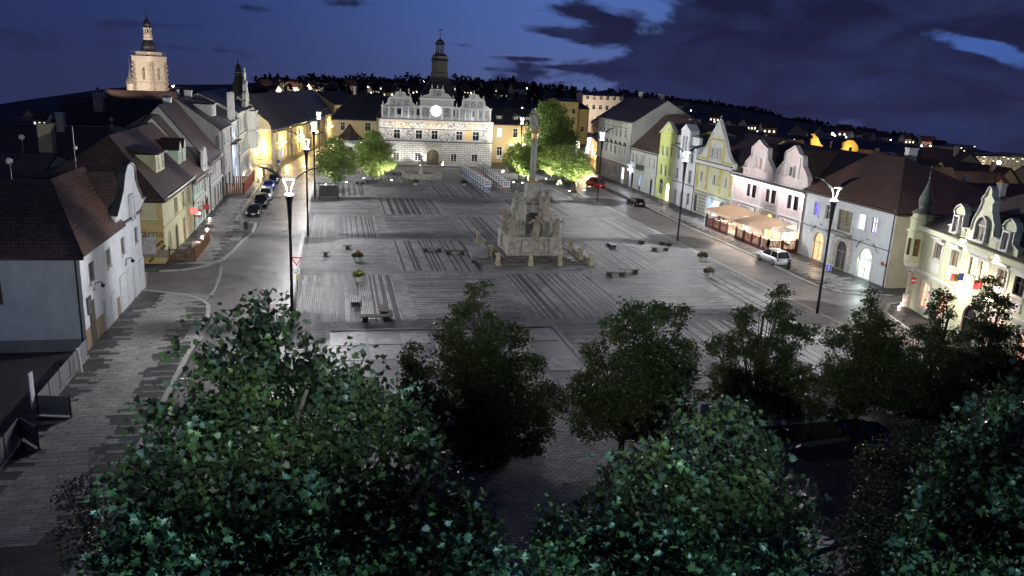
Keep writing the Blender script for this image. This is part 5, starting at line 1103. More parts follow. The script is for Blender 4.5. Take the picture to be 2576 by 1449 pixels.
# stone portal
mb = MB(); st_s = ds
for k in range(11):
    a0, a1 = math.pi*(k+.05)/11, math.pi*(k+.95)/11; r0, r1 = 1.38, 1.95; zc = .05+3.7-1.3
    st = MB(); P = [(ds-r0*math.cos(a0), zc+r0*math.sin(a0)), (ds-r1*math.cos(a0), zc+r1*math.sin(a0)), (ds-r1*math.cos(a1), zc+r1*math.sin(a1)), (ds-r0*math.cos(a1), zc+r0*math.sin(a1))]
    st.prism([F.P(s, z, .02) for s, z in P], (0, -.2, 0)); part('portal_stone', st, STONE, th)
for sg in (-1, 1):
    for k in range(6):
        a, c = sorted((sg*1.38, sg*1.98)); z0 = .05+k*.4; st = MB(); st.hexa([F.P(ds+a, z0, .02), F.P(ds+c, z0, .02), F.P(ds+c, z0, .22), F.P(ds+a, z0, .22), F.P(ds+a, z0+.36, .02), F.P(ds+c, z0+.36, .02), F.P(ds+c, z0+.36, .22), F.P(ds+a, z0+.36, .22)]); part('portal_stone', st, STONE, th)
band(th, F, 4.55, .16, .3, STONE, 'portal_cornice', ds-2.1, ds+2.1)
# attic gallery
FA = Fac((4.0, VT+.35), (28.6, VT+.35)); GREYH = plaster('grey_attic_render', (.27, .275, .285), .4)
Fold = F
s_c0, s_c1 = F.px(*ZT(822, 500))[0], F.px(*ZT(1228, 500))[0]
mb = MB()
def blk(mb, s0, s1, z0, z1, y0, y1): mb.hexa([F.P(s0, z0, y0), F.P(s1, z0, y0), F.P(s1, z0, y1), F.P(s0, z0, y1), F.P(s0, z1, y0), F.P(s1, z1, y0), F.P(s1, z1, y1), F.P(s0, z1, y1)])
blk(mb, .5, LT-.5, 10.26, 13.0, -1.2, -.12); part('attic_wall', mb, GREYH, th)
band(th, F, 13.0, .2, .15, HALL, 'attic_cornice', .35, LT-.35)
def tp2(x, y, w, h, mat, arch=False, y0=-.10, name='sgraffito_panel', dz=0):
    s, z = F.px(*ZT(x, y), y0); k = .0203; ww, hh = w*k/2, h*k*1.04/2; z += dz
    mb = MB(); pts = [(s-ww, z-hh), (s+ww, z-hh)] + ([(s+ww*math.cos(a), z+hh-ww+ww*math.sin(a)) for a in np.linspace(0, math.pi, 7)] if arch else [(s+ww, z+hh), (s-ww, z+hh)])
    mb.prism([F.P(a, c, y0) for a, c in pts], (0, -.05, 0)); return part(name, mb, mat, th)
for x, y in ((410,575),(490,578),(653,582),(735,585),(1295,603),(1378,607),(1540,612),(1618,616)): tp2(x, y, 56, 84, SGG)
for x, y in ((572,574),(1457,606)): tp2(x, y, 44, 60, GLASS, name='attic_window')
for x, y in ((797,582),(1228,595)): tp2(x, y, 26, 66, GLASS, name='attic_window')
for i in range(18):
    s = .7+(LT-1.4)*i/17
    if s_c0-.3 < s < s_c1+.3: continue
    mb = MB(); blk(mb, s-.14, s+.14, 10.27, 12.98, -.12, .06); part('pilaster', mb, HALL, th)
mb = MB(); blk(mb, s_c0, s_c1, 10.27, 14.9, -1.1, .04); part('clock_block', mb, GREYH, th)
for z, o_, hh in ((13.2, .25, .18), (14.75, .4, .3)): band(th, F, z, hh, o_, HALL, 'cornice', s_c0-.25, s_c1+.25)
for x in (887, 1145): tp2(x, 575+(x-887)*.03, 84, 105, SGG, True, y0=.06)
s, z = F.px(*ZT(1015, 565), .1); mb = MB(); mb.prism([F.P(s+1.12*math.cos(a), z+1.12*math.sin(a), .05) for a in np.linspace(0, 2*math.pi, 33)[:-1]], (0, -.16, 0)); ck = part('clock', mb, emit('clock_face_light', (.95, .97, 1), 5.5), th)
mb = MB(); mb.tube([F.P(s, z, .23), F.P(s-.35, z+.45, .23)], .05, 5); mb.tube([F.P(s, z, .23), F.P(s-.55, z+.55, .23)], .03, 5); part('clock_hand', mb, SLATE, ck)
mb = MB()
for x in (945, 1090, 835, 1205): s_ = F.px(*ZT(x, 550), .1)[0]; blk(mb, s_-.2, s_+.2, 10.3, 13.2, .045, .2)
part('pilaster', mb, HALL, th)
# gables
def tg(pts, y0=-.35, thk=.5, cap=True):
    P = [F.px(*ZT(*p), y0+.5) for p in pts]; o = part('gable', gable_panel(F, P, thk, y0+.5), GREYH, th); outline(th, F, P, .1, y0+.62, HALL, th=thk-y0-.5+.0); return P
gL = [(395,505),(400,488),(430,468),(445,405),(715,412),(725,470),(760,495),(765,512)]; gL2 = [(465,405),(520,385),(535,340),(632,342),(650,385),(700,408)]
gR = [(1290,535),(1320,520),(1335,500),(1340,432),(1600,445),(1602,500),(1640,530),(1660,545)]; gR2 = [(1365,430),(1420,412),(1425,370),(1520,374),(1535,412),(1590,442)]
gC = [(835,418),(855,398),(870,380),(900,378),(940,362),(948,306),(1110,312),(1112,365),(1145,362),(1180,395),(1215,432)]
for g in (gL, gL2, gR, gR2, gC): tg(g)
for x, y in ((497,462),(578,463),(660,468),(1385,488),(1465,492),(1547,497)): tp2(x, y, 58, 66, SGG, y0=.17)
for x, y, w in ((583,366,40),(1470,395,40),(1030,352,90)): tp2(x, y, w, 46 if w < 60 else 66, SGG, y0=.17)
for x, y in ((585,330),(1035,290),(1475,362),(375,480),(782,495),(1265,505),(688,330),(838,400),(1222,418),(465,395),(705,395),(1350,420),(1590,430),(968,290),(1095,298)):
    s, z = F.px(*ZT(x, y), 0); mb = MB(); mb.lathe([(.16, -.5), (.2, -.25), (.08, -.1), (.19, .15), (.12, .4), (.02, .75)], F.P(s, z, -.15), 8); part('finial', mb, STONEL, th)
mb = MB()
roofslope(mb, (3.2, VT+1.0, 10.3), (29.3, VT+1.0, 10.3), (7.5, VT+8, 15.6), (25, VT+8, 15.6)); roofslope(mb, (29.3, VT+16, 10.3), (3.2, VT+16, 10.3), (25, VT+8, 15.6), (7.5, VT+8, 15.6)); roofslope(mb, (3.2, VT+16, 10.3), (3.2, VT+1, 10.3), (7.5, VT+8, 15.6), (7.5, VT+8, 15.6)); roofslope(mb, (29.3, VT+1, 10.3), (29.3, VT+16, 10.3), (25, VT+8, 15.6), (25, VT+8, 15.6)); part('roof', mb, SLATE, th)
# clock tower on the roof
tu, tv = 17.7, VT+9; kz = (tv-CAMV)/(112-CAMV)
TWR = plain('dark_tower_boards', (.032, .036, .032), .7, .4, 1.5)
def zt(y, x=1104): return pV(x, y, tv)[1]
mb = MB(); mb.lathe([(5.2, 13.5), (4.6, 15.6), (3.6, 17.2), (2.6, 18.6), (2.15, 19.6)], (tu, tv, 0), 8, a0=R(22.5)); part('tower_base_roof', mb, SLATE, th)
mb = MB(); mb.lathe([(2.05, 19.5), (2.1, 20.6), (1.9, 20.75), (1.9, zt(153))], (tu, tv, 0), 8, a0=R(22.5)); part('tower_drum', mb, TWR, th)
mb = MB(); mb.lathe([(2.3, zt(153)), (2.0, zt(150)), (1.85, zt(147)), (1.9, zt(141)), (1.5, zt(138)), (1.15, zt(135)), (1.15, zt(132))], (tu, tv, 0), 8, a0=R(22.5)); part('tower_dome', mb, SLATE, th)
mb = MB()
for k in range(8): a = R(22.5+45*k); mb.tube([(tu+.85*math.cos(a), tv+.85*math.sin(a), zt(132)), (tu+.85*math.cos(a), tv+.85*math.sin(a), zt(112))], .11, 5)
mb.lathe([(.95, zt(113)), (.95, zt(111))], (tu, tv, 0), 8, a0=R(22.5)); part('lantern_columns', mb, TWR, th)
mb = MB(); mb.lathe([(1.3, zt(112)), (1.0, zt(109)), (.95, zt(105)), (.7, zt(102)), (.25, zt(99)), (.1, zt(96)), (.05, zt(82))], (tu, tv, 0), 8); part('lantern_roof', mb, SLATE, th)
mb = MB(); mb.ball((tu, tv, zt(87)), .18, m=0); mb.tube([(tu, tv, zt(87)), (tu, tv, zt(76))], .04, 5); mb.box(tu-.35, tv-.03, zt(77), tu+.35, tv+.03, zt(73)); part('weather_vane', mb, SLATE, th)
for x in (543, 1455):
    s = F.px(*ZT(x, 700))[0]; fp = thing('flagpole', 'white flagpole on the town hall front, %s of the clock' % ('left' if x < 900 else 'right'), 'flagpole', F.P(s, 8.2, .5)); mb = MB(); mb.tube([F.P(s, 8.1, .1), F.P(s, 11.3, .9)], .05, 6); part('pole', mb, WHITE, fp)
# ground floodlights before the hall
GL = emit('ground_light_glass', (.95, .97, 1.), 14.)
def groundlight(x, y, label, power, aim, col=(1, .95, .86), spot=110, z=.05, grp='small ground floodlights', sz=.1, blend=.7):
    u, v = G(x, y); t = thing('ground_floodlight', label, 'floodlight', (u, v, 0.03), grp)
    mb = MB(); mb.lathe([(.16, 0), (.2, .1), (.2, .22)], (u, v, z-.02), 10); part('housing', mb, DARKM, t); mb = MB(); mb.lathe([(.15, .20), (.14, .27)], (u, v, z), 10); part('lens', mb, GL, t)
    lamp('SPOT', (u, v, z+.4), power, col, 'floodlight_beam', t, size=sz, spot=spot, blend=blend, aim=aim); return t
for i, x in enumerate((528, 828, 1093)):
    u, v = G(*ZT(x, 1237)); groundlight(*ZT(x, 1237), ['floodlight on the paving left of the fountain pillar, before the town hall', 'floodlight on the paving just behind the fountain bowl', 'floodlight right of the town hall gate'][i], 170, (u, VT, 9.0), spot=150)
groundlight(*ZT(1590, 1210), 'floodlight behind the display boards at the right end of the town hall', 170, (25, VT, 9), spot=150)
lamp('SPOT', (9.5, VT-.9, 10.4), 8, (.80, .88, 1.), 'attic_spot', th, size=.08, spot=150, aim=(9.5, VT+.5, 15)); lamp('SPOT', (23.5, VT-.9, 10.4), 8, (.80, .88, 1.), 'attic_spot', th, size=.08, spot=150, aim=(23.5, VT+.5, 15))
lamp('AREA', (16.3, VT-1.1, 10.35), 14, (.85, .9, 1.), 'attic_spot', th, aim=(16.3, VT+.6, 15), area=(22, .1))
mb = MB()
for s in (1, 5, 9, 13, 17, 21, 25): mb.hexa([F.P(s-.15, 10.3, .7), F.P(s+.15, 10.3, .7), F.P(s+.15, 10.3, .9), F.P(s-.15, 10.3, .9), F.P(s-.15, 10.4, .7), F.P(s+.15, 10.4, .7), F.P(s+.15, 10.4, .9), F.P(s-.15, 10.4, .9)])
part('ledge_light_housings', mb, DARKM, th)
lamp('AREA', (16.3, VT-1.4, 8.2), 30, (1, .85, .72), 'frieze_light', th, aim=(16.3, VT, 9.4), area=(24, .1)); lamp('AREA', (16.3, VT-1.6, 9.7), 60, (1, .97, .92), 'wall_wash_light', th, aim=(16.3, VT-.1, 2.5), area=(25, .12))

# ------------------------------------------------------------------ church tower with its warm floodlights
CHS = plaster('floodlit_church_stone', (.52, .46, .38), .25); QST = plain('rough_quoin_stone', (.30, .25, .20), .85, .4, 3)
ch = thing('church', 'floodlit square church tower with onion dome above a dark nave roof', 'church', (-56, 160, 0))
cu, cv_, wz, ang = -55.6, 160.5, 2.75, R(64)
def rot2(x, y, a=ang): return (cu+x*math.cos(a)-y*math.sin(a), cv_+x*math.sin(a)+y*math.cos(a))
def zc(y, x=385): return pV(x, y, cv_)[1]
zt0, zt1 = 0, zc(142)
cn = [rot2(-wz, -wz), rot2(wz, -wz), rot2(wz, wz), rot2(-wz, wz)]
mb = MB(); FC = [Fac(cn[i], cn[(i+1) % 4]) for i in range(4)]
zs = zc(207)
for i, f in enumerate(FC):
    hl = [(f.L/2-.55, f.L/2+.55, zs+.6, zs+4.0, True)] if i in (0, 3, 1) else []
    wall(mb, f, zt0, zt1, hl, .35)
part('tower_wall', mb, CHS, ch)
for i in (0, 3, 1): window(ch, FC[i], FC[i].L/2, zs+.6, 1.1, 3.4, 'arch', surr=CHS, name='belfry_window', pane=plain('louvre', (.16, .10, .05), .7), sill=False)
mb = MB(); mb.lathe([(wz*1.414+.12, zs-.1), (wz*1.414+.12, zs+.1)], (cu, cv_, 0), 4, a0=ang+R(45)); part('string_course', mb, QST, ch)
z = zt1; mb = MB(); mb.lathe([(wz*1.414, z-1.6), (wz*1.414+.5, z-1.3), (wz*1.414+.5, z-.3), (wz*1.414+.65, z-.25), (wz*1.414+.65, z+.0), (wz*1.414-.4, z+.02)], (cu, cv_, 0), 4, a0=ang+R(45)); part('gallery_cornice', mb, CHS, ch)
for i, c in enumerate(cn):
    if i == 2: continue
    k = 0; zz = 9.5
    while zz < zt1-1.8:
        mb = MB(); L = .55 if k % 2 else .35; mb.obox((c[0], c[1], zz+.28), L, L, .26, ang); part('quoin', mb, QST, ch); zz += .62; k += 1
mb = MB(); mb.lathe([(wz*1.2, z), (wz*1.2, zc(131))], (cu, cv_, 0), 4, a0=ang+R(45)); part('gallery_drum', mb, CHS, ch)
mb = MB()
rr_ = wz*1.414+.5; P = [(cu+rr_*math.cos(ang+R(45+90*k)), cv_+rr_*math.sin(ang+R(45+90*k))) for k in range(5)]
for zz in (z+.2, z+.8, zc(130)): mb.tube([(p[0], p[1], zz) for p in P], .03, 4)
for a, c in zip(P, P[1:]):
    for t in np.linspace(0, 1, 7): mb.tube([(a[0]+(c[0]-a[0])*t, a[1]+(c[1]-a[1])*t, z), (a[0]+(c[0]-a[0])*t, a[1]+(c[1]-a[1])*t, zc(130))], .025, 4)
part('gallery_railing', mb, STEEL, ch)
mb = MB(); mb.lathe([(2.4, zc(131)), (1.9, zc(128)), (1.8, zc(123)), (1.85, zc(117)), (1.6, zc(110)), (1.1, zc(104)), (.75, zc(101))], (cu, cv_, 0), 8, a0=ang); part('onion_dome', mb, SLATE, ch, smooth=False)
mb = MB(); mb.lathe([(1.0, zc(101)), (1.25, zc(98)), (1.25, zc(95)), (1.0, zc(94)), (1.15, zc(92)), (1.15, zc(88)), (1.0, zc(86)), (.98, zc(84))], (cu, cv_, 0), 8); part('lantern_base', mb, CHS, ch)
mb = MB()
for k in range(8): a = R(45*k); mb.tube([(cu+.9*math.cos(a), cv_+.9*math.sin(a), zc(84)), (cu+.9*math.cos(a), cv_+.9*math.sin(a), zc(73))], .15, 5)
mb.lathe([(1.1, zc(73)), (1.2, zc(71)), (1.0, zc(70))], (cu, cv_, 0), 8); part('lantern_columns', mb, CHS, ch)
mb = MB(); mb.lathe([(1.0, zc(70)), (.9, zc(66)), (1.0, zc(62)), (.85, zc(57)), (.4, zc(51)), (.12, zc(46)), (.06, zc(38))], (cu, cv_, 0), 8); part('lantern_onion', mb, SLATE, ch)
mb = MB(); mb.ball((cu, cv_, zc(34)), .3); mb.tube([(cu, cv_, zc(34)), (cu, cv_, zc(19))], .06, 5); mb.box(cu-.6, cv_-.04, zc(24), cu+.6, cv_+.04, zc(22.5)); part('cross', mb, STEEL, ch)
NV = plain('dark_nave_roof', (.035, .02, .018), .6, .4, .6)
def prismroof(name, b, a, c, w, z0, z1, mat, wallm=None, zb=0):
    f = Fac(a, c); mb = MB(); roofslope(mb, f.P(0, z0, 0), f.P(f.L, z0, 0), f.P(0, z1, -w/2), f.P(f.L, z1, -w/2)); roofslope(mb, f.P(f.L, z0, -w), f.P(0, z0, -w), f.P(f.L, z1, -w/2), f.P(0, z1, -w/2)); part(name, mb, mat, b)
    mb = MB(); wall(mb, f, zb, z0-.02, [], .1)
    for s in (0, f.L): mb.poly([f.P(s, zb), f.P(s, zb, -w), f.P(s, z0, -w), f.P(s, z1-.1, -w/2), f.P(s, z0)])
    mb.poly([f.P(0, zb, -w), f.P(f.L, zb, -w), f.P(f.L, z0, -w), f.P(0, z0, -w)]); part('wall', mb, wallm or OFFW, b)
prismroof('nave_roof', ch, (-60, 138), (-44, 146), 18, 7.5, 12.6, NV)
mb = MB(); mb.lathe([(1.1, 0), (1.1, zc(213))], (cu-5.0, cv_-.5, 0), 8); part('stair_turret', mb, CHS, ch); mb = MB(); mb.lathe([(1.35, zc(213)), (1.2, zc(205)), (.65, zc(196)), (.3, zc(184)), (.1, zc(164)), (.05, zc(148))], (cu-5.0, cv_-.5, 0), 8); part('turret_roof', mb, plain('grey_slate_roof', (.15, .15, .13), .6), ch)
a, d = pV(300, 245, 150), 0
prismroof('choir_roof', ch, (pV(272, 271, 148)[0], 148), (pV(335, 268, 148)[0], 148), 14, pV(290, 272, 148)[1], pV(300, 238, 155)[1], plain('grey_slate_roof', (.15, .15, .13), .6))
for i, (x0, y0, pw_, z0) in enumerate(((-63, 137, 1500, 13.6), (-41.0, 141, 1400, 13.6))):
    mb = MB(); mb.box(x0-.3, y0-.3, z0-.8, x0+.3, y0+.3, z0-.3); o = part('tower_floodlight', mb, DARKM, ch); lamp('SPOT', (x0, y0, z0), pw_*2.0, (1, .84, .70), 'floodlight_beam', o, size=.3, spot=60, blend=.5, aim=(cu, cv_, 18))
# little dark spire behind
t = thing('church_tower', 'slim dark tower with pointed roof and pale window bands behind the ornate house', 'tower', (*pV(602, 240, 190)[:1], 190, 0)); tu2 = pV(602, 240, 190)[0]
def zz_(y): return pV(602, y, 190)[1]
mb = MB(); mb.lathe([(2.4, 0), (2.4, zz_(222)), (1.75, zz_(210)), (1.3, zz_(196)), (1.1, zz_(192)), (1.1, zz_(181))], (tu2, 190, 0), 8); part('shaft', mb, TWR, t)
mb = MB(); mb.lathe([(1.5, zz_(181)), (1.0, zz_(179)), (.85, zz_(174)), (.95, zz_(171)), (.6, zz_(164)), (.12, zz_(158)), (.05, zz_(146))], (tu2, 190, 0), 8); part('roof', mb, SLATE, t)
mb = MB(); mb.lathe([(1.15, zz_(183)), (1.15, zz_(181.8))], (tu2, 190, 0), 8); part('pale_band', mb, CHS, t)

# ------------------------------------------------------------------ roofs behind the left row
def backhouse(lb, px0, px1, v, w, wm, rm, group=None, z0=None, cat='house', facing=None, name='house'):
    """px0, px1: eave ends as pixels, at plane v"""
    (u0, za), (u1, zb) = pV(*px0, v), pV(*px1, v); z = (za+zb)/2 if z0 is None else z0
    zr = z + w*.42; o = thing(name, lb, cat, (u0, v, min(0, z-3)), group); prismroof('roof', o, (u0, v), (u1, v), w, z, zr, rm, wm, min(0, z-6)); return o
NB = [('long dark brown roofed house behind the near left corner', (205, 402), (330, 395), 14, 12, OFFW, ROOFB), ('dark roofed house behind the grey houses, below the church', (250, 330), (400, 318), 60, 12, OFFW, ROOFD),
      ('pale gabled house rising between the grey row and the small spire', (498, 275), (575, 270), 98, 13, PARTY, ROOFD), ('low dark roof in front of the church choir', (200, 292), (300, 288), 105, 12, OFFW, ROOFD)]
o = thing('house', 'dark brown roofed house behind the cafe in the left yards', 'house', (-37, 8, 0)); prismroof('roof', o, (-46, -1), (-34.5, -1), 26, 6.5, 10.2, ROOFD, OFFW)
chimney(o, -38, 20, 8, 12.6, .7, CREAM)
o = thing('house', 'long low dark roof in the yards behind the grey house', 'house', (-52, 44, 0)); prismroof('roof', o, (-56, 38), (-38, 38), 16, 6.5, 10.6, ROOFD, OFFW); chimney(o, -44, 45, 9, 12.4, .5, OFFW)
o = thing('house', 'big dark roof just below the church tower', 'house', (-58, 96, 0)); prismroof('roof', o, (-60, 92), (-39, 92), 20, 7.5, 12.3, NV, OFFW); chimney(o, -52, 95, 10, 13.6, .8, STONE)
o = thing('house', 'pale gable ended house behind the ornate house', 'house', (-37, 118, 0))
f = Fac((-37.5, 112), (-25.5, 112)); mb = MB(); part('gable_wall', gable_panel(f, [(0, 0), (f.L, 0), (f.L, 9.5), (f.L*.42, 14.6), (0, 10)], .4), PARTY, o); mb = MB(); roofslope(mb, f.P(-.4, 9.8), f.P(-.4, 9.8, -18), f.P(f.L*.42, 14.7), f.P(f.L*.42, 14.7, -18)); roofslope(mb, f.P(f.L+.4, 9.3, -18), f.P(f.L+.4, 9.3), f.P(f.L*.42, 14.7, -18), f.P(f.L*.42, 14.7)); part('roof', mb, ROOFD, o)
u0, z0 = pU(0, 0, -60); 
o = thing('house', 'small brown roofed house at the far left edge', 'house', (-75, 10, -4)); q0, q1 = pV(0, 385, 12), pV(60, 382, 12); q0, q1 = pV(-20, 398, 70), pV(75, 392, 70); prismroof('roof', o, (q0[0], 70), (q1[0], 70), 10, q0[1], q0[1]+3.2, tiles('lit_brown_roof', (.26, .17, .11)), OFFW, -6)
o = thing('house', 'long red roofed shed beside the brown roofed house at the left edge', 'house', (-50, -2, 0)); prismroof('roof', o, (-66, -4), (-41, -1), 9, 5.0, 7.6, ROOFR, BRICKW)
t = thing('antenna_mast', 'tall thin aerial mast rising from the near left roofs', 'antenna', (*pV(192, 430, -6)[:1], -6, 5)); mu = pV(192, 430, -6)[0]; mb = MB(); mb.tube([(mu, -6, 3), (mu, -6, pV(192, 318, -6)[1])], .035, 5); part('mast', mb, STEEL, t); mb = MB(); mb.ball((mu+.1, -6, pV(194, 372, -6)[1]), .18); part('dish', mb, WHITE, t)
for i, (x, y, v) in enumerate(((447, 228, 62), (447, 236, 62), (280, 300, 55), (281, 318, 55), (54, 345, 14), (23, 405, -2))):
    u, z = pV(x, y, v); t = thing('satellite_dish', ['upper round dish on the mast behind the grey gables', 'lower round dish on the mast behind the grey gables', 'upper oval dish above the dark left roofs', 'lower oval dish above the dark left roofs', 'pale dish on the brown roof at the left edge', 'pale dish below the brown roof at the left edge'][i], 'satellite dish', (u, v, z-1.5)); mb = MB(); mb.tube([(u, v+.1, z-3.5), (u, v+.1, z)], .04, 5); part('mast', mb, STEEL, t); mb = MB(); mb.lathe([(.3, 0), (.26, .05), (.1, .1)], (0, 0, 0), 12)
    o = link('dish', mb.mesh('dish', [plain('dish_grey', (.45, .46, .48), .5)]), t, (0, 0, 1.5)); o.rotation_euler = (R(80), 0, R(20))

# ------------------------------------------------------------------ street going up on the far right
o1 = house('townhouse', 'orange lit narrow house at the mouth of the right hand street', (58.4, 118), (53.2, 97), 10, 7.2, 9.5, plaster('orange_lit_render', (.52, .38, .24), .2), ROOFD, [[2+3*i, 4.0, 1.1, 1.7, 'cross'] for i in range(6)], surr=None, hipR=2)
wall_lantern(o1[0], o1[1], o1[1].L-3, 3.8, 420, (1, .74, .42), st=30.); wall_lantern(o1[0], o1[1], 6, 3.8, 260, (1, .70, .40))
o2 = house('townhouse', 'pale brown house with sloping roof behind the orange lit house', (66, 140), (59, 120), 12, 10.0, 14, plaster('warm_brown_render', (.48, .36, .20), .2), ROOFD, [[2+3*i, z, 1.1, 1.7, 'cross'] for i in range(6) for z in (3.2, 6.6)], surr=None)
o3 = house('apartment_house', 'tall yellow stepped building closing the right hand street', (pV(1408, 300, 168)[0], 168), (pV(1455, 300, 168)[0], 168.5), 14, pV(1440, 255, 168)[1], pV(1440, 255, 168)[1]+.8, plaster('bright_yellow_render', (.56, .46, .20), .2), SLATE, [[2+2.6*i, z, 1.2, 1.6, 'cross'] for i in range(2) for z in (3.5, 6.8, 10.1)], surr=None)
o5 = house('apartment_house', 'bright yellow house wall right of the stepped building', (pV(1456, 300, 178)[0], 178), (pV(1482, 300, 178)[0], 178.5), 12, pV(1465, 273, 178)[1], pV(1465, 273, 178)[1]+1.5, plaster('bright_yellow_render', (.56, .46, .20)), SLATE, [[1.5, 4.0, 1.2, 1.6, 'cross']], surr=None)
sc_ = house('school', 'long pale building with raised centre standing beyond the right hand street', (pV(1466, 250, 240)[0], 240), (pV(1556, 262, 240)[0], 238), 16, pV(1510, 240, 240)[1], pV(1510, 240, 240)[1]+1.2, plaster('pale_school_render', (.50, .44, .38), .2), SLATE, [[2+2.8*i, pV(1510, 251, 240)[1]+z, 1.3, 1.9, 'cross'] for i in range(6) for z in (-4, 0)], surr=None)
lamp('POINT', (pV(1490, 262, 226)[0], 226, 8), 1500, (1, .84, .66), 'lamp_light', sc_[0], size=.3)  # lamp added before the building to light its pale walls
o4 = house('apartment_house', 'darker yellow building left of the stepped building', (36, 158), (47, 161), 14, 7.4, 11.0, plaster('bright_yellow_render', (.56, .46, .20)), ROOFR, [[2+3*i, z, 1.3, 1.6, 'cross'] for i in range(3) for z in (1.2, 4.3)], surr=None)
lamp('POINT', (60, 168, 5), 900, (1, .74, .36), 'lantern_light', o3[0], size=.2); lamp('POINT', (48, 154, 5), 420, (1, .74, .36), 'lantern_light', o4[0], size=.2)
for (p, b_) in (((60, 168, 5), o3[0]), ((48, 154, 5), o4[0])):
    mb = MB(); mb.ball(p, .3); mb.tube([(p[0], p[1], 0), (p[0], p[1], p[2])], .06, 5); t = single('street_lantern', mb, emit('sodium_globe', (1., .72, .32), 22.), 'bright lantern at the far end of the right hand street, %s one' % ('right' if p[0] > 50 else 'left'), 'street lamp')
u, z = pV(1435, 345, 150); mb = MB(); mb.box(u-3, 150, .05, u+3, 154, 3.2); t = single('lit_kiosk', mb, emit('white_kiosk_light', (1, .96, .85), 3., .5, 1.5), 'brightly lit white shop front far down the right hand street', 'shop'); lamp('POINT', (u, 147.5, 4), 300, (1, .9, .75), 'shop_glow', t, size=.3)
# gazebo
gz = thing('pavilion', 'small octagonal pavilion with flared dark roof among the lit trees', 'pavilion', (-3.0, 98, 0)); g0, z0 = pV(880, 312, 98)
def zg(y): return pV(880, y, 98)[1]
mb = MB(); mb.lathe([(3.5, zg(350)), (2.5, zg(344)), (1.5, zg(334)), (.8, zg(323)), (.08, zg(311))], (g0, 98, 0), 8); part('roof', mb, ROOFD, gz)
mb = MB(); mb.lathe([(2.0, 0), (2.0, zg(349))], (g0, 98, 0), 8, a0=R(22.5)); part('wall', mb, OFFW, gz); mb = MB(); mb.box(g0-.5, 95.9, 2.6, g0+.5, 96.1, 4.2); part('window', mb, GLASS, gz)
mb = MB()
for k in range(14): a = R(180+180*k/13); mb.tube([(g0+2.6*math.cos(a), 98+2.6*math.sin(a), 1.4), (g0+2.6*math.cos(a), 98+2.6*math.sin(a), 2.4)], .04, 4)
mb.tube([(g0+2.6*math.cos(R(a)), 98+2.6*math.sin(R(a)), 2.4) for a in range(180, 361, 20)], .05, 4); part('railing', mb, WHITE, gz)

# ------------------------------------------------------------------ far right roofs, block of flats
def gb(lb, pts_e, v, w, rise, wm, rm, zb=-5, z=None):   # pts_e: the ridge ends as seen
    (u0, za), (u1, zb_) = pV(*pts_e[0], v+w/2), pV(*pts_e[1], v+w/2); z = (za+zb_)/2-rise; o = thing('house', lb, 'house', (u0, v, min(0, z-4))); prismroof('roof', o, (u0, v), (u1, v), w, z, z+rise, rm, wm, min(0, z-7)); return o
def gableface(lb, L, apex, Rr, v, depth, wm, rm, win=True):    # gable end towards the camera
    a, p, c = pV(*L, v), pV(*apex, v), pV(*Rr, v); o = thing('house', lb, 'house', (a[0], v, min(0, a[1]-4))); zb = min(a[1], c[1])-5
    mb = MB(); mb.prism([(a[0], v, zb), (c[0], v, zb), (c[0], v, c[1]), (p[0], v, p[1]), (a[0], v, a[1])], (0, .3, 0)); mb.poly([(c[0], v, zb), (c[0], v+depth, zb), (c[0], v+depth, c[1]), (c[0], v, c[1])]); part('gable_wall', mb, wm, o)
    mb = MB(); roofslope(mb, (a[0]-.3, v-.3, a[1]-.2), (a[0]-.3, v+depth, a[1]-.2), (p[0], v-.3, p[1]+.1), (p[0], v+depth, p[1]+.1)); roofslope(mb, (c[0]+.3, v+depth, c[1]-.2), (c[0]+.3, v-.3, c[1]-.2), (p[0], v+depth, p[1]+.1), (p[0], v-.3, p[1]+.1)); part('roof', mb, rm, o)
    if win: mb = MB(); zc_ = (a[1]+p[1])/2; mb.box(p[0]-.4, v-.05, zc_, p[0]+.4, v-.003, zc_+1.1); part('window', mb, GLASS, o)
    return o
gableface('white triangular gable house behind the reddish roof', (2318, 455), (2366, 405), (2395, 460), 40, 26, OFFW, ROOFD)
gableface('orange lit triangular gable at the far right', (2482, 483), (2517, 445), (2545, 495), 30, 26, plaster('orange_gable_render', (.60, .33, .10), .2), ROOFD, False)
o = thing('house', 'long dark roof running right behind the corner houses', 'house', (66, 0, 0)); prismroof('roof', o, (59.5, 10), (59.5, -40), 13, 6.2, 10.0, ROOFD, OFFW); chimney(o, 66, -6, 9, 11.2, .35, WHITE); gb('dark roof between the two triangular gables', ((2390, 418), (2515, 445)), 26, 16, 5, OFFW, ROOFD)
gb('dark roof behind the pink double gable', ((1880, 352), (2080, 395)), 40, 18, 4.0, OFFW, ROOFD); gb('low dark roof behind the yellow gable', ((1770, 325), (1900, 350)), 58, 16, 4.5, OFFW, ROOFD)
YG = plaster('amber_gable_render', (.62, .42, .12), .15)
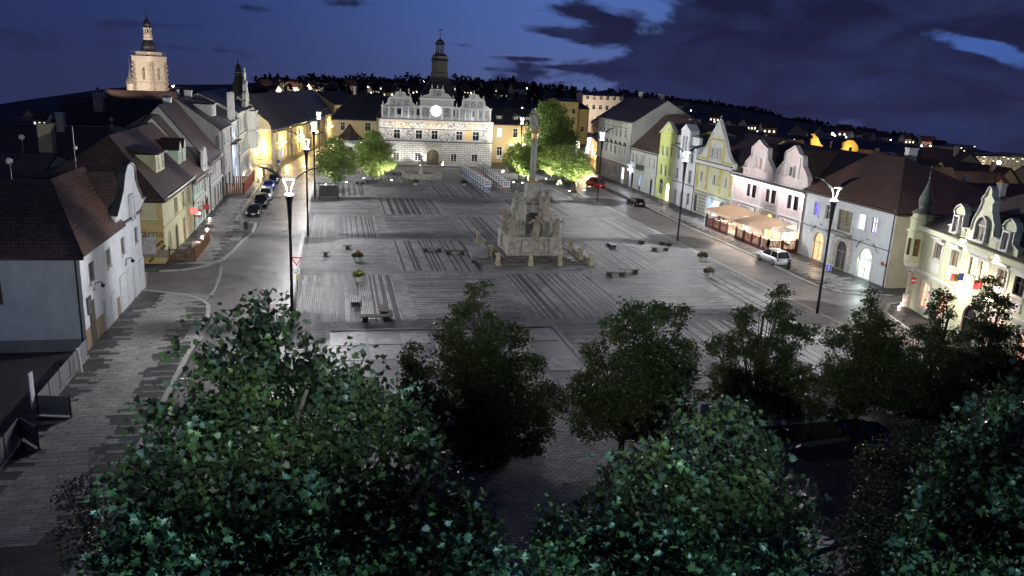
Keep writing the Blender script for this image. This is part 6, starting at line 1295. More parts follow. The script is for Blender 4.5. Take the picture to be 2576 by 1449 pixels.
for i, (pts, v) in enumerate(([[(2040,362),(2040,350),(2047,345),(2040,337),(2048,336),(2060,350),(2064,361),(2070,366)], 66], [[(2114,378),(2122,372),(2124,358),(2135,352),(2148,354),(2158,366),(2160,378),(2150,385)], 62])):
    P = [pV(*p, v) for p in pts]; P = [(P[0][0], P[0][1]-3)]+P+[(P[-1][0], P[-1][1]-3)]; o = thing('dormer_gable', ['tall amber lit curved gable on the dark skyline roof', 'round amber lit gable with small window on the dark skyline roof'][i], 'gable', (P[0][0], v, P[0][1])); mb = MB(); mb.prism([(a, v, c) for a, c in P], (0, .5, 0)); part('wall', mb, YG, o)
    if i: mb = MB(); mb.box((P[3][0]+P[6][0])/2-.35, v-.05, P[5][1]-2.3, (P[3][0]+P[6][0])/2+.35, v-.003, P[5][1]-1.3); part('window', mb, GLASS, o)
    lamp('POINT', (P[3][0]+1.0, v-2.0, P[4][1]-1.6), 55, (1, .75, .35), 'gable_light', o, size=.2)
gb('long dark ridge carrying the amber gables', ((1990, 352), (2190, 390)), 64.5, 8, 2.0, OFFW, ROOFD)
PAN = blocks('panel_flats', (.30, .28, .24), (.34, .31, .26), (.12, .11, .10), 3.2, 2.8, .12)
def flats(lb, tl, tr, bl, dist, nf, ns):
    a, c, e = pD(*tl, dist), pD(*tr, dist*1.08), pD(*bl, dist); zb = e[2]; o = thing('block_of_flats', lb, 'flats', (a[0], a[1], zb))
    f = Fac(a[:2], c[:2]); zt_ = (a[2]+c[2])/2; mb = MB(); fh = (zt_-zb)/nf
    hl = []; 
    for i in range(ns):
        for j in range(nf): hl.append((f.L*(i+.22)/ns, f.L*(i+.78)/ns, zb+fh*(j+.3), zb+fh*(j+.8)))
    wall(mb, f, zb-6, zt_, hl, .8); mb.poly([f.P(0, zb-6), f.P(0, zt_), f.P(0, zt_, -12), f.P(0, zb-6, -12)]); mb.poly([f.P(0, zt_), f.P(f.L, zt_), f.P(f.L, zt_, -12), f.P(0, zt_, -12)]); part('wall', mb, PAN, o)
    for h in hl:
        w = f.P((h[0]+h[1])/2, h[2], -.3); key = ('fl', round(h[1]-h[0], 1), round(h[3]-h[2], 1)); lit = rnd.random() < .14
        key += (lit,)
        if key not in _wc: q = MB(); q.box(-(h[1]-h[0])/2, .0, 0, (h[1]-h[0])/2, .1, h[3]-h[2]); _wc[key] = q.mesh('window', [LIT_W if lit else plain('flat_window', (.06, .06, .055), .3, .5, .3)])
        link('window', _wc[key], o, Vector(w)-wloc(o), f.ang)
    return o
flats('lower long block of flats in the distance at the right', (2412, 372), (2576, 415), (2430, 415), 330, 6, 14); flats('taller block of flats behind, at the right edge', (2505, 378), (2590, 402), (2512, 465), 420, 8, 9); flats('small far block of flats, left of the other two', (2408, 363), (2455, 375), (2410, 385), 480, 3, 6)
o = thing('street_lamp', 'added flood lamp on a pole lighting the distant flats', 'street lamp', (*pD(2440, 470, 300)[:2], -20)); p = pD(2450, 455, 300); mb = MB(); mb.tube([(p[0], p[1], p[2]-14), p], .15, 5); mb.ball(p, .5); part('pole', mb, emit('sodium_globe', (1., .72, .32), 22.), o); lamp('POINT', (p[0], p[1], p[2]), 9000, (1, .82, .6), 'lamp_light', o, size=.4)  # lamp added to flood the distant flats with light
for i, (x, y, d_) in enumerate(((2435, 420, 300), (2500, 440, 300), (2570, 455, 300), (2540, 400, 380))):  # lamps added before the flats to brighten their walls
    p = pD(x, y, d_); t = thing('street_lamp', ['added yellowish lamp lighting the left end of the long flats', 'added yellowish lamp lighting the middle of the long flats', 'added yellowish lamp lighting the right end of the long flats', 'added yellowish lamp lighting the flats from between the two blocks'][i], 'street lamp', (p[0], p[1], p[2]-9)); mb = MB(); mb.tube([(p[0], p[1], p[2]-12), p], .12, 5); part('pole', mb, DARKM, t); mb = MB(); mb.ball(p, .35); part('bulb', mb, emit('sodium_globe', (1., .72, .32), 8.), t); lamp('POINT', (p[0], p[1], p[2]+1), 5000, (1, .86, .66), 'lamp_light', t, size=.4)
# ------------------------------------------------------------------ plague column
mc = (16.3, 8.0); cm_ = thing('plague_column', 'baroque stone column with saints round its pedestal on the open square', 'monument', (mc[0], mc[1], 0))
q = [G(*ZM(290, 1090)), G(*ZM(1100, 1110))]
x0, x1, y0 = 12.9, 19.0, 5.2; y1 = y0+5.6
for k in range(4):
    g_ = .45*(4-k)+.15; mb = MB(); mb.box(x0-g_, y0-g_, .02+.17*k, x1+g_, y1+g_, .02+.17*(k+1)-.004); part('step', mb, plain('worn_dark_step', (.14, .125, .11), .6, .4, 3, .4), cm_)
for k in range(9):      # projecting flight of steps on the left
    mb = MB(); z = .02+.135*(9-k-1); mb.box(x0-2.3-.32*k, y0+1.7, .02, x0-2.3-.32*k+.34, y0+4.0, z+.135); part('step', mb, CONC, cm_) if k < 6 else None
zb = .7
mb = MB(); mb.box(x0+.2, y0+.2, zb, x1-.2, y1-.2, zb+1.9); mb.box(x0, y0, zb+.002, x1, y1, zb+.28); mb.box(x0-.1, y0-.1, zb+1.9, x1+.1, y1+.1, zb+2.12); part('plinth', mb, STONE, cm_)
for (a, c) in ((x0, y0), (x1-1.25, y0), (x0, y1-1.25), (x1-1.25, y1-1.25)):
    mb = MB(); mb.box(a-.12, c-.12, zb+.01, a+1.37, c+1.37, zb+2.14); part('corner_block', mb, STONE, cm_)
for a in np.linspace(x0+1.5, x1-1.9, 2):
    mb = MB(); mb.box(a, y0+.08, zb+.45, a+1.3, y0+.195, zb+1.65); part('relief_panel', mb, STONEL, cm_)
zt2 = zb+2.15; cx, cy = (x0+x1)/2, (y0+y1)/2
mb = MB(); mb.lathe([(1.2, zt2), (1.1, zt2+.3), (1.0, zt2+.5), (.95, zt2+3.3), (1.2, zt2+3.5)], (cx, cy, 0), 4, a0=R(45)); part('core', mb, plain('dark_weathered_stone', (.10, .095, .085), .8, .4, 2), cm_)
for sx_ in (-1, 1):
    for sy_ in (-1, 1):
        a, c = cx+sx_*1.45, cy+sy_*1.45; mb = MB(); mb.box(a-.45, c-.45, zt2, a+.45, c+.45, zt2+2.5); mb.box(a-.58, c-.58, zt2+2.5, a+.58, c+.58, zt2+2.68); part('pedestal_block', mb, STONE, cm_)
z4_ = zt2+2.7
mb = MB(); mb.box(cx-.75, cy-.75, z4_-.3, cx+.75, cy+.75, z4_+3.0); mb.box(cx-.95, cy-.95, z4_+3.0, cx+.95, cy+.95, z4_+3.2); mb.box(cx-.9, cy-.9, z4_-.1, cx+.9, cy+.9, z4_+.25); part('pedestal', mb, STONE, cm_)
z5_ = z4_+3.2; ztop = pV(*ZT(2270, 915), cy)[1]
mb = MB(); mb.lathe([(.5, z5_), (.5, z5_+.15), (.38, z5_+.3)], (cx, cy, 0), 14); part('gilded_base_ring', mb, plain('gilding', (.5, .34, .12), .4, .3, 5, metal=.4), cm_)
mb = MB(); mb.lathe([(.34, z5_+.3), (.34, z5_+3), (.29, ztop)], (cx, cy, 0), 16); part('shaft', mb, plain('granite_shaft', (.36, .35, .32), .7, .3, 3, .3, 12), cm_, smooth=True)
mb = MB(); mb.lathe([(.32, ztop), (.4, ztop+.2), (.38, ztop+.7), (.55, ztop+1.05)], (cx, cy, 0), 8); mb.box(cx-.55, cy-.55, ztop+1.05, cx+.55, cy+.55, ztop+1.18)
for k in range(8): a = R(45*k); mb.ball((cx+.42*math.cos(a), cy+.42*math.sin(a), ztop+.8), .13, 5)
part('gilded_capital', mb, plain('gilding', (.5, .34, .12)), cm_)
def saint(par, p, h, seed, halo=False, arm=0, lean=0.0, rz=0., mat=None, staff=False):
    """robed standing figure: one skinned body with folds, head, arms"""
    rn = random.Random(seed); mb = MB(); n = 14; i0 = len(mb.v)
    prof = [(0, .30, .26), (.06, .29, .24), (.2, .245, .20), (.38, .225, .18), (.52, .235, .18), (.60, .20, .15), (.70, .25, .16), (.79, .26, .15), (.835, .15, .11), (.855, .07, .07), (.875, .072, .075), (.91, .095, .105), (.95, .09, .10), (.985, .055, .065), (1.0, .01, .01)]
    for t, rx, ry in prof:
        tw = .5*math.sin(t*5+seed)
        for k in range(n):
            a = 2*math.pi*k/n; fold = 1+(.13*math.sin(a*5+seed+t*3)+.07*math.sin(a*9+seed*2)) * (1 if t < .6 else .25 if t < .8 else 0)
            mb.v.append((h*(.82*rx*fold*math.cos(a)+.05*math.sin(t*3+seed)+lean*t*.3), h*(ry*fold*math.sin(a)), h*t))
    for j in range(len(prof)-1):
        for k in range(n): q_ = (k+1) % n; mb.f.append((i0+j*n+k, i0+j*n+q_, i0+(j+1)*n+q_, i0+(j+1)*n+k)); mb.m.append(0); mb.uv.append(None)
    hx = h*(.05*math.sin(2.7+seed)+lean*.27)
    sh = [(-.22, .79), (.22, .79)]
    for sgn in (-1, 1):
        s0 = (sgn*.2*h+hx*.8, 0, .79*h)
        if arm == 0: e = (sgn*.29*h+hx*.6, -.08*h, .62*h); w = (sgn*.08*h+hx*.6, -.22*h, .66*h)
        elif arm == 1 and sgn > 0: e = (sgn*.32*h, -.1*h, .80*h); w = (sgn*.36*h, -.18*h, 1.0*h)
        elif arm == 2: e = (sgn*.28*h, -.12*h, .66*h); w = (sgn*.12*h, -.24*h, .80*h)
        else: e = (sgn*.30*h+hx*.6, 0, .60*h); w = (sgn*.26*h, -.16*h, .48*h)
        mb.tube([s0, e, w], [.075*h, .068*h, .035*h], 6); mb.ball(w, .042*h, 5)
    mb.ball((hx, -.10*h*1.0, .90*h), .025*h, 5)       # nose and brow bulge
    o = link('statue', mb.mesh('statue', [mat or STONE], (0, 0, 0), True), par, Vector(p)-wloc(par), rz)
    if halo:
        m2 = MB(); pth = [(.14*h*math.cos(t)+hx, .05*h, .93*h+.14*h*math.sin(t)) for t in np.linspace(0, 6.283, 15)]; m2.tube(pth, .018*h, 5); link('halo', m2.mesh('halo', [plain('pale_halo', (.5, .48, .42), .5)]), o)
    if staff: m2 = MB(); m2.tube([(.3*h, -.2*h, 0), (.3*h, -.2*h, 1.15*h)], .014*h, 5); link('staff', m2.mesh('staff', [STONE]), o)
    return o
face = math.atan2(1, 0)*0
for i, (dx, dy, z, h, halo, arm, rz) in enumerate(((-1.45, -1.45, zt2+2.68, 2.0, True, 0, -.3), (1.45, -1.45, zt2+2.68, 2.15, True, 2, .35), (-1.45, 1.45, zt2+2.68, 2.0, False, 1, 3.4), (1.45, 1.45, zt2+2.68, 2.0, False, 3, 2.9),
        (-2.55, -2.35, zt2, 2.3, False, 3, -.5), (2.5, -2.4, zt2, 2.1, False, 1, .5), (-2.5, 2.3, zt2, 2.4, False, 1, 3.6), (2.5, 2.3, zt2, 2.1, False, 0, 2.6), (0, -2.3, zt2, 2.35, False, 2, 0), (-.1, 0, ztop+1.2, 2.0, True, 2, .0))):
    saint(cm_, (cx+dx, cy+dy, z), h, i*3+1, halo, arm, .15*(i % 3-1), rz, STONE if i in (0, 2, 3, 9) else plain('warm_carved_stone', (.33, .28, .215), .8, .4, 2, .4, 9), staff=(i in (4, 5)))
POSTM = plain('yellowish_sandstone', (.42, .37, .24), .8, .3, 3, .3, 10)
pp = [ZM(30, 1340), ZM(585, 1340), ZM(1080, 1340), ZM(1605, 1345), ZM(1430, 1240), ZM(1255, 1085), ZE(290, 1095), ZE(370, 1205), ZE(480, 1310)]
pm = MB(); pm.box(-.27, -.27, 0, .27, .27, .38); pm.box(-.2, -.2, .38, .2, .2, 1.2); pm.prism([(-.3, -.26, 1.2), (.3, -.26, 1.2), (.3, .26, 1.2), (-.3, .26, 1.2)], (0, 0, .14)); pm.lathe([(.24, 1.34), (.2, 1.44), (.06, 1.5)], (0, 0, 0), 8)
pmesh = pm.mesh('post', [POSTM]); ppos = []
lbs = ['front left corner', 'front row, left of centre', 'front row, right of centre', 'front right corner', 'right side, middle one', 'right side, furthest back', 'left side, furthest back', 'left side, second from the back', 'left side, third from the back']
for p, lb in zip(pp, lbs):
    u, v = G(*p); ppos.append((u, v)); o = link('stone_post', pmesh, None, (u, v, .02)); o['label'] = 'low sandstone chain post of the plague column, '+lb; o['category'] = 'post'; o['group'] = 'sandstone posts around the column'
for a, c in ((3, 4), (4, 5), (6, 7), (7, 8), (8, 0), (0, 1), (1, 2), (2, 3)):
    A_, B_ = ppos[a], ppos[c]; mb = MB(); mb.tube([(A_[0]+(B_[0]-A_[0])*t, A_[1]+(B_[1]-A_[1])*t, 1.1-.75*(1-(2*t-1)**2)*1.0+.0) for t in np.linspace(0, 1, 9)], .03, 5)
    single('chain', mb, DARKM, 'sagging chain beside the column post at the '+lbs[a], 'chain', 'chains hung between the sandstone posts')
mb = MB(); vv_ = rng.uniform((11.2, 3.2), (22.6, 12.6), (2600, 2))
for (a, c) in vv_:
    if x0-1.9 < a < x1+1.9 and y0-1.9 < c < y1+1.9: continue
    s = rnd.uniform(.04, .11); mb.obox((a, c, .02+s*.4), s, s*.8, s*.5, rnd.random()*3)
g_ = single('gravel_bed', mb, [plain('brown_gravel', (.17, .14, .11), .8, .5, 9)], 'strip of loose brown stones between the column steps and its posts', 'gravel', org=(16, 4, 0)); g_['kind'] = 'stuff'

# ------------------------------------------------------------------ street lamps
LW = emit('lamp_ring_light', (.88, .93, 1.), 40.); WING = plain('wing_reflector', (.05, .052, .055), .5, .05)
def street_lamp(u, v, label):
    t = thing('street_lamp', label, 'street lamp', (u, v, 0), 'winged street lamps')
    mb = MB(); mb.lathe([(.15, 0), (.14, .1), (.11, 3.5), (.10, 7.6), (.14, 8.8), (.22, 10.1), (.32, 10.62), (.29, 10.66)], (u, v, 0), 12); part('pole', mb, DARKM, t, smooth=False)
    mb = MB(); mb.lathe([(.31, 10.66), (.30, 10.74), (.12, 10.78)], (u, v, 0), 14); part('light_ring', mb, LW, t)
    for sg in (-1, 1):
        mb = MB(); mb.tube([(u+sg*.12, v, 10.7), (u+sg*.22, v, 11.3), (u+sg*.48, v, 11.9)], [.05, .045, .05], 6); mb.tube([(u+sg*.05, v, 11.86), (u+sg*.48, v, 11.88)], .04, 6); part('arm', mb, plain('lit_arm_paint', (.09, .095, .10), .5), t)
        mb = MB(); n = 9; P = []
        for k in range(n+1):
            q_ = k/n; x = sg*(.4+1.75*q_); z = 11.78+.95*(1-(1-q_)**1.9); w = .34*(1-.45*q_)+.04; P.append((x, z, w))
        for (xa, za, wa), (xb, zb2, wb) in zip(P, P[1:]):
            mb.hexa([(u+xa, v-wa, za), (u+xb, v-wb, zb2), (u+xb, v+wb, zb2), (u+xa, v+wa, za), (u+xa, v-wa, za+.06), (u+xb, v-wb, zb2+.06), (u+xb, v+wb, zb2+.06), (u+xa, v+wa, za+.06)])
        part('wing', mb, DARKM, t)
        mb = MB()
        for (xa, za, wa), (xb, zb2, wb) in zip(P, P[1:]): mb.hexa([(u+xa, v-wa*.92, za-.02), (u+xb, v-wb*.92, zb2-.02), (u+xb, v+wb*.92, zb2-.02), (u+xa, v+wa*.92, za-.02), (u+xa, v-wa*.92, za-.004), (u+xb, v-wb*.92, zb2-.004), (u+xb, v+wb*.92, zb2-.004), (u+xa, v+wa*.92, za-.004)])
        part('reflector', mb, WING, t)
        lamp('SPOT', (u+sg*1.3, v, 12.25), LP*.28, (.95, .97, 1.), 'reflected_light', t, size=.03, spot=160, blend=.4, aim=(u+sg*1.7, v, 0))
        lamp('SPOT', (u+sg*.02, v, 10.84), 5, (.9, .95, 1.), 'uplight', t, size=.05, spot=70, blend=.4, aim=(u+sg*1.0, v, 12.3))
    lamp('POINT', (u, v, 11.45), LP*2.6, (.98, .98, 1.), 'scattered_light', t, size=.03)
    return t
LP = 410
street_lamp(-9.5, -17.7, 'nearest winged lamp, standing on the left kerb of the square'); street_lamp(-9.5, 19.6, 'winged lamp on the left kerb, second from the front')
street_lamp(-9.4, 50.6, 'winged lamp on the left kerb, third from the front'); street_lamp(-9.3, 84, 'winged lamp on the left kerb, furthest away')
street_lamp(38.1, -16.5, 'nearest winged lamp on the right kerb, before the corner house'); street_lamp(38.6, 16.9, 'winged lamp on the right kerb opposite the yellow gable'); street_lamp(38.3, 50.3, 'winged lamp on the right kerb opposite the tall grey house')
LP = 240
street_lamp(33.8, 92.0, 'winged lamp half hidden in the trees behind the column')

# ------------------------------------------------------------------ benches, planters, boards, signs
def bench(p, L, rz, label, dark=False):
    u, v = p; t = thing('bench', label, 'bench', (u, v, .02), 'slatted benches on concrete blocks', rz)
    n = 5
    for k in range(n):
        mb = MB(); y = -.36+.72*k/(n-1); mb.box(-L/2, y-.075, .43, L/2, y+.075, .49); link('slat', mb.mesh('slat', [DKWOOD if dark else BENCHW]), t)
    for s in (-1, 1) if L > 1.5 else (0,):
        mb = MB(); mb.box(s*L*.33-.22, -.3, 0, s*L*.33+.22, .3, .43); link('block', mb.mesh('block', [SLATE]), t)
BN = [((892,765),2.2,90,'small square bench in front of the left flower pots'), ((965,788),2.2,90,'square bench beside the dark long one near the front of the square'), ((945,808),2.6,0,'long dark bench at the front left of the square'),
      ((874,627),1.0,0,'dark stool bench behind the left flower pots, right one of two'), ((819,643),1.0,0,'dark stool bench near the yield sign, left one of two'), ((1087,633),2.4,0,'long bench left of the column, furthest left'),
      ((1145,641),2.4,0,'long dark bench left of the column, middle one'), ((1192,662),1.3,90,'small reddish bench beside the column posts'), ((1548,694),2.2,0,'dark bench right of the column, front one of the pair'), ((1582,688),2.2,0,'dark bench right of the column, rear one of the pair'),
      ((1538,622),2.0,90,'bench running lengthways behind the right posts'), ((1614,612),1.6,60,'bench of the right cluster, furthest left'), ((1660,631),2.4,0,'bench of the right cluster, nearest to the camera'), ((1674,618),1.6,120,'bench of the right cluster, at the lamp'),
      ((935,459),2.4,0,'bench under the left lit trees'), ((1000,440),2.2,0,'bench left of the fountain'), ((905,463),1.6,0,'low bench between the two left lit trees'), ((1330,456),2.0,0,'bench under the lit trees behind the column')]
for p, L, rz, lb in BN: bench(G(*p), L, R(rz), lb, 'dark' in lb)
FLR = [plain('red_blossom', (.5, .05, .03), .6, .4, 20), plain('yellow_blossom', (.6, .42, .04), .6, .3, 20), leafm('planter_leaves', (.03, .07, .02), (.07, .13, .04))]
def planter(p, label, seed, big=1., col=1):
    u, v = p; rn = random.Random(seed); t = thing('planter', label, 'flower pot', (u, v, .02), 'pale flower planters', rn.random())
    mb = MB(); mb.lathe([(.34*big, 0), (.5*big, .52*big), (.44*big, .52*big), (.40*big, .42*big)], (0, 0, 0), 6); link('pot', mb.mesh('pot', [plain('pale_concrete_pot', (.50, .49, .46), .7, .15, 3)]), t)
    mb = MB()
    for k in range(420):
        a = rn.random()*6.28; rr = .62*big*math.sqrt(rn.random()); z = (.5+.75*rn.random()*(1-rr/(.7*big)*.7))*big; s = .06*big
        d = np.array([rn.uniform(-1, 1), rn.uniform(-1, 1), rn.uniform(-.5, 1)]); e = np.cross(d, [rn.random(), rn.random(), 1]); d = d/np.linalg.norm(d)*s*1.6; e = e/np.linalg.norm(e)*s; c = np.array([rr*math.cos(a), rr*math.sin(a), z])
        m = 2 if rn.random() < .62 or z < .8*big else col
        mb.poly([c-d, c-e, c+d, c+e], m)
    o = link('plant', mb.mesh('plant', [FLR[0], FLR[1], FLR[2]]), t)
for i, (x, y, lb, c) in enumerate(((903,707,'flower pot with yellow blooms near the small bench at the left',1),(900,657,'flower pot with red and green plant behind the yellow one',0),(1782,697,'white pot with dark leaves nearest to the right lamp',0),(1766,656,'white pot with dark leaves behind the other right pot',0),(1167,468,'pot left of the display boards',2),(1045,466,'pot in front of the fountain left side',2),(1443,492,'pot in front of the right lit tree',0),(1112,418,'pot with tall plant right of the hall gate',1),(1064,416,'pot with tall plant left of the hall gate',1),(950,452,'pot under the left lit trees',0),(1412,466,'pot left under the right lit tree',0))):
    planter(G(x, y), lb, i+5, 1. if i < 7 else 1.15, c)
POST_ = [plain('poster_print_%d' % i, c, .5, .6, 4) for i, c in enumerate(((.45, .45, .46), (.40, .42, .46), (.46, .44, .42)))]
BLP = plain('blue_panel', (.10, .2, .42), .5); RDP = plain('red_panel', (.28, .10, .08), .5); WHP = plain('white_poster_paper', (.62, .63, .64), .5, .1)
def dispboard(u, v, lb, k, row):
    t = thing('display_board', lb, 'display board', (u, v, .02), 'free standing exhibition boards'); w, h = .72, 2.15
    mb = MB()
    for s in (-1, 1): mb.box(s*w-.03, -.03, 0, s*w+.03, .03, h)
    mb.box(-w, -.03, h-.06, w, .03, h); link('frame', mb.mesh('frame', [DARKM]), t)
    mb = MB(); mb.box(-w+.06, -.02, .95, w-.06, .02, h-.08); link('poster', mb.mesh('poster', [WHP]), t)
    mb = MB()
    for i in range(3):
        for j in range(2): mb.box(-.52+.36*i, -.024, 1.15+.42*j, -.22+.36*i, -.0205, 1.48+.42*j)
    link('photograph', mb.mesh('photograph', [plain('dark_photo_print', (.12, .12, .14), .5, .7, 9)]), t)
    mb = MB(); mb.box(-w+.06, -.02, .62, w-.06, .02, .9); link('caption_band', mb.mesh('caption_band', [BLP if row == 0 else RDP]), t)
    mb = MB(); mb.box(-w, -.35, 0, w, .35, .06); link('foot', mb.mesh('foot', [plain('pale_board_foot', (.4, .4, .4))]), t)
for row, (a, c, n) in enumerate(((G(1226, 483), G(1164, 440), 12), (G(1273, 484), G(1206, 432), 13))):
    for k in range(n):
        f_ = (k/(n-1))**.92; dispboard(a[0]+(c[0]-a[0])*f_, a[1]+(c[1]-a[1])*f_, '%s board of the %s exhibition row counted from the front' % (['nearest', 'second', 'third', 'fourth', 'fifth', 'sixth', 'seventh', 'eighth', 'ninth', 'tenth', 'eleventh', 'twelfth', 'farthest'][k if k < n-1 else 12], ['left blue', 'right red'][row]), k, row)
# fountain
fu, fv = G(*ZT(858, 1400)); fv += 3.2; ft = thing('fountain', 'octagonal stone fountain basin with bowl on a pillar before the town hall', 'fountain', (fu, fv, 0))
mb = MB(); n = 8; P0 = [(4.2*math.cos(R(22.5+45*k)), 3.0*math.sin(R(22.5+45*k))) for k in range(8)]
for k in range(8):
    a, c = P0[k], P0[(k+1) % 8]; mb.hexa([(fu+a[0], fv+a[1], .02), (fu+c[0], fv+c[1], .02), (fu+c[0]*.9, fv+c[1]*.9, .02), (fu+a[0]*.9, fv+a[1]*.9, .02), (fu+a[0]*1.04, fv+a[1]*1.04, 1.1), (fu+c[0]*1.04, fv+c[1]*1.04, 1.1), (fu+c[0]*.9, fv+c[1]*.9, 1.1), (fu+a[0]*.9, fv+a[1]*.9, 1.1)])
part('basin', mb, STONE, ft); mb = MB(); mb.poly([(fu+a[0]*.9, fv+a[1]*.9, .75) for a in P0]); part('water', mb, plain('dark_water', (.02, .022, .025), .05, .1), ft)
mb = MB(); mb.lathe([(.5, .02), (.45, 1.2), (.28, 1.5), (.25, 2.6), (.6, 2.85), (1.45, 3.1), (1.45, 3.2), (.3, 3.15), (.2, 3.4)], (fu, fv, 0), 12); part('bowl_pillar', mb, STONE, ft); saint(ft, (fu, fv, 3.3), 1.3, 41, mat=STONE)
# shelters
def shelter(u, v, w, d, h, rz, lb):
    t = thing('shelter', lb, 'shelter', (u, v, .02), None, rz); mb = MB()
    for x in (-w/2, w/2): mb.box(x-.06, -d/2-.06, 0, x+.06, -d/2+.06, h); mb.box(x-.06, d/2-.06, 0, x+.06, d/2+.06, h-.25)
    link('frame', mb.mesh('frame', [DARKM]), t); mb = MB(); mb.hexa([(-w/2-.3, -d/2-.3, h), (w/2+.3, -d/2-.3, h), (w/2+.3, d/2+.3, h-.3), (-w/2-.3, d/2+.3, h-.3), (-w/2-.3, -d/2-.3, h+.12), (w/2+.3, -d/2-.3, h+.12), (w/2+.3, d/2+.3, h-.18), (-w/2-.3, d/2+.3, h-.18)]); link('roof', mb.mesh('roof', [plain('green_grey_roof', (.14, .17, .15), .35)]), t)
    mb = MB(); mb.box(-w/2+.1, d/2-.03, .4, w/2-.1, d/2+.03, h-.5); link('back_panel', mb.mesh('back_panel', [plain('smoked_panel', (.05, .055, .055), .2)]), t)
shelter(-7.2, 49.5, 3.0, 1.2, 2.6, 0, 'small roofed info stand on the square near the third left lamp'); shelter(-18.3, 72, 3.6, 1.4, 2.6, R(90), 'bus stop shelter on the left pavement beyond the parked cars')
def sign(u, v, lb, h, fn, lean=0.):
    t = thing('traffic_sign', lb, 'traffic sign', (u, v, 0)); mb = MB(); mb.tube([(0, 0, 0), (lean, 0, h)], .035, 6); link('pole', mb.mesh('pole', [STEEL]), t); fn(t, h, lean); return t
def plate(t, pts, z, mat, y=-.05, name='plate', x=0., th=.012): mb = MB(); mb.prism([(x+a, y, z+c) for a, c in pts], (0, -th, 0)); return link(name, mb.mesh(name, [mat]), t)
REDP = plain('red_sign_paint', (.55, .02, .03), .4, .05); BLUP = plain('blue_sign_paint', (.07, .08, .55), .4, .05)
u, v = G(748, 732)
def yld(t, h, l):
    a = plate(t, [(-.5, .45), (.5, .45), (0, -.42)], h-.5, REDP); plate(t, [(-.34, .35), (.34, .35), (0, -.24)], h-.5, WHITE, -.064); plate(t, [(-.3, .25), (.3, .25), (.3, -.3), (-.3, -.3)], h-1.35, WHITE); plate(t, [(.2*math.cos(k)*.6, .2*math.sin(k)) for k in np.linspace(0, 6.28, 9)[:-1]], h-1.9, plain('yellow_tag', (.6, .5, .03)), -.06, 'yellow_tag')
    mb = MB(); mb.tube([(-.18, -.072, h-1.5), (.02, -.072, h-1.5), (.1, -.072, h-1.4), (.1, -.072, h-1.15)], .035, 4); link('priority_diagram', mb.mesh('priority_diagram', [BLACK]), t)
sign(u, v, 'red and white yield sign beside the nearest left lamp', 3.3, yld)
u, v = G(*Z5(950, 1095))
def blue(t, h, l): plate(t, [(-.36, .36), (.36, .36), (.36, -.36), (-.36, -.36)], h-.35, WHITE); plate(t, [(-.32, .32), (.32, .32), (.32, -.32), (-.32, -.32)], h-.35, BLUP, -.064); plate(t, [(-.06, .25), (.06, .25), (.05, -.22), (-.05, -.22)], h-.35, WHITE, -.078, 'arrow')
sign(u, v, 'blue one way sign on a thin pole before the corner house', 2.6, blue)
u, v = 48.1, -16.3
def noe(t, h, l):
    c = [(.34*math.cos(k), .34*math.sin(k)) for k in np.linspace(0, 6.28, 17)[:-1]]; plate(t, c, h-.34, REDP); plate(t, [(-.25, .07), (.25, .07), (.25, -.07), (-.25, -.07)], h-.34, WHITE, -.064, 'white_bar')
sign(u, v, 'round red no entry sign by the bay turret column', 3.4, noe)
u, v = G(760, 480); sign(-9.3, 53.0, 'small white plate sign beside the third left lamp', 2.6, lambda t, h, l: plate(t, [(-.3, .2), (.3, .2), (.3, -.2), (-.3, -.2)], h-.3, WHITE)); 
sign(-16.9, 80.5, 'blue and white sign by the bus shelter', 2.8, lambda t, h, l: (plate(t, [(-.3, .3), (.3, .3), (.3, -.3), (-.3, -.3)], h-.3, BLUP), plate(t, [(-.26, .15), (.26, .15), (.26, -.15), (-.26, -.15)], h-.9, WHITE)))
sign(-17.6, 98, 'white notice board beside the yellow gable house', 3.0, lambda t, h, l: plate(t, [(-.6, .8), (.6, .8), (.6, -.8), (-.6, -.8)], h-.8, WHP))
# ticket post with bin
t = thing('info_post', 'grey slender post with a dark bin on the left pavement corner', 'post', (*G(608, 579), 0)); mb = MB(); mb.box(-.13, -.1, 0, .13, .1, 2.6); link('post', mb.mesh('post', [CONC]), t)
t = thing('litter_bin', 'dark litter bin standing beside the grey info post', 'bin', (G(608, 579)[0]+.55, G(608, 579)[1], ZP)); mb = MB(); mb.lathe([(.24, 0), (.26, .9), (.2, .98)], (0, 0, 0), 10); link('body', mb.mesh('body', [BLACK]), t)
for i, (x, y, h, r_, lb) in enumerate(((446, 884, 1.1, .2, 'dark cylindrical bollard on the near left pavement'), (1983, 679, 1.15, .2, 'dark bollard behind the white parked car'), (1657, 520, 1.3, .1, 'pale slim bollard before the gothic house'), (1677, 532, 1.0, .12, 'short bollard right of the pale slim one'))):
    u, v = G(x, y); t = thing('bollard', lb, 'bollard', (u, v, .1)); mb = MB(); mb.lathe([(r_, 0), (r_, h*.92), (r_*.9, h)], (0, 0, 0), 12); link('shaft', mb.mesh('shaft', [DARKM if i < 2 else CONC]), t); mb = MB(); mb.lathe([(r_*1.06, h*.78), (r_*1.06, h*.86)], (0, 0, 0), 12); link('band', mb.mesh('band', [STEEL]), t)
for x, y in ((690, 686), (1236+935, 755), (700, 590)):
    u, v = G(x, y); mb = MB(); mb.lathe([(.34, 0), (.34, .012)], (u, v, .013), 16); structure('manhole_cover', mb, plain('iron_cover', (.05, .045, .04), .5, .3, 12))

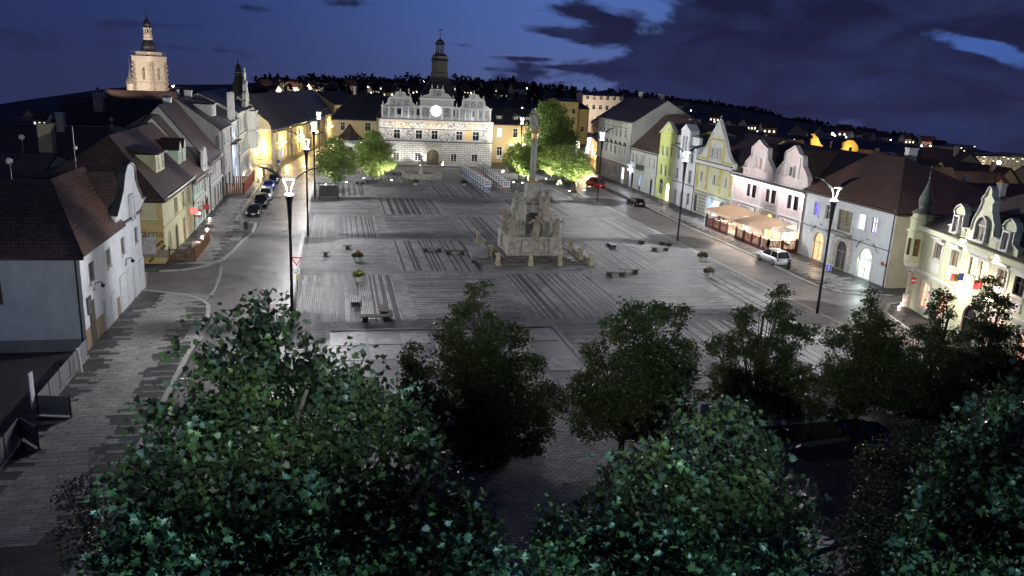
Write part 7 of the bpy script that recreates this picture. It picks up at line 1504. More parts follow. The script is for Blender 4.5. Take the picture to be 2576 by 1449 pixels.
# ------------------------------------------------------------------ café terraces
def fence_run(par, P, z0, h, mat, n_per=.16, solid=0.0, postr=.07, top=True, sw=.045):
    for a, c in zip(P, P[1:]):
        a, c = np.array(a, float), np.array(c, float); L = np.linalg.norm(c-a); d = (c-a)/L; ang_ = math.atan2(d[1], d[0]); m = max(2, int(L/n_per))
        for k in range(m): 
            p = a+d*L*(k+.5)/m; mb = MB(); mb.obox((p[0], p[1], z0+solid+(h-solid)/2), sw, .018, (h-solid)/2-.03, ang_); part('baluster', mb, mat, par)
        for zz in ([z0+solid+.03] + ([z0+h-.03] if top else [])): mb = MB(); mb.obox(((a[0]+c[0])/2, (a[1]+c[1])/2, zz), L/2, .045, .04, ang_); part('rail', mb, mat, par)
        if solid: mb = MB(); mb.obox(((a[0]+c[0])/2, (a[1]+c[1])/2, z0+solid/2-.02), L/2, .03, solid/2-.02, ang_); part('skirt_board', mb, mat, par)
        m2 = max(1, round(L/2.0))
        for k in range(m2+1): p = a+d*L*k/m2; mb = MB(); mb.obox((p[0], p[1], z0+h/2+.06), postr, postr, h/2+.06, ang_); mb.ball((p[0], p[1], z0+h+.2), postr*.9, 6); part('post', mb, mat, par)
FW = plain('brown_fence_wood', (.16, .07, .035), .5, .3, 5); DW = plain('terrace_deck_wood', (.30, .25, .19), .6, .2, 4)
tr = thing('cafe_terrace', 'wooden fenced terrace deck before the yellow cafe', 'terrace', (-22.5, 5.5, ZP)); mb = MB(); mb.box(-23.1, 6.0, ZP, -20.5, 15.0, ZP+.12); part('deck', mb, DW, tr); fence_run(tr, [(-23.0, 5.7), (-20.4, 5.3), (-20.4, 15.2)], ZP, 1.25, FW, .22)
for i, vv in enumerate((7.6, 10.4)):
    t = thing('beer_table', 'folding wooden table and benches on the cafe terrace, %s one' % ('near' if i == 0 else 'far'), 'table', (-22.0, vv, ZP+.12)); mb = MB(); mb.box(-.35, -1.1, .72, .35, 1.1, .76)
    for y in (-.8, .8): mb.box(-.28, y-.03, 0, .28, y+.03, .72)
    link('table', mb.mesh('table', [BENCHW]), t)
    for s in (-.7, .7):
        mb = MB(); mb.box(s-.13, -1.1, .42, s+.13, 1.1, .46); mb.box(s-.1, -.8, 0, s+.1, -.75, .42); mb.box(s-.1, .75, 0, s+.1, .8, .42); link('bench', mb.mesh('bench', [BENCHW]), t)
tr = thing('cafe_terrace', 'reddish wooden terrace before the blue lit house further up the left row', 'terrace', (-22.5, 56, ZP)); mb = MB(); mb.box(-23.1, 53, ZP, -20.6, 70, ZP+.12); part('deck', mb, DW, tr); fence_run(tr, [(-23.1, 52.8), (-20.5, 52.8), (-20.5, 70)], ZP, 1.7, plain('red_brown_fence', (.25, .08, .035), .5, .2, 5), .3, sw=.07); fence_run(tr, [(-23.1, 61.5), (-20.5, 61.5)], ZP, 1.7, FW, .3, sw=.07)
PKL = emit('pink_white_pavement_light', (1., .75, .72), 40.)
for i, (x, y, lb) in enumerate(((498,608,'inset light by the cafe terrace gate'),(508,595,'inset light second from the cafe terrace'),(521,576,'inset light third from the cafe terrace'),(527,549.5,'inset light fourth from the cafe terrace'),(453,608,'light at the cafe wall beside the benches'),(614,439,'inset light beyond the red terrace, near one'),(618,433,'inset light beyond the red terrace, far one'),(632,421,'inset light in front of the yellow gable house'),(2262,771,'inset light at the foot of the bay turret column'),(2538,877,'inset light before the ornate building, at the right edge'))):
    u, v = G(x, y, .14); t = thing('pavement_light', lb, 'ground light', (u, v, .12), 'small inset pavement lights'); mb = MB(); mb.lathe([(.09, 0), (.085, .03), (.04, .06)], (0, 0, 0), 10); link('lens', mb.mesh('lens', [PKL]), t); lamp('POINT', (u, v, .45), 5, (1, .75, .72), 'glow', t, size=.06)
# right restaurant terrace with awnings
RT = plain('dark_red_fence_wood', (.07, .018, .016), .5, .2, 5)
tr = thing('restaurant_terrace', 'fenced terrace deck with dark red balustrade before the pink house', 'terrace', (48, 18, ZP)); mb = MB(); mb.box(47.75, 9.4, ZP, 51.6, 27.0, ZP+.42); part('deck', mb, plain('terrace_floor', (.34, .27, .23), .6, .2, 3), tr)
fence_run(tr, [(51.5, 27.1), (47.6, 27.1), (47.6, 20.6)], ZP, 1.5, RT, .2, .42, .12); fence_run(tr, [(47.6, 17.9), (47.6, 9.3), (51.5, 9.3)], ZP, 1.5, RT, .2, .42, .12)
AW = plain('tan_awning', (.38, .25, .15), .7, .15, 1.5)
for k, (va, vb) in enumerate(((27.4, 18.9), (18.6, 10.6))):
    t = thing('awning', ['tan fabric awning over the far half of the restaurant terrace', 'tan fabric awning over the near half of the restaurant terrace'][k], 'awning', (49, (va+vb)/2, 3), 'restaurant awnings'); mb = MB(); mb.hexa([(47.3, vb, 2.75), (51.6, vb, 3.45), (51.6, va, 3.45), (47.3, va, 2.75), (47.3, vb, 2.79), (51.6, vb, 3.49), (51.6, va, 3.49), (47.3, va, 2.79)]); part('cloth', mb, AW, t)
    mb = MB(); mb.box(47.27, vb, 2.5, 47.3, va, 2.79); part('valance', mb, plain('light_valance', (.55, .42, .32), .7), t)
    mb = MB(); [mb.tube([(47.4, q_, 0.5), (47.4, q_, 2.75)], .04, 6) for q_ in (va-.1, vb+.1)]; mb.tube([(47.35, vb-.02, 2.8), (51.6, vb-.02, 3.5)], .04, 5); part('frame', mb, WHITE, t)
    mb = MB(); mb.box(48.6, vb+1, 2.86, 48.7, va-1, 2.9); part('tube_light', mb, emit('warm_terrace_tube', (1, .78, .5), 14.), t); lamp('AREA', (49.2, (va+vb)/2, 2.75), 60, (1, .84, .66), 'terrace_light', t, aim=(49.2, (va+vb)/2, 0), area=(3., 7.))
for k, vv in enumerate((25.4, 23.0, 16.2, 13.6, 11.2)):
    t = thing('cafe_table', ['farthest set of table and chairs on the restaurant terrace', 'second farthest table set on the restaurant terrace', 'middle table set on the restaurant terrace', 'second nearest table set on the restaurant terrace', 'table set at the near end of the restaurant terrace'][k], 'table', (49.3, vv, ZP+.42)); mb = MB(); mb.box(-.7, -.45, .72, .7, .45, .76); mb.tube([(0, 0, 0), (0, 0, .72)], .05, 6); link('table', mb.mesh('table', [plain('beige_tabletop', (.5, .42, .32))]), t)
    for sx_ in (-1, 1):
        for sy_ in (-.4, .4):
            mb = MB(); mb.box(sx_*.75-.2, sy_-.2, .42, sx_*.75+.2, sy_+.2, .46); mb.box(sx_*.95-.02, sy_-.2, .46, sx_*.95+.02, sy_+.2, .9)
            for q_ in ((-.18, -.18), (.18, -.18), (-.18, .18), (.18, .18)): mb.box(sx_*.75+q_[0]-.02, sy_+q_[1]-.02, 0, sx_*.75+q_[0]+.02, sy_+q_[1]+.02, .42)
            link('chair', mb.mesh('chair', [plain('pale_chair', (.45, .36, .30))]), t)
t = thing('parasol', 'closed cream parasol over the near end of the restaurant terrace', 'parasol', (49.6, 10.2, ZP+.42)); mb = MB(); mb.tube([(0, 0, 0), (0, 0, 2.7)], .03, 6); link('pole', mb.mesh('pole', [WHITE]), t); mb = MB(); mb.lathe([(1.7, 2.3), (.05, 2.85)], (0, 0, 0), 8); link('canopy', mb.mesh('canopy', [plain('cream_parasol', (.55, .48, .38), .8)]), t)
lamp('POINT', (50.3, 10.8, 2.2), 25, (1, .85, .65), 'near_terrace_light', tr, size=.2); mb = MB(); mb.ball((51.45, 10.8, 2.3), .13); part('wall_globe', mb, emit('warm_lantern', (1, .85, .55)), tr)
mb = MB(); q_ = pU(*Z3(370, 1078), 51.3); mb.ball((51.3, q_[0], q_[1]), .2); t = single('wall_lamp', mb, emit('cold_bright_globe', (.75, .85, 1.), 35.), 'cold white lamp on the yellow gabled house by the awning end', 'lamp'); lamp('POINT', (50.9, q_[0], q_[1]), 70, (.7, .82, 1.), 'lamp_light', t, size=.15)
q_ = pU(*Z2(765, 1078), 51.3); mb = MB(); mb.ball((51.3, q_[0], q_[1]), .15); t = single('wall_lamp', mb, emit('cold_bright_globe', (.75, .85, 1.)), 'cold white lamp at the corner of the low white house', 'lamp'); lamp('POINT', (50.9, q_[0], q_[1]), 25, (.7, .82, 1.), 'lamp_light', t, size=.1)
lamp('SPOT', (50.6, 51.9, 2.6), 30, (1, .8, .7), 'doorway_light', t, aim=(50, 51.9, 0), spot=110)
# steps and water basin at the front of the square
bs = thing('water_basin', 'shallow stone water basin with wet slabs behind the front trees', 'basin', (2.5, -25, 0)); mb = MB()
for a, c, d, e in ((-6.9, -19.0, 11.9, -18.7), (-6.9, -33, -6.6, -19.0), (11.6, -33, 11.9, -19.0)): mb.box(a, c, .02, d, e, .12)
part('rim', mb, CONC, bs); mb = MB(); mb.box(-6.6, -33, .026, 11.6, -19.0, .06); part('water', mb, wetroad('wet_basin_floor', (.11, .11, .115), .28, .6), bs)
for i in range(7):
    for j in range(4):
        if (i*3+j*5) % 4 == 0: continue
        mb = MB(); a, c = -6.2+2.5*i, -32.4+3.3*j; mb.box(a, c, .061, a+2.3, c+(3.1 if (i+j) % 2 else 1.5), .09); part('stone_slab', mb, plain('wet_grey_slab', (.17, .17, .17), .5, .4, 1.5), bs)
for k in range(5): mb = MB(); mb.box(-7, -34.0-.5*k, .02, 38, -33.52-.5*k, .28-.05*k); structure('steps', mb, plain('worn_dark_step', (.14, .125, .11)))
# ------------------------------------------------------------------ foreground left: railings
def glassfence(P, lb, h=1.35):
    t = thing('fence', lb, 'fence', (P[0][0], P[0][1], 0)); 
    for a, c in zip(P, P[1:]):
        a, c = np.array(a, float), np.array(c, float); L = np.linalg.norm(c-a); m = max(1, round(L/2.2)); d = (c-a)/L; an = math.atan2(d[1], d[0])
        for k in range(m):
            p = a+d*L*(k+.5)/m; mb = MB(); mb.obox((p[0], p[1], h/2+.18), L/m/2-.05, .015, h/2-.1, an); part('mesh_panel', mb, plain('grey_mesh_panel', (.16, .165, .18), .5, .2, 12), t)
        for k in range(m+1): p = a+d*L*k/m; mb = MB(); mb.obox((p[0], p[1], h/2+.1), .035, .035, h/2+.05, an); part('post', mb, DARKM, t)
        mb = MB(); mb.obox(((a[0]+c[0])/2, (a[1]+c[1])/2, .12), L/2, .12, .08, an); part('base', mb, CONC, t)
glassfence([(-22.9, -23.5), (-22.7, -33.6), (-20.9, -34.0)], 'grey mesh railing along the pavement below the white house'); glassfence([(-21.3, -38.0), (-22.6, -36.6), (-22.3, -46)], 'grey mesh railing in the lower left corner')
u, v = G(205, 940); t = thing('bollard', 'white leaning marker post on the railing by the white house', 'bollard', (u, v, 0)); mb = MB(); mb.tube([(0, 0, 0), (-.12, 0, 1.75)], .11, 8); link('shaft', mb.mesh('shaft', [WHITE]), t)
t = thing('sign_post', 'white narrow banner sign at the corner of the mesh railing', 'sign', (-22.8, -33.9, 0)); mb = MB(); mb.box(-.05, -.3, .8, .02, .3, 2.9); link('banner', mb.mesh('banner', [plain('white_banner', (.5, .5, .55), .6, .3, 4)]), t)
mb = MB(); mb.box(-22.35, -45.6, .4, -22.3, -42.4, 1.4); t = single('sign', mb, plain('green_white_sign', (.22, .42, .36), .5, .1), 'green and white board hung on the lower left railing', 'sign')
for y in (-45.0, -43.6): mb = MB(); mb.box(-22.295, y, .6, -22.27, y+.8, 1.2); part('white_field', mb, WHITE, t)
structure('yard', (lambda m_: (m_.poly([(-60, -60, .03), (-36, -60, .03), (-23.1, -46, .03), (-23.1, -22.4, .03), (-60, -22.4, .03)]), m_)[1])(MB()), plain('dark_yard_grass', (.02, .024, .014), .95, .4, .8, .5, 6))
# retaining wall and lower road on the right
RW = MN('board_marked_concrete'); n_ = RW.noise(RW.pos(9, 9, .15), 1.4, 4); RW.l(RW.ramp(n_, [(.35, (.30, .30, .29)), (.65, (.42, .42, .40))]), RW.b.inputs['Base Color']); RW.b.inputs['Roughness'].default_value = .7; RW.bump(n_, .6, .03)
def rwall(P, h, lb):
    t = thing('retaining_wall', lb, 'wall', (P[0][0], P[0][1], 0)); mb = MB()
    for a, c in zip(P, P[1:]):
        a, c = np.array(a), np.array(c); d = (c-a)/np.linalg.norm(c-a); n2_ = np.array([-d[1], d[0]])*.4; mb.hexa([(*a, 0), (*c, 0), (*(c+n2_), 0), (*(a+n2_), 0), (*a, h), (*c, h), (*(c+n2_), h), (*(a+n2_), h)])
    part('wall', mb, RW.m, t)
rwall([(15.0, -40.0), (18.8, -39.7), (25.6, -39.2)], 1.9, 'long ribbed concrete retaining wall between the right front trees'); rwall([(29.2, -38.8), (33, -37.8), (36.3, -36.6)], 1.6, 'short ribbed concrete wall beside the rightmost front trees')
flat('planting_bed', [(12, -40.1), (36, -37), (37, -40), (12, -43)], .03, plain('brown_bark_bed', (.05, .04, .03), .95, .5, 3, .6, 10))
flat('lower_road', [(12, -44), (60, -36), (70, -60), (12, -64)], .045, cobble('dark_lower_cobbles', (.055, .054, .056), (.085, .08, .082), (.02, .02, .02), .3, .2, .14, .5))
mb = MB(); mb.hexa([(14, -52.6, .05), (30, -48.6, .05), (30, -48.3, .05), (14, -52.3, .05), (14, -52.6, .15), (30, -48.6, .15), (30, -48.3, .15), (14, -52.3, .15)]); structure('kerb', mb, KERB)
# ------------------------------------------------------------------ cars
CG = plain('car_glass', (.01, .012, .015), .06, .05); TYRE = BLACK; RIM = plain('alloy_rim', (.35, .35, .36), .3, .05, metal=.8); HL = plain('headlight_glass', (.6, .62, .65), .1, .05); TL = plain('tail_light_red', (.45, .02, .02), .2, .05); PLT = plain('number_plate', (.6, .6, .58), .5, .05)
CARK = dict(  # length, width, height, body stations (x fraction, belt height, width fraction), cabin (x frac base rear, roof rear, roof front, base front)
    suv=(4.8, 1.94, 1.76, [(0, .75, .80), (.03, .95, .93), (.12, 1.04, 1), (.5, 1.03, 1), (.70, 1.04, 1), (.74, 1.05, 1), (.93, .98, .97), (.98, .86, .90), (1, .70, .82)], (.03, .09, .56, .71)),
    hatch=(4.2, 1.78, 1.46, [(0, .62, .80), (.03, .86, .93), (.14, .95, 1), (.5, .92, 1), (.68, .92, 1), (.74, .92, 1), (.92, .78, .96), (.98, .66, .88), (1, .52, .80)], (.05, .16, .54, .73)),
    sedan=(4.6, 1.82, 1.44, [(0, .6, .80), (.02, .88, .92), (.16, .97, 1), (.5, .93, 1), (.66, .93, 1), (.72, .93, 1), (.92, .80, .96), (.98, .68, .88), (1, .52, .8)], (.14, .28, .56, .73)),
    van=(5.0, 1.95, 2.0, [(0, .9, .86), (.02, 1.05, .97), (.1, 1.10, 1), (.5, 1.10, 1), (.72, 1.1, 1), (.78, 1.1, 1), (.92, .98, .97), (.98, .85, .9), (1, .6, .84)], (.015, .05, .64, .80)))
def car(kind, col, label, u, v, rz, group=None, name='parked_car', lit=False):
    L, Wd, H, st, cb = CARK[kind]; t = thing(name, label, 'car', (u, v, .02), group, rz); PM = plain('car_paint_'+'_'.join('%d' % (c*100) for c in col), col, .22, .05, metal=.35)
    mb = MB(); hw = Wd/2; rings = []
    for fx, zb, wf in st:
        x = (fx-.5)*L; w = hw*wf; z0 = .22 if 0 < fx < 1 else .32
        rings.append([(x, -w*.86, z0), (x, -w, z0+.18), (x, -w*1.0, zb*.72), (x, -w*.93, zb), (x, -w*.45, zb+.035), (x, w*.45, zb+.035), (x, w*.93, zb), (x, w, zb*.72), (x, w, z0+.18), (x, w*.86, z0)])
    i0 = 0; n = 10
    for r_ in rings: mb.v += r_
    for j in range(len(rings)-1):
        for k in range(n): q = (k+1) % n; mb.f.append((j*n+k, (j+1)*n+k, (j+1)*n+q, j*n+q)); mb.m.append(0); mb.uv.append(None)
    mb.f.append(tuple(range(n))); mb.f.append(tuple((len(rings)-1)*n+k for k in range(n-1, -1, -1))); mb.m += [0, 0]; mb.uv += [None, None]
    me = mb.mesh('body', [PM], smooth=True); link('body', me, t)
    def X(f): return (f-.5)*L
    def belt(f):
        for a, c in zip(st, st[1:]):
            if a[0] <= f <= c[0]: return a[1]+(c[1]-a[1])*(f-a[0])/(c[0]-a[0])
        return st[-1][1]
    a, r0, r1, c = cb; zr = H-.03; wt = hw*.74; wl = hw*.90
    P = [(X(a), belt(a)), (X(r0), zr-.05), (X(r1), zr-.02), (X(c), belt(c))]
    mb = MB(); B = [(P[0][0], -wl, P[0][1]), (P[3][0], -wl, P[3][1]), (P[3][0], wl, P[3][1]), (P[0][0], wl, P[0][1]), (P[1][0], -wt, P[1][1]), (P[2][0], -wt, P[2][1]), (P[2][0], wt, P[2][1]), (P[1][0], wt, P[1][1])]; mb.hexa(B); link('windows', mb.mesh('windows', [CG]), t)
    mb = MB(); n = 6; prev = None
    for k in range(n+1):
        f = k/n; x = P[1][0]-.06+(P[2][0]-P[1][0]+.14)*f; z = zr-.03+.05*math.sin(math.pi*f); mb.v += [(x, -wt*1.03, z-.05), (x, -wt*.6, z+.02), (x, wt*.6, z+.02), (x, wt*1.03, z-.05)]
    for k in range(n):
        for q in range(3): mb.f.append((k*4+q, (k+1)*4+q, (k+1)*4+q+1, k*4+q+1)); mb.m.append(0); mb.uv.append(None)
    link('roof_panel', mb.mesh('roof_panel', [PM], smooth=True), t)
    mb = MB()
    for s in (-1, 1):
        mb.tube([B[0][:1]+(s*wl,)+B[0][2:], (P[1][0], s*wt, P[1][1])], .05, 4); mb.tube([(P[3][0], s*wl, P[3][1]), (P[2][0], s*wt, P[2][1])], .045, 4)
        xm = (P[1][0]+P[2][0])/2; mb.tube([(xm, s*(wl+.0), belt(.5)), (xm, s*(wt+.01), zr-.05)], .045, 4)
    link('pillars', mb.mesh('pillars', [PM]), t)
    for s in (-1, 1):
        for f in (.19, .80):
            r = .36 if kind in ('suv', 'van') else .32; m1 = MB(); m1.lathe([(r*.72, -.11), (r, -.1), (r, .1), (r*.72, .11)], (0, 0, 0), 18); m2 = MB(); m2.lathe([(.05, .0), (r*.68, .06)], (0, 0, 0), 10)
            w = link('wheel', m1.mesh('wheel', [TYRE]), t, (X(f), s*(hw-.08), r)); w.rotation_euler = (R(90)*-s, 0, 0); link('rim', m2.mesh('rim', [RIM]), w, (0, 0, .062))
        mb = MB(); mb.box(X(.955), s*hw*.86-.2, belt(.96)*.78, X(1)-.03, s*hw*.86+.03, belt(.96)*.78+.15); link('headlight', mb.mesh('headlight', [HL]), t)
        mb = MB(); mb.box(X(0)+.0, s*hw*.84-.16, belt(.02)*.78, X(.03)+.03, s*hw*.84+.08, belt(.02)*.78+.2); link('tail_light', mb.mesh('tail_light', [TL]), t)
        mb = MB(); mb.ball((X(c)-.12, s*(hw+.06), belt(c)+.06), .1, 6, sz=.7); link('mirror', mb.mesh('mirror', [PM]), t)
    mb = MB(); mb.box(X(1)-.0, -.26, .42, X(1)+.02, .26, .53); link('number_plate', mb.mesh('number_plate', [PLT]), t); mb = MB(); mb.box(X(0)-.02, -.26, .62, X(0)+.0, .26, .73); link('number_plate', mb.mesh('number_plate', [PLT]), t)
    mb = MB(); mb.box(X(1)-.05, -.55, .58, X(1)-.005+.01, .55, .68); link('grille', mb.mesh('grille', [BLACK]), t)
    return t
for (x, y), k, c, lb in (((637, 548), 'hatch', (.012, .012, .014), 'black hatchback at the front of the left parked row'), ((654.5, 525.5), 'suv', (.014, .014, .018), 'dark car second in the left parked row'), ((666, 507), 'suv', (.62, .63, .64), 'white car third in the left parked row'),
                        ((674.5, 481), 'hatch', (.02, .05, .38), 'bright blue car fourth in the left parked row'), ((687, 464), 'hatch', (.015, .015, .02), 'dark car last in the left parked row')):
    u, v = G(x, y); car(k, c, lb, u, v+CARK[k][0]/2, R(-90), 'cars parked along the left kerb')
car('suv', (.66, .68, .68), 'white off road car parked beside the restaurant terrace', 45.3, 4.2, R(93))
u, v = G(1605, 522); car('hatch', (.012, .012, .016), 'black car parked before the low white house', u+.1, v+1.6, R(95))
u, v = G(1500, 476); car('van', (.32, .012, .015), 'red van parked before the tall grey house', u+.5, v+2.6, R(100)); u, v = G(1468, 462); car('hatch', (.6, .6, .62), 'white car half hidden behind the red van', u-1.0, v+7, R(100))
a, c = G(2125, 1100), G(2205, 1165); car('sedan', (.02, .022, .075), 'dark blue car parked on the lower road behind the front trees', (a[0]+c[0])/2+.7, (a[1]+c[1])/2+.4, math.atan2(a[1]-c[1], a[0]-c[0]))
u, v = G(2405, 930); car('hatch', (.05, .06, .09), 'car at the right edge before the ornate building', u+1, v+1, R(100))
t = thing('white_van', 'white van roof showing through the leaves at the bottom centre', 'van', (*G(1200, 1165), 0), None, R(97)); bpy.data.objects.remove(t)
u, v = G(1200, 1150); car('van', (.62, .63, .72), 'white van showing through the leaves at the bottom centre', u, v+.8, R(2), name='parked_van')

# ------------------------------------------------------------------ trees
def fromnp(name, V, Fc, mats, mi=None):
    me = bpy.data.meshes.new(name); me.vertices.add(len(V)); me.vertices.foreach_set('co', V.astype(np.float32).ravel())
    n = Fc.shape[1]; me.loops.add(Fc.size); me.loops.foreach_set('vertex_index', Fc.astype(np.int32).ravel()); me.polygons.add(len(Fc)); me.polygons.foreach_set('loop_start', np.arange(0, Fc.size, n, dtype=np.int32)); me.polygons.foreach_set('loop_total', np.full(len(Fc), n, dtype=np.int32))
    for m in mats: me.materials.append(m)
    if mi is not None: me.polygons.foreach_set('material_index', mi.astype(np.int32))
    me.update(calc_edges=True); me.validate(); return me
# maple / plane leaf: five lobed fan of triangles, folded along the midrib
_o = [(0, .0), (.10, .10), (.38, .0), (.27, .20), (.56, .36), (.30, .42), (.36, .66), (.17, .60), (0, 1.05)]
_o = _o + [(-x, y) for x, y in _o[-2:0:-1]]
LV = np.array([(0, .3, 0)]+[(x, y, .18*abs(x)+.10*(y-.3)**2) for x, y in _o]); LV[:, 2] *= 1.0
LF = np.array([(0, i+1, (i+1) % len(_o)+1) for i in range(len(_o))])
SV = np.array([(0, 0, 0), (.42, .45, .06), (0, 1, 0), (-.42, .45, .06)], float); SF = np.array([(0, 1, 2, 3)])
def randrot(n, up=.55, droop=.3, aim=None):
    """leaf frames: normals mostly up and outwards"""
    nrm = rng.normal(size=(n, 3)); nrm[:, 2] = np.abs(nrm[:, 2])+up
    if aim is not None: nrm += aim
    nrm /= np.linalg.norm(nrm, axis=1)[:, None]; t = rng.normal(size=(n, 3)); t[:, 2] -= droop; t -= (t*nrm).sum(1)[:, None]*nrm; t /= np.linalg.norm(t, axis=1)[:, None]; s = np.cross(t, nrm); return s, t, nrm
def leaves_mesh(name, C, size, base, mats, aim=None, up=.55):
    BV, BF = base; n = len(C); s, t, nn = randrot(n, up, .3, aim); sz = size*rng.uniform(.5, 1.2, n)
    cz = rng.uniform(-1.5, 4.2, n)[:, None, None]
    V = C[:, None, :]+sz[:, None, None]*(BV[None, :, 0, None]*s[:, None, :]+BV[None, :, 1, None]*t[:, None, :]+cz*BV[None, :, 2, None]*nn[:, None, :])
    Fc = BF[None]+(np.arange(n)*len(BV))[:, None, None]; grp_ = np.floor(C/1.1).astype(int); hsh = np.abs(grp_[:, 0]*73856093 ^ grp_[:, 1]*19349663 ^ grp_[:, 2]*83492791); pick = np.where(rng.random(n) < .55, hsh % len(mats), rng.integers(0, len(mats), n)); mi = pick.repeat(len(BF)); return fromnp(name, V.reshape(-1, 3), Fc.reshape(-1, BF.shape[1]), mats, mi), (s, t, nn, sz)
def clumps(blobs, dens, cl, spread, gaps=.35):
    """clump centres inside blobs, pushed to the shell; leaves scattered round each clump"""
    out = []
    for (x, y, z, r) in blobs:
        n = int(dens*r**2.3); d = rng.normal(size=(n, 3)); d /= np.linalg.norm(d, axis=1)[:, None]; rr = r*rng.uniform(.45, 1.0, n)**.6
        c = np.array([x, y, z])+d*rr[:, None]*np.array([1, 1, .85])
        for q in c:
            k = rng.integers(cl//2, cl); e = rng.normal(size=(k, 3))*spread*np.array([1, 1, .6]); out.append(q+e)
    return np.concatenate(out)
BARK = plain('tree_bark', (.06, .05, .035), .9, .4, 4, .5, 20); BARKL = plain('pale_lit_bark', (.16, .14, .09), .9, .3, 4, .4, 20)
def tree(label, base, blobs, leaf, lsize, dens, cl, spread, mats, group=None, trunk_r=.18, bark=None, name='tree', nlead=0, aim=None, up=.55, limbs=True):
    t = thing(name, label, 'tree', (base[0], base[1], base[2] if len(base) > 2 else 0), group); bark = bark or BARK; z0 = base[2] if len(base) > 2 else 0
    B = np.array([b_[:3] for b_ in blobs]); top = B[:, 2].max(); zl = min(b_[2]-b_[3]*.8 for b_ in blobs); zl = max(z0+1.2, zl)
    mb = MB(); cxy = B[:, :2].mean(0); n = 6; path = [(base[0]+(cxy[0]-base[0])*(k/n)**1.5+rnd.uniform(-.06, .06)*k, base[1]+(cxy[1]-base[1])*(k/n)**1.5+rnd.uniform(-.06, .06)*k, z0+(top-z0)*.95*k/n) for k in range(n+1)]
    mb.tube(path, [trunk_r*(1-.85*k/n)+.012 for k in range(n+1)], 8); part('trunk', mb, bark, t)
    if limbs:
        mb = MB()
        for b_ in blobs:
            for q in range(3):
                h0 = zl-.4+(b_[2]-zl)*.35*rnd.random(); f = min(.9, max(.1, (h0-z0)/max(.1, (top-z0)*.95))); i = min(n-1, int(f*n)); w = f*n-i; s = [path[i][a]+(path[i+1][a]-path[i][a])*w for a in range(3)]
                e = [b_[0]+rnd.uniform(-.8, .8)*b_[3], b_[1]+rnd.uniform(-.8, .8)*b_[3], b_[2]+rnd.uniform(-.3, .8)*b_[3]]; m_ = [(s[a]+e[a])/2+(.25*b_[3]*(-1 if a == 2 else 1)*rnd.uniform(0, .6)) for a in range(3)]
                mb.tube([s, m_, e], [trunk_r*.35, trunk_r*.22, .012], 5)
        part('limbs', mb, bark, t)
    if nlead:      # ragged outline: shoots standing off the crown
        ex_ = []
        for b_ in blobs:
            for q in range(4):
                d_ = np.array([rnd.gauss(0, 1), rnd.gauss(0, 1)-.5, rnd.gauss(0, 1)+.5]); d_ = d_/np.linalg.norm(d_)*b_[3]*rnd.uniform(1.0, 1.3); ex_.append((b_[0]+d_[0], b_[1]+d_[1], b_[2]+d_[2], b_[3]*rnd.uniform(.2, .36)))
        blobs = [(b_[0], b_[1], b_[2], b_[3]*.88) for b_ in blobs]+ex_
    C = clumps(blobs, dens, cl, spread); me, (s_, t_, n_, sz) = leaves_mesh('crown', C, lsize, leaf, mats, aim, up); me.transform(Matrix.Translation(-wloc(t))); cr = link('crown', me, t, (0, 0, 0), 0, None, 'stuff')
    if nlead:        # the leaves nearest to the camera, one by one
        cam_ = np.array([CAMU, CAMV, CAMH]); d = np.linalg.norm(C-cam_, axis=1)
        k = max(nlead*3, 1); idx_ = np.argsort(d)[:k]; rng.shuffle(idx_); lm = [ (lambda me_: (me_.materials.append(m_), me_)[1])(bpy.data.meshes.new('leaf')) for m_ in mats]
        for me_ in lm: me_.from_pydata([tuple(a) for a in leaf[0]], [], [tuple(f) for f in leaf[1]])
        w0 = wloc(t)
        for i in idx_[:nlead]:
            p = C[i]+(cam_-C[i])/d[i]*.25; o = link('leaf', lm[i % len(lm)], t); a, b_, c = s_[i], t_[i], n_[i]
            o.matrix_local = Matrix(((a[0], b_[0], c[0], p[0]-w0.x), (a[1], b_[1], c[1], p[1]-w0.y), (a[2], b_[2], c[2], p[2]-w0.z), (0, 0, 0, 1))) @ Matrix.Scale(float(sz[i]), 4)
    return t
def bl(px, py, d, r): x, y, z = pD(px, py, d); return (x, y, z, r)
MAP = [leafm('maple_leaf_dark', (.009, .017, .009), (.02, .034, .017)), leafm('maple_leaf_mid', (.045, .085, .045), (.075, .125, .06)), leafm('maple_leaf_shade', (.020, .036, .018), (.04, .065, .03)), leafm('maple_leaf_teal_lit', (.06, .12, .09), (.09, .16, .125)), leafm('maple_leaf_fresh', (.07, .13, .05), (.095, .165, .06))]  # tones carry shade and light in the leaf colour, one tinted teal
LIN = [leafm('linden_leaf_dark', (.032, .052, .02), (.052, .08, .03)), leafm('linden_leaf', (.06, .10, .032), (.095, .14, .045)), leafm('linden_leaf_olive', (.075, .09, .032), (.11, .125, .045))]
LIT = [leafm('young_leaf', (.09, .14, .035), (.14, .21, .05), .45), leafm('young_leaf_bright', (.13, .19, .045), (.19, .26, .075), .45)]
ML = (LV, LF); SL = (SV, SF)
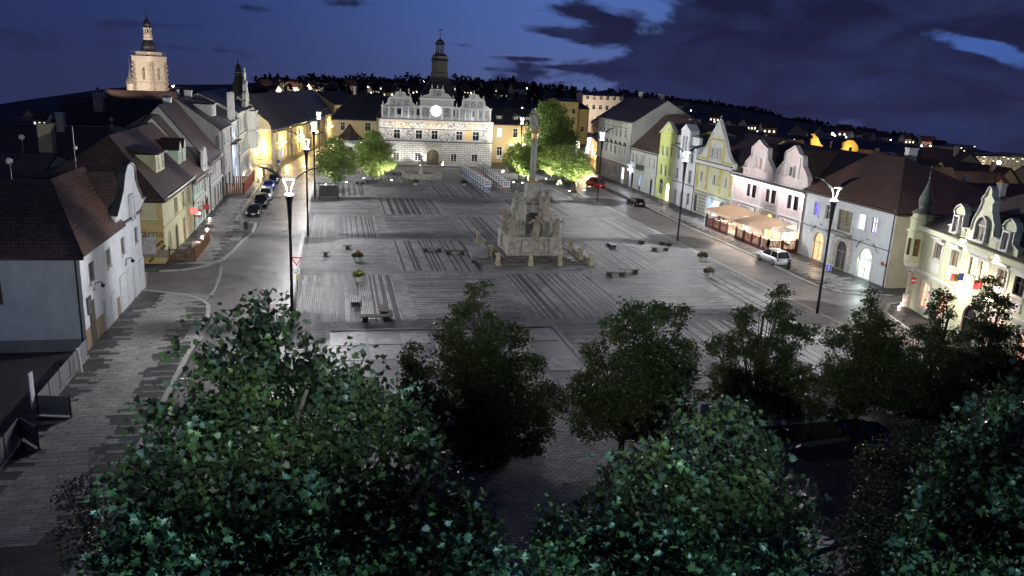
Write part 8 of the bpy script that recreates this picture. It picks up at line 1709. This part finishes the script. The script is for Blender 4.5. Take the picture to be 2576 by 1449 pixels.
tree('huge leafy plane tree filling the lower left foreground', (*G(700, 1900)[:2],), [bl(652,800,24,.7),bl(700,850,23.5,.8),bl(600,900,23,1.1),bl(820,940,23,1.0),bl(540,980,22,1.1),bl(690,1000,22,1.6),bl(890,990,22,1.0),bl(480,1100,21,1.3),bl(620,1120,20.5,1.7),bl(800,1110,20.5,1.6),bl(970,1060,21,1.1),
      bl(400,1200,20,1.2),bl(530,1260,19,1.6),bl(700,1270,19,1.8),bl(890,1230,19,1.7),bl(1040,1200,19.5,1.2),bl(380,1370,18,1.1),bl(540,1400,17.5,1.5),bl(730,1420,17.5,1.6),bl(930,1390,17.5,1.5),bl(1100,1340,18,1.1),bl(1210,1420,17.5,.9),bl(1165,1290,18.5,.7),bl(1120,1260,19,.8),bl(350,1300,19,.8),bl(290,1430,17.5,.7),bl(420,1500,17,1.2),bl(640,1540,16.5,1.4),bl(860,1540,16.5,1.4),bl(1080,1490,17,1.2)], ML, .23, 28, 26, .27, MAP, trunk_r=.26, nlead=300, up=.1)
tree('leafy plane tree in the lower centre right foreground', (*G(1700, 1900)[:2],), [bl(1835,1060,21,.7),bl(1740,1110,20.5,.9),bl(1890,1130,20.5,.9),bl(1640,1190,20,1.0),bl(1790,1200,19.5,1.3),bl(1910,1230,19.5,.9),bl(1560,1290,19,1.1),bl(1700,1310,18.5,1.4),bl(1850,1320,18.5,1.3),bl(1440,1330,18.5,.8),bl(1380,1400,18,.8),bl(1350,1340,18.5,.5),bl(1970,1300,19,.6),bl(1520,1420,18,1.2),bl(1690,1440,17.5,1.3),bl(1860,1440,17.5,1.3),bl(1950,1400,18,.8),bl(1600,1530,17,1.2),bl(1780,1540,17,1.2)], ML, .21, 32, 26, .25, MAP, trunk_r=.22, nlead=300, up=.1)
tree('leafy tree cut by the right edge of the picture', (*G(2560, 1700)[:2],), [bl(2520,1040,27,1.0),bl(2470,1110,26,1.1),bl(2560,1150,25,1.6),bl(2450,1220,25,1.3),bl(2540,1290,24,1.6),bl(2400,1330,24,1.3),bl(2500,1400,23,1.6),bl(2350,1440,23,1.2),bl(2460,1500,22,1.5)], ML, .22, 28, 24, .3, MAP, trunk_r=.2, nlead=220, up=.1)
tree('dark bushy tree over the lower road at the bottom right', (*G(2250, 1600)[:2],), [bl(2290,1110,36,1.0),bl(2230,1180,34,1.2),bl(2330,1200,33,1.4),bl(2240,1290,31,1.5),bl(2350,1280,31,1.2),bl(2180,1350,29,1.2),bl(2290,1390,28,1.5),bl(2200,1440,27,1.3)], SL, .15, 36, 36, .26, LIN, trunk_r=.16)
tree('thin dark shrub over the left pavement at the bottom', (*G(230, 1420)[:2],), [bl(200,1240,30,.7),bl(240,1290,30,.9),bl(210,1350,29,.9),bl(275,1370,28,.9),bl(240,1430,27,1.0)], SL, .14, 26, 26, .22, LIN, trunk_r=.07)
def lin(label, bx, by, L, **k):
    u, v = G(bx, by); d = math.hypot(u-CAMU, v-CAMV); xm = sum(q[0] for q in L)/len(L); L = L+[(xm+rnd.uniform(-115, 115), rnd.uniform(900, 1035), rnd.uniform(.8, 1.2), rnd.uniform(-1, 1)) for _ in range(7)]
    return tree(label, (u, v), [bl(x, y, d+dd, r) for x, y, r, dd in L], SL, .175, 30, 80, .21, LIN, 'small leaved trees before the square', trunk_r=.17, **k)
lin('small leaved tree in the lower centre with a narrow peaked top', 1186, 1170, [(1200,725,.55,0),(1190,790,.9,0),(1235,840,1.0,.5),(1130,830,.7,0),(1150,880,1.0,-.5),(1290,850,.7,0),(1050,900,.8,0),(1200,930,1.7,0),(1320,930,1.1,.5),(1070,970,1.4,-.5),(1240,1010,1.9,0),(1370,1010,1.1,0),(1010,1040,1.1,0),(1130,1060,1.8,0),(1310,1080,1.7,0),(1220,1130,1.4,0),(1060,1110,1.2,0)])
lin('small leaved tree right of the lower centre with a forked top', 1560, 1150, [(1590,780,.7,0),(1650,790,.8,0),(1710,800,.6,0),(1540,820,.6,0),(1600,860,1.3,0),(1700,880,1.1,0),(1500,890,.8,0),(1540,960,1.5,0),(1660,960,1.6,0),(1470,980,1.0,0),(1600,1040,1.7,0),(1700,1050,1.2,0),(1490,1060,1.2,0)])
lin('small leaved tree at the left end of the concrete wall', 1885, 1075, [(1965,735,.5,0),(1960,790,.9,0),(1880,800,.8,0),(1995,850,1.0,0),(1870,860,1.1,0),(1940,900,1.4,0),(2030,830,.45,0),(1820,880,.9,0),(1830,950,1.2,0),(1930,980,1.5,0),(2010,950,1.0,0),(1790,1000,1.0,0),(1880,1030,1.1,0)])
lin('small leaved tree at the right end of the long concrete wall', 2150, 1065, [(2195,745,.5,0),(2190,800,1.0,0),(2150,850,1.0,0),(2230,850,1.1,0),(2190,910,1.5,0),(2090,850,.6,0),(2100,920,.9,0),(2130,980,1.2,0),(2230,970,1.3,0),(2170,1010,1.0,0)])
lin('small leaved tree between the wall ends with two peaks', 2290, 1040, [(2300,830,.6,0),(2280,890,1.0,0),(2340,880,.9,0),(2300,950,1.3,0),(2370,950,1.1,0),(2330,1000,.9,0)])
lin('dark small leaved tree before the hotel doorway', 2352, 985, [(2370,745,.6,0),(2365,790,.9,0),(2340,840,.8,0),(2390,850,.9,0),(2370,900,1.1,0)])
lin('tall small leaved tree before the pink lit windows at the right', 2443, 1015, [(2490,715,.6,0),(2495,770,1.1,0),(2470,840,1.2,0),(2530,850,1.1,0),(2490,920,1.5,0),(2440,900,1.0,0),(2545,930,1.1,0),(2570,980,1.0,0),(2500,980,1.2,0)])
# trees lit from the ground before the town hall
def yt(label, bx, by, L, ls=.24):
    u, v = G(bx, by); d = math.hypot(u-CAMU, v-CAMV)
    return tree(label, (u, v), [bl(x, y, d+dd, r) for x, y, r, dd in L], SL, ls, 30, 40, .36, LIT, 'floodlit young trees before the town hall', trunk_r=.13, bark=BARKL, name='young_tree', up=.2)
yt('floodlit round tree furthest left', 844, 470, [(842,365,1.7,0),(815,395,1.5,0),(868,390,1.7,0),(842,405,2.0,0),(815,425,1.2,0),(875,425,1.3,0),(845,440,1.3,0)])
yt('floodlit tree just left of the town hall', 937, 454, [(940,345,1.6,0),(915,370,1.6,0),(965,375,1.8,0),(940,390,2.3,0),(905,405,1.6,0),(975,410,1.6,0),(940,425,1.7,0)])
yt('floodlit tree left behind the column, rear one', 1304, 451, [(1300,378,1.7,0),(1285,400,1.7,0),(1318,402,1.7,0),(1302,420,1.6,0)])
yt('floodlit tree left behind the column, front one', 1329, 464, [(1328,385,1.5,0),(1312,408,1.5,0),(1342,412,1.4,0),(1328,425,1.5,0)])
yt('floodlit tree right behind the column', 1387, 452, [(1385,385,1.7,0),(1370,405,1.7,0),(1403,405,1.6,0),(1388,422,1.5,0)])
yt('floodlit tree between the column and the rightmost one', 1415, 463, [(1415,380,1.6,0),(1400,405,1.5,0),(1425,410,1.7,0),(1415,428,1.4,0)])
yt('brightest floodlit tree at the right near the red van', 1448, 478, [(1448,380,1.3,0),(1430,400,1.5,0),(1465,405,1.6,0),(1448,415,2.0,0),(1425,430,1.3,0),(1475,430,1.3,0),(1448,440,1.4,0)])
u, v = G(1385, 425)
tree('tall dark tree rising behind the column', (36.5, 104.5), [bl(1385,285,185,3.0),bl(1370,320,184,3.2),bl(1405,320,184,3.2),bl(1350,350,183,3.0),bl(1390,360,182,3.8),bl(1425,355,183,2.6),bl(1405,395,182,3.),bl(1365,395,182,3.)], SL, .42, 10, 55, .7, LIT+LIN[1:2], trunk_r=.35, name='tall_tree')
for i, (x, y, c, lb, pw_) in enumerate(((1280-1,480,0,'ground light between the two left lit trees',0),(*ZE(0,0),0,'',0))): pass
TG = [((820,468),'small light at the foot of the furthest left lit tree',(844,400),420),((872,462),'pair light right of the furthest left lit tree',(850,395),420),((985,457),'bright ground light right of the left lit trees',(950,385),520),((915,452),'ground light hidden between the left lit trees',(925,385),420),((1292,462),'ground light left of the lit trees behind the column',(1300,405),420),((1313.6,463.9),'light before the front lit tree left of the column',(1328,405),380),((1373,454),'light right of the column under the lit trees',(1388,405),480),((1402,467),'ground light beside the white kiosk box right of the column',(1420,410),480),((1470,482),'ground light before the brightest right tree',(1450,410),560),((1432,484),'ground light left of the brightest right tree',(1445,405),420),((1340,444),'light under the rear left lit tree',(1308,400),380)]
for (p, lb, a, pw_) in TG:
    u, v = G(*p); d = math.hypot(u-CAMU, v-CAMV); aim = pD(a[0], a[1], d+1.5); groundlight(p[0], p[1], lb, pw_*2.0, aim, (1, .96, .72), 120, grp='ground lights under the trees')
lamp('SPOT', (30, 92, 1), 1500, (1, .93, .7), 'tree_uplight', None, size=.2, spot=80, aim=(36, 103, 9)); 
mb = MB(); mb.lathe([(.2, 0), (.22, .3)], (30, 92, .02), 10); single('ground_floodlight', mb, GL, 'floodlight below the tall dark tree', 'floodlight')

# ------------------------------------------------------------------ hillside: trees, houses, lights
HTM = [leafm('distant_foliage', (.016, .022, .012), (.028, .036, .018), .1), leafm('distant_foliage_dark', (.010, .014, .010), (.018, .024, .014), .1)]
def conifer_mesh(seed, conic=True):
    r_ = np.random.default_rng(seed); n = 420; z = r_.random(n)**.8; rad = (.24*(1-z)+.012)*r_.uniform(.5, 1, n) if conic else .34*np.sin(np.pi*np.clip(z*.9+.08, 0, 1))**.7*r_.uniform(.6, 1, n); a = r_.random(n)*6.283
    C = np.stack([rad*np.cos(a), rad*np.sin(a), .06+.94*z], 1); return leaves_mesh('crown', C, .13, SL, HTM, None, .2)[0]
CM = [conifer_mesh(i, i < 4) for i in range(7)]; tkm = (lambda m_: (m_.lathe([(.02, 0), (.008, .9)], (0, 0, 0), 5), m_.mesh('trunk', [BARK]))[1])(MB())
def htree(u, v, z, h, lb, grp, con): t = thing('conifer' if con else 'hill_tree', lb, 'tree', (u, v, z), grp, rnd.random()*6); t.scale = (h, h, h); link('crown', CM[rnd.randrange(0, 4) if con else rnd.randrange(4, 7)], t); link('trunk', tkm, t)
for x in sorted([668,680,722,735,750,790,812,828,880,893,925,935,948,965,985,1010,1150,1165,1180,1195,1215,1235,1252,1270,1300,1320,1345,1372,1410,1440,1470,1495,1530,1560,1600,1640,1290,1262,1205,1172,905,955,1028,700,850,770,1360,1392,1425]):
    yy = 214+(x-900)*.01 if x < 1250 else 214+(x-1250)*.075; con = rnd.random() < .6 and x < 1300
    u, v, z, d = hit(x, yy+2, 300, RS-30); htree(u, v, z-1, rnd.uniform(7, 13)*d/900 if con else rnd.uniform(5, 8)*d/900, 'dark conifer standing on the far ridge' if con else 'dark round headed tree on the far ridge', 'conifers along the far ridge' if con else 'round trees along the far ridge', con)
for k in range(120):
    x = rnd.choice([rnd.uniform(640, 1500), rnd.uniform(1000, 1640), rnd.uniform(640, 1300)]); y0_ = np.interp(x, [p[0] for p in _sk], [p[1] for p in _sk]); y = y0_+rnd.uniform(6, 48)
    u, v, z, d = hit(x, y, 260, RS-30)
    if d > 240: htree(u, v, z-1, rnd.uniform(7, 13), 'dark tree among the hillside houses', 'trees scattered over the hillside', False)
HWM = [plaster('far_house_%d' % i, c, .2) for i, c in enumerate(((.5, .48, .44), (.5, .44, .30), (.46, .40, .36)))]
def hmesh(m_, rm):
    mb = MB(); mb.box(-5, -4, -6, 5, 4, 4, 0); mb.prism([(-5, -4, 4), (-5, 4, 4), (-5, 0, 7.6)], (10, 0, 0), 0); w = mb.mesh('wall', [m_]); rb = MB(); roofslope(rb, (-5.4, -4.4, 3.8), (5.4, -4.4, 3.8), (-5.4, 0, 7.8), (5.4, 0, 7.8), .3); roofslope(rb, (5.4, 4.4, 3.8), (-5.4, 4.4, 3.8), (5.4, 0, 7.8), (-5.4, 0, 7.8), .3)
    wd = MB(); [wd.box(x-.5, -4.06, z, x+.5, -4.01, z+1.3) for x in (-3.2, 0, 3.2) for z in (.5,)]; return w, rb.mesh('roof', [rm]), wd.mesh('window', [LIT_W]), wd.mesh('window', [GLASS])
HM = [hmesh(HWM[0], ROOFD), hmesh(HWM[1], ROOFD), hmesh(HWM[2], ROOFR)]
hp = [(672,222),(690,232),(658,236),(705,215),(765,222),(790,227),(812,226),(840,225),(862,231),(880,224),(940,229),(965,222),(985,238),(1010,226),(1030,232),(1155,226),(1175,232),(1195,225),(1225,236),(1250,230),(1262,240),(1300,232),(835,238),(735,226),(1640,262),(1665,258),(1700,272),(1800,300),(1840,315),(1880,322),(1930,330),(2010,338),(2070,342),(2150,345),(2210,352),(2280,356),(2330,364),(2360,372),(60,300),(110,310),(160,316),(1120,222),(1470,250),(1545,262),(1580,256),(1720,262),(2120,338),(2185,340)]
for (x, y) in hp:
    u, v, z, d = hit(x, y+4, 240, RS-60); k = rnd.randrange(3); t = thing('hillside_house', 'small pale house on the dark hillside', 'house', (u, v, z), 'houses scattered over the hillside', rnd.uniform(-.8, .8)); s = rnd.uniform(.8, 1.25)*max(.55, min(1.1, d/700)); t.scale = (s, s, s); link('wall', HM[k][0], t); link('roof', HM[k][1], t); link('window', HM[k][2 if rnd.random() < .35 else 3], t)
school = thing('large_house', 'long lit yellow and red building on the left part of the hill', 'building', (*hit(735, 222)[:3],)); u, v, z, d = hit(735, 226, 300, 900); school.location = (u, v, z)
for i, (x0_, x1_, hh, m_) in enumerate(((702, 730, 9, HWM[1]), (731, 752, 10, plaster('far_red_render', (.42, .20, .15), .2)))):
    a, c = pD(x0_, 226, d), pD(x1_, 226, d); mb = MB(); f = Fac(a[:2], c[:2]); P = [f.P(0, z-8), f.P(f.L, z-8), f.P(f.L, z-8, -10), f.P(0, z-8, -10)]; mb.hexa(P+[(p[0], p[1], z+hh) for p in P]); part('wall', mb, m_, school)
    for q in range(3): s = f.L*(q+.5)/3; mb = MB(); mb.box(f.P(s, 0)[0]-.7, f.P(s, 0)[1]-.4, z+3, f.P(s, 0)[0]+.7, f.P(s, 0)[1]-.02, z+5.4); part('window', mb, GLASS, school)
def glow(x, y, col, st, rad, lb, grp, pw_=0, dmax=RS-60, hgt=5.):
    u, v, z, d = hit(x, y+hgt*F0/600*.9 if False else y+3, 235, dmax); z = CAMH+(pD(x, y, d)[2]-CAMH); t = thing('distant_lamp', lb, 'street lamp', (u, v, z-4), grp); mb = MB(); mb.ball((0, 0, 4), rad*d/600, 6); mb2 = MB(); mb2.tube([(0, 0, -3), (0, 0, 4)], .08, 4)
    link('bulb', mb.mesh('bulb', [emit('distant_bulb_%s' % grp[:6].replace(' ', '_'), col, st)]), t); link('pole', mb2.mesh('pole', [DARKM]), t)
    if pw_: lamp('POINT', (u, v, z+.6), pw_, col, 'bulb_light', t, size=.5)
for i, (x, y) in enumerate(((727,231),(739,231),(748,232))): glow(x, y, (1, .72, .62), 30, .55, ['left one of the three pink lamps before the hill school', 'middle one of the three pink lamps before the hill school', 'right one of the three pink lamps before the hill school'][i], 'pink lamps on the left hill', 9000)
wl = [(672,228),(776,230),(812,231),(818,228),(855,222),(872,216),(882,212),(895,221),(908,224),(925,219),(934,233),(1000,222),(1012,218),(1066,205),(1048,231),(1076,222),(1150,224),(1160,230),(1172,226),(1190,221),(1205,216),(1215,232),(1228,228),(1240,234),(1252,236),(1165,237),(1187,238),(1300,232),(1314,232),(1327,233),(1340,246),(1325,222),(1405,217),(1445,226),(1712,262),(1716,270),(1738,278),(1797,306),(1850,312),(1905,330),(1990,335),(1998,352),(2070,338),(2100,341),(2128,345),(2150,342),(2210,350),(2240,352),(2318,367),(2368,366),(95,378),(170,298),(185,313),(438,216),(90,384),(660,222),(845,229),(964,213),(1223,222),(1262,242),(1335,250)]
for (x, y) in wl: glow(x, y, (.82, .88, 1.), 22, rnd.uniform(.22, .5), 'small white lamp glowing on the far hillside', 'small white lamps on the far hillside', 0)
for (x, y, lb, c) in ((2340,367,'reddish lamp left of the distant flats',(1,.6,.6)),(2393,377,'bright reddish lamp beside the distant flats',(1,.6,.6)),(2418,373,'reddish lamp on the corner of the distant flats',(1,.6,.6)),(435,217,'tiny red light on the hill right of the church',(1,.05,.05))): glow(x, y, c, 35, .5, lb, 'reddish far lamps %s' % lb[:4], 4000 if y > 300 else 0)
u, v, z, d = hit(1310, 250, 240, 500); tree('small green tree lit brightly far behind the town hall', (u, v, z), [(u, v, z+5, 3.2), (u+2.5, v, z+4, 2.4), (u-2.5, v, z+4, 2.2)], SL, .7, 6, 40, .8, LIT, name='lit_far_tree'); 
lt = thing('floodlight_mast', 'mast with four white floodlights above the bright far tree', 'floodlight', (u, v-6, z)); mb = MB(); mb.tube([(u, v-6, z), (u, v-6, z+9)], .12, 5); part('mast', mb, STEEL, lt); lamp('POINT', (u, v-7, z+9), 5000, (1, 1, .85), 'mast_light', lt, size=.4)
# the old town behind the rows
THW = [plaster('town_wall_%d' % i, c, .4) for i, c in enumerate(((.34, .33, .30), (.38, .32, .22), (.30, .28, .27)))]
def tmesh(m_, rm):
    mb = MB(); mb.box(-7, -5, 0, 7, 5, 7.0, 0); mb.prism([(-7, -5, 7.0), (-7, 5, 7.0), (-7, 0, 11)], (14, 0, 0), 0); w = mb.mesh('wall', [m_]); rb = MB(); roofslope(rb, (-7.4, -5.5, 6.7), (7.4, -5.5, 6.7), (-7.4, 0, 11.3), (7.4, 0, 11.3), .2); roofslope(rb, (7.4, 5.5, 6.7), (-7.4, 5.5, 6.7), (7.4, 0, 11.3), (-7.4, 0, 11.3), .2)
    rc = MB(); rc.box(-4, .8, 9, -3.2, 1.5, 12.3); wd = MB(); [wd.box(x-.5, -5.05, z, x+.5, -5.01, z+1.4) for x in (-5, -1.7, 1.7, 5) for z in (1.2, 4.3)]; return w, rb.mesh('roof', [rm]), rc.mesh('chimney', [OFFW]), wd.mesh('window', [GLASS]), wd.mesh('window', [LIT_W])
TM = [tmesh(THW[0], ROOFD), tmesh(THW[1], ROOFR), tmesh(THW[2], ROOFB)]
spots_ = []
for k in range(400):
    side = rnd.random() < .78; u = rnd.uniform(80, 165) if side else rnd.uniform(-130, -68); v = rnd.uniform(5, 120) if side else rnd.uniform(20, 120)
    if math.hypot(u-CAMU, v-CAMV) > 208 or any(abs(u-a)+abs(v-c) < 19 for a, c in spots_): continue
    spots_.append((u, v)); t = thing('town_house', 'dark roofed house in the unlit town behind the %s row' % ('right hand' if side else 'left hand'), 'house', (u, v, -.6 if side else -2.5), 'dark roofed houses behind the %s row' % ('right' if side else 'left'), rnd.choice([0, math.pi/2])+rnd.uniform(-.3, .3)); s = rnd.uniform(.8, 1.0); t.scale = (s, s, s); q = TM[rnd.randrange(3)]
    for nm, me in (('wall', q[0]), ('roof', q[1]), ('chimney', q[2]), ('window', q[4 if rnd.random() < .2 else 3])): link(nm, me, t)
    if side and len(spots_) % 5 == 0 or (not side and len(spots_) % 9 == 0):
        t = thing('street_lamp', 'lamp added to show the dark roofs behind the right hand row' if side else 'lamp added to show the dark roofs behind the left hand row', 'street lamp', (u+9, v-8, 0), 'lamps added among the dark town roofs'); mb = MB(); mb.ball((0, 0, 11), .3, 6); link('bulb', mb.mesh('bulb', [emit('sodium_globe', (1., .72, .32), 8.)]), t); mb = MB(); mb.tube([(0, 0, 0), (0, 0, 11)], .08, 4); link('pole', mb.mesh('pole', [DARKM]), t); lamp('POINT', (u+9, v-8, 12.5), 260, (1, .84, .62), 'lamp_light', None, size=.3)  # lamps added so the dark town houses can be seen
# town roofs and chimneys in the dark right distance
for i, (x, y, v) in enumerate(((1672, 302, 80), (1690, 310, 78), (2010, 390, 42), (2030, 398, 40), (2172, 405, 20), (2240, 395, 18), (1790, 318, 60))):
    u, z = pV(x, y, v); mb = MB(); mb.box(u-.5, v-.5, z-2.5, u+.5, v+.5, z+.6); single('chimney', mb, OFFW, ['pale chimney on the reddish roof behind the lime house, left one', 'pale chimney on the reddish roof behind the lime house, right one', 'chimney left of the amber round gable', 'chimney just left of the amber round gable foot', 'small white chimney above the corner house roof, left one', 'white box on the ridge above the corner house', 'square pale chimney by the gothic turret'][i], 'chimney', 'pale chimneys on the dark roofs')
# one mass of far woodland closing the ridge behind the single trees
C = []
for x in np.arange(640, 2300, 2.2):
    yy = np.interp(x, [p[0] for p in _sk], [p[1] for p in _sk])
    u, v, z, d = hit(x, yy+3, 300, RS-30); hh = (5+3*math.sin(x*.05)+2*math.sin(x*.21))*(1 if x < 1640 else .45)
    for q in range(5): C.append((u+rnd.uniform(-3, 3), v+rnd.uniform(-6, 6), z+rnd.random()*hh))
me, _ = leaves_mesh('far_wood', np.array(C), 4.2, SL, HTM, None, .1); o = link('far_wood', me, None, (0, 0, 0)); o['label'] = 'dark mass of woodland along the far ridge'; o['category'] = 'wood'; o['kind'] = 'stuff'
# assumed, unseen lamps on the camera's own building, added to light the nearest leaves
mb = MB(); mb.box(CAMU+1.2, CAMV-1.4, 3.4, CAMU+1.8, CAMV-1.0, 3.7); fl = single('added_facade_lamp', mb, DARKM, 'assumed wall lamp under the camera that lights the nearest leaves', 'lamp')
mb = MB(); mb.box(CAMU-5.8, CAMV-1.4, 2.4, CAMU-5.2, CAMV-1.0, 2.7); fl3 = single('added_facade_lamp', mb, DARKM, 'assumed left lower wall lamp under the camera lighting the plane trees', 'lamp')
def up_(x, y, z, azd, e, n_=1.): a = R(azd); return (x+10*math.sin(a), y+10*math.cos(a), z+10*math.tan(R(e)))
lamp('SPOT', (CAMU-5.5, CAMV-.8, 2.6), 2300, (.55, .95, 1.), 'assumed_leaf_light', fl3, size=.12, spot=72, blend=.4, aim=up_(CAMU-5.5, CAMV-.8, 2.6, -8, 40))
lamp('SPOT', (CAMU+1.5, CAMV-.8, 3.6), 1800, (.55, .95, 1.), 'assumed_leaf_light', fl, size=.12, spot=68, blend=.35, aim=up_(CAMU+1.5, CAMV-.8, 3.6, 32, 34))
mb = MB(); mb.box(CAMU-1.2, CAMV-1.4, 18.2, CAMU-.6, CAMV-.9, 18.5); fl2 = single('added_facade_lamp', mb, DARKM, 'added fill lamp beside the camera that lights the tree row', 'lamp')  # fill source added next to the camera, lifts tree row, wall and square
for azd in (-4, 27): lamp('SPOT', (CAMU-.9, CAMV-.4, 18.4), 2100, (.88, 1., .92), 'tree_row_fill', fl2, size=.12, spot=46, blend=.6, aim=up_(CAMU-.9, CAMV-.4, 18.4, azd, -4))
t = thing('assumed_yard_lamp', 'assumed unseen low cold lamp in the yard lighting the white house side wall', 'lamp', (-36, -38, 0)); mb = MB(); mb.tube([(-36, -38, 0), (-36, -38, 2.4)], .05, 6); part('pole', mb, DARKM, t); mb = MB(); mb.ball((-36, -38, 2.5), .12); part('bulb', mb, emit('cold_bright_globe', (.75, .85, 1.)), t)  # assumed lamp out of view, added to light the white house side wall
lamp('SPOT', (-36, -37.7, 2.5), 130, (.62, .72, 1.), 'assumed_yard_light', t, size=.1, spot=95, blend=.8, aim=(-31, -22.3, 2.2))
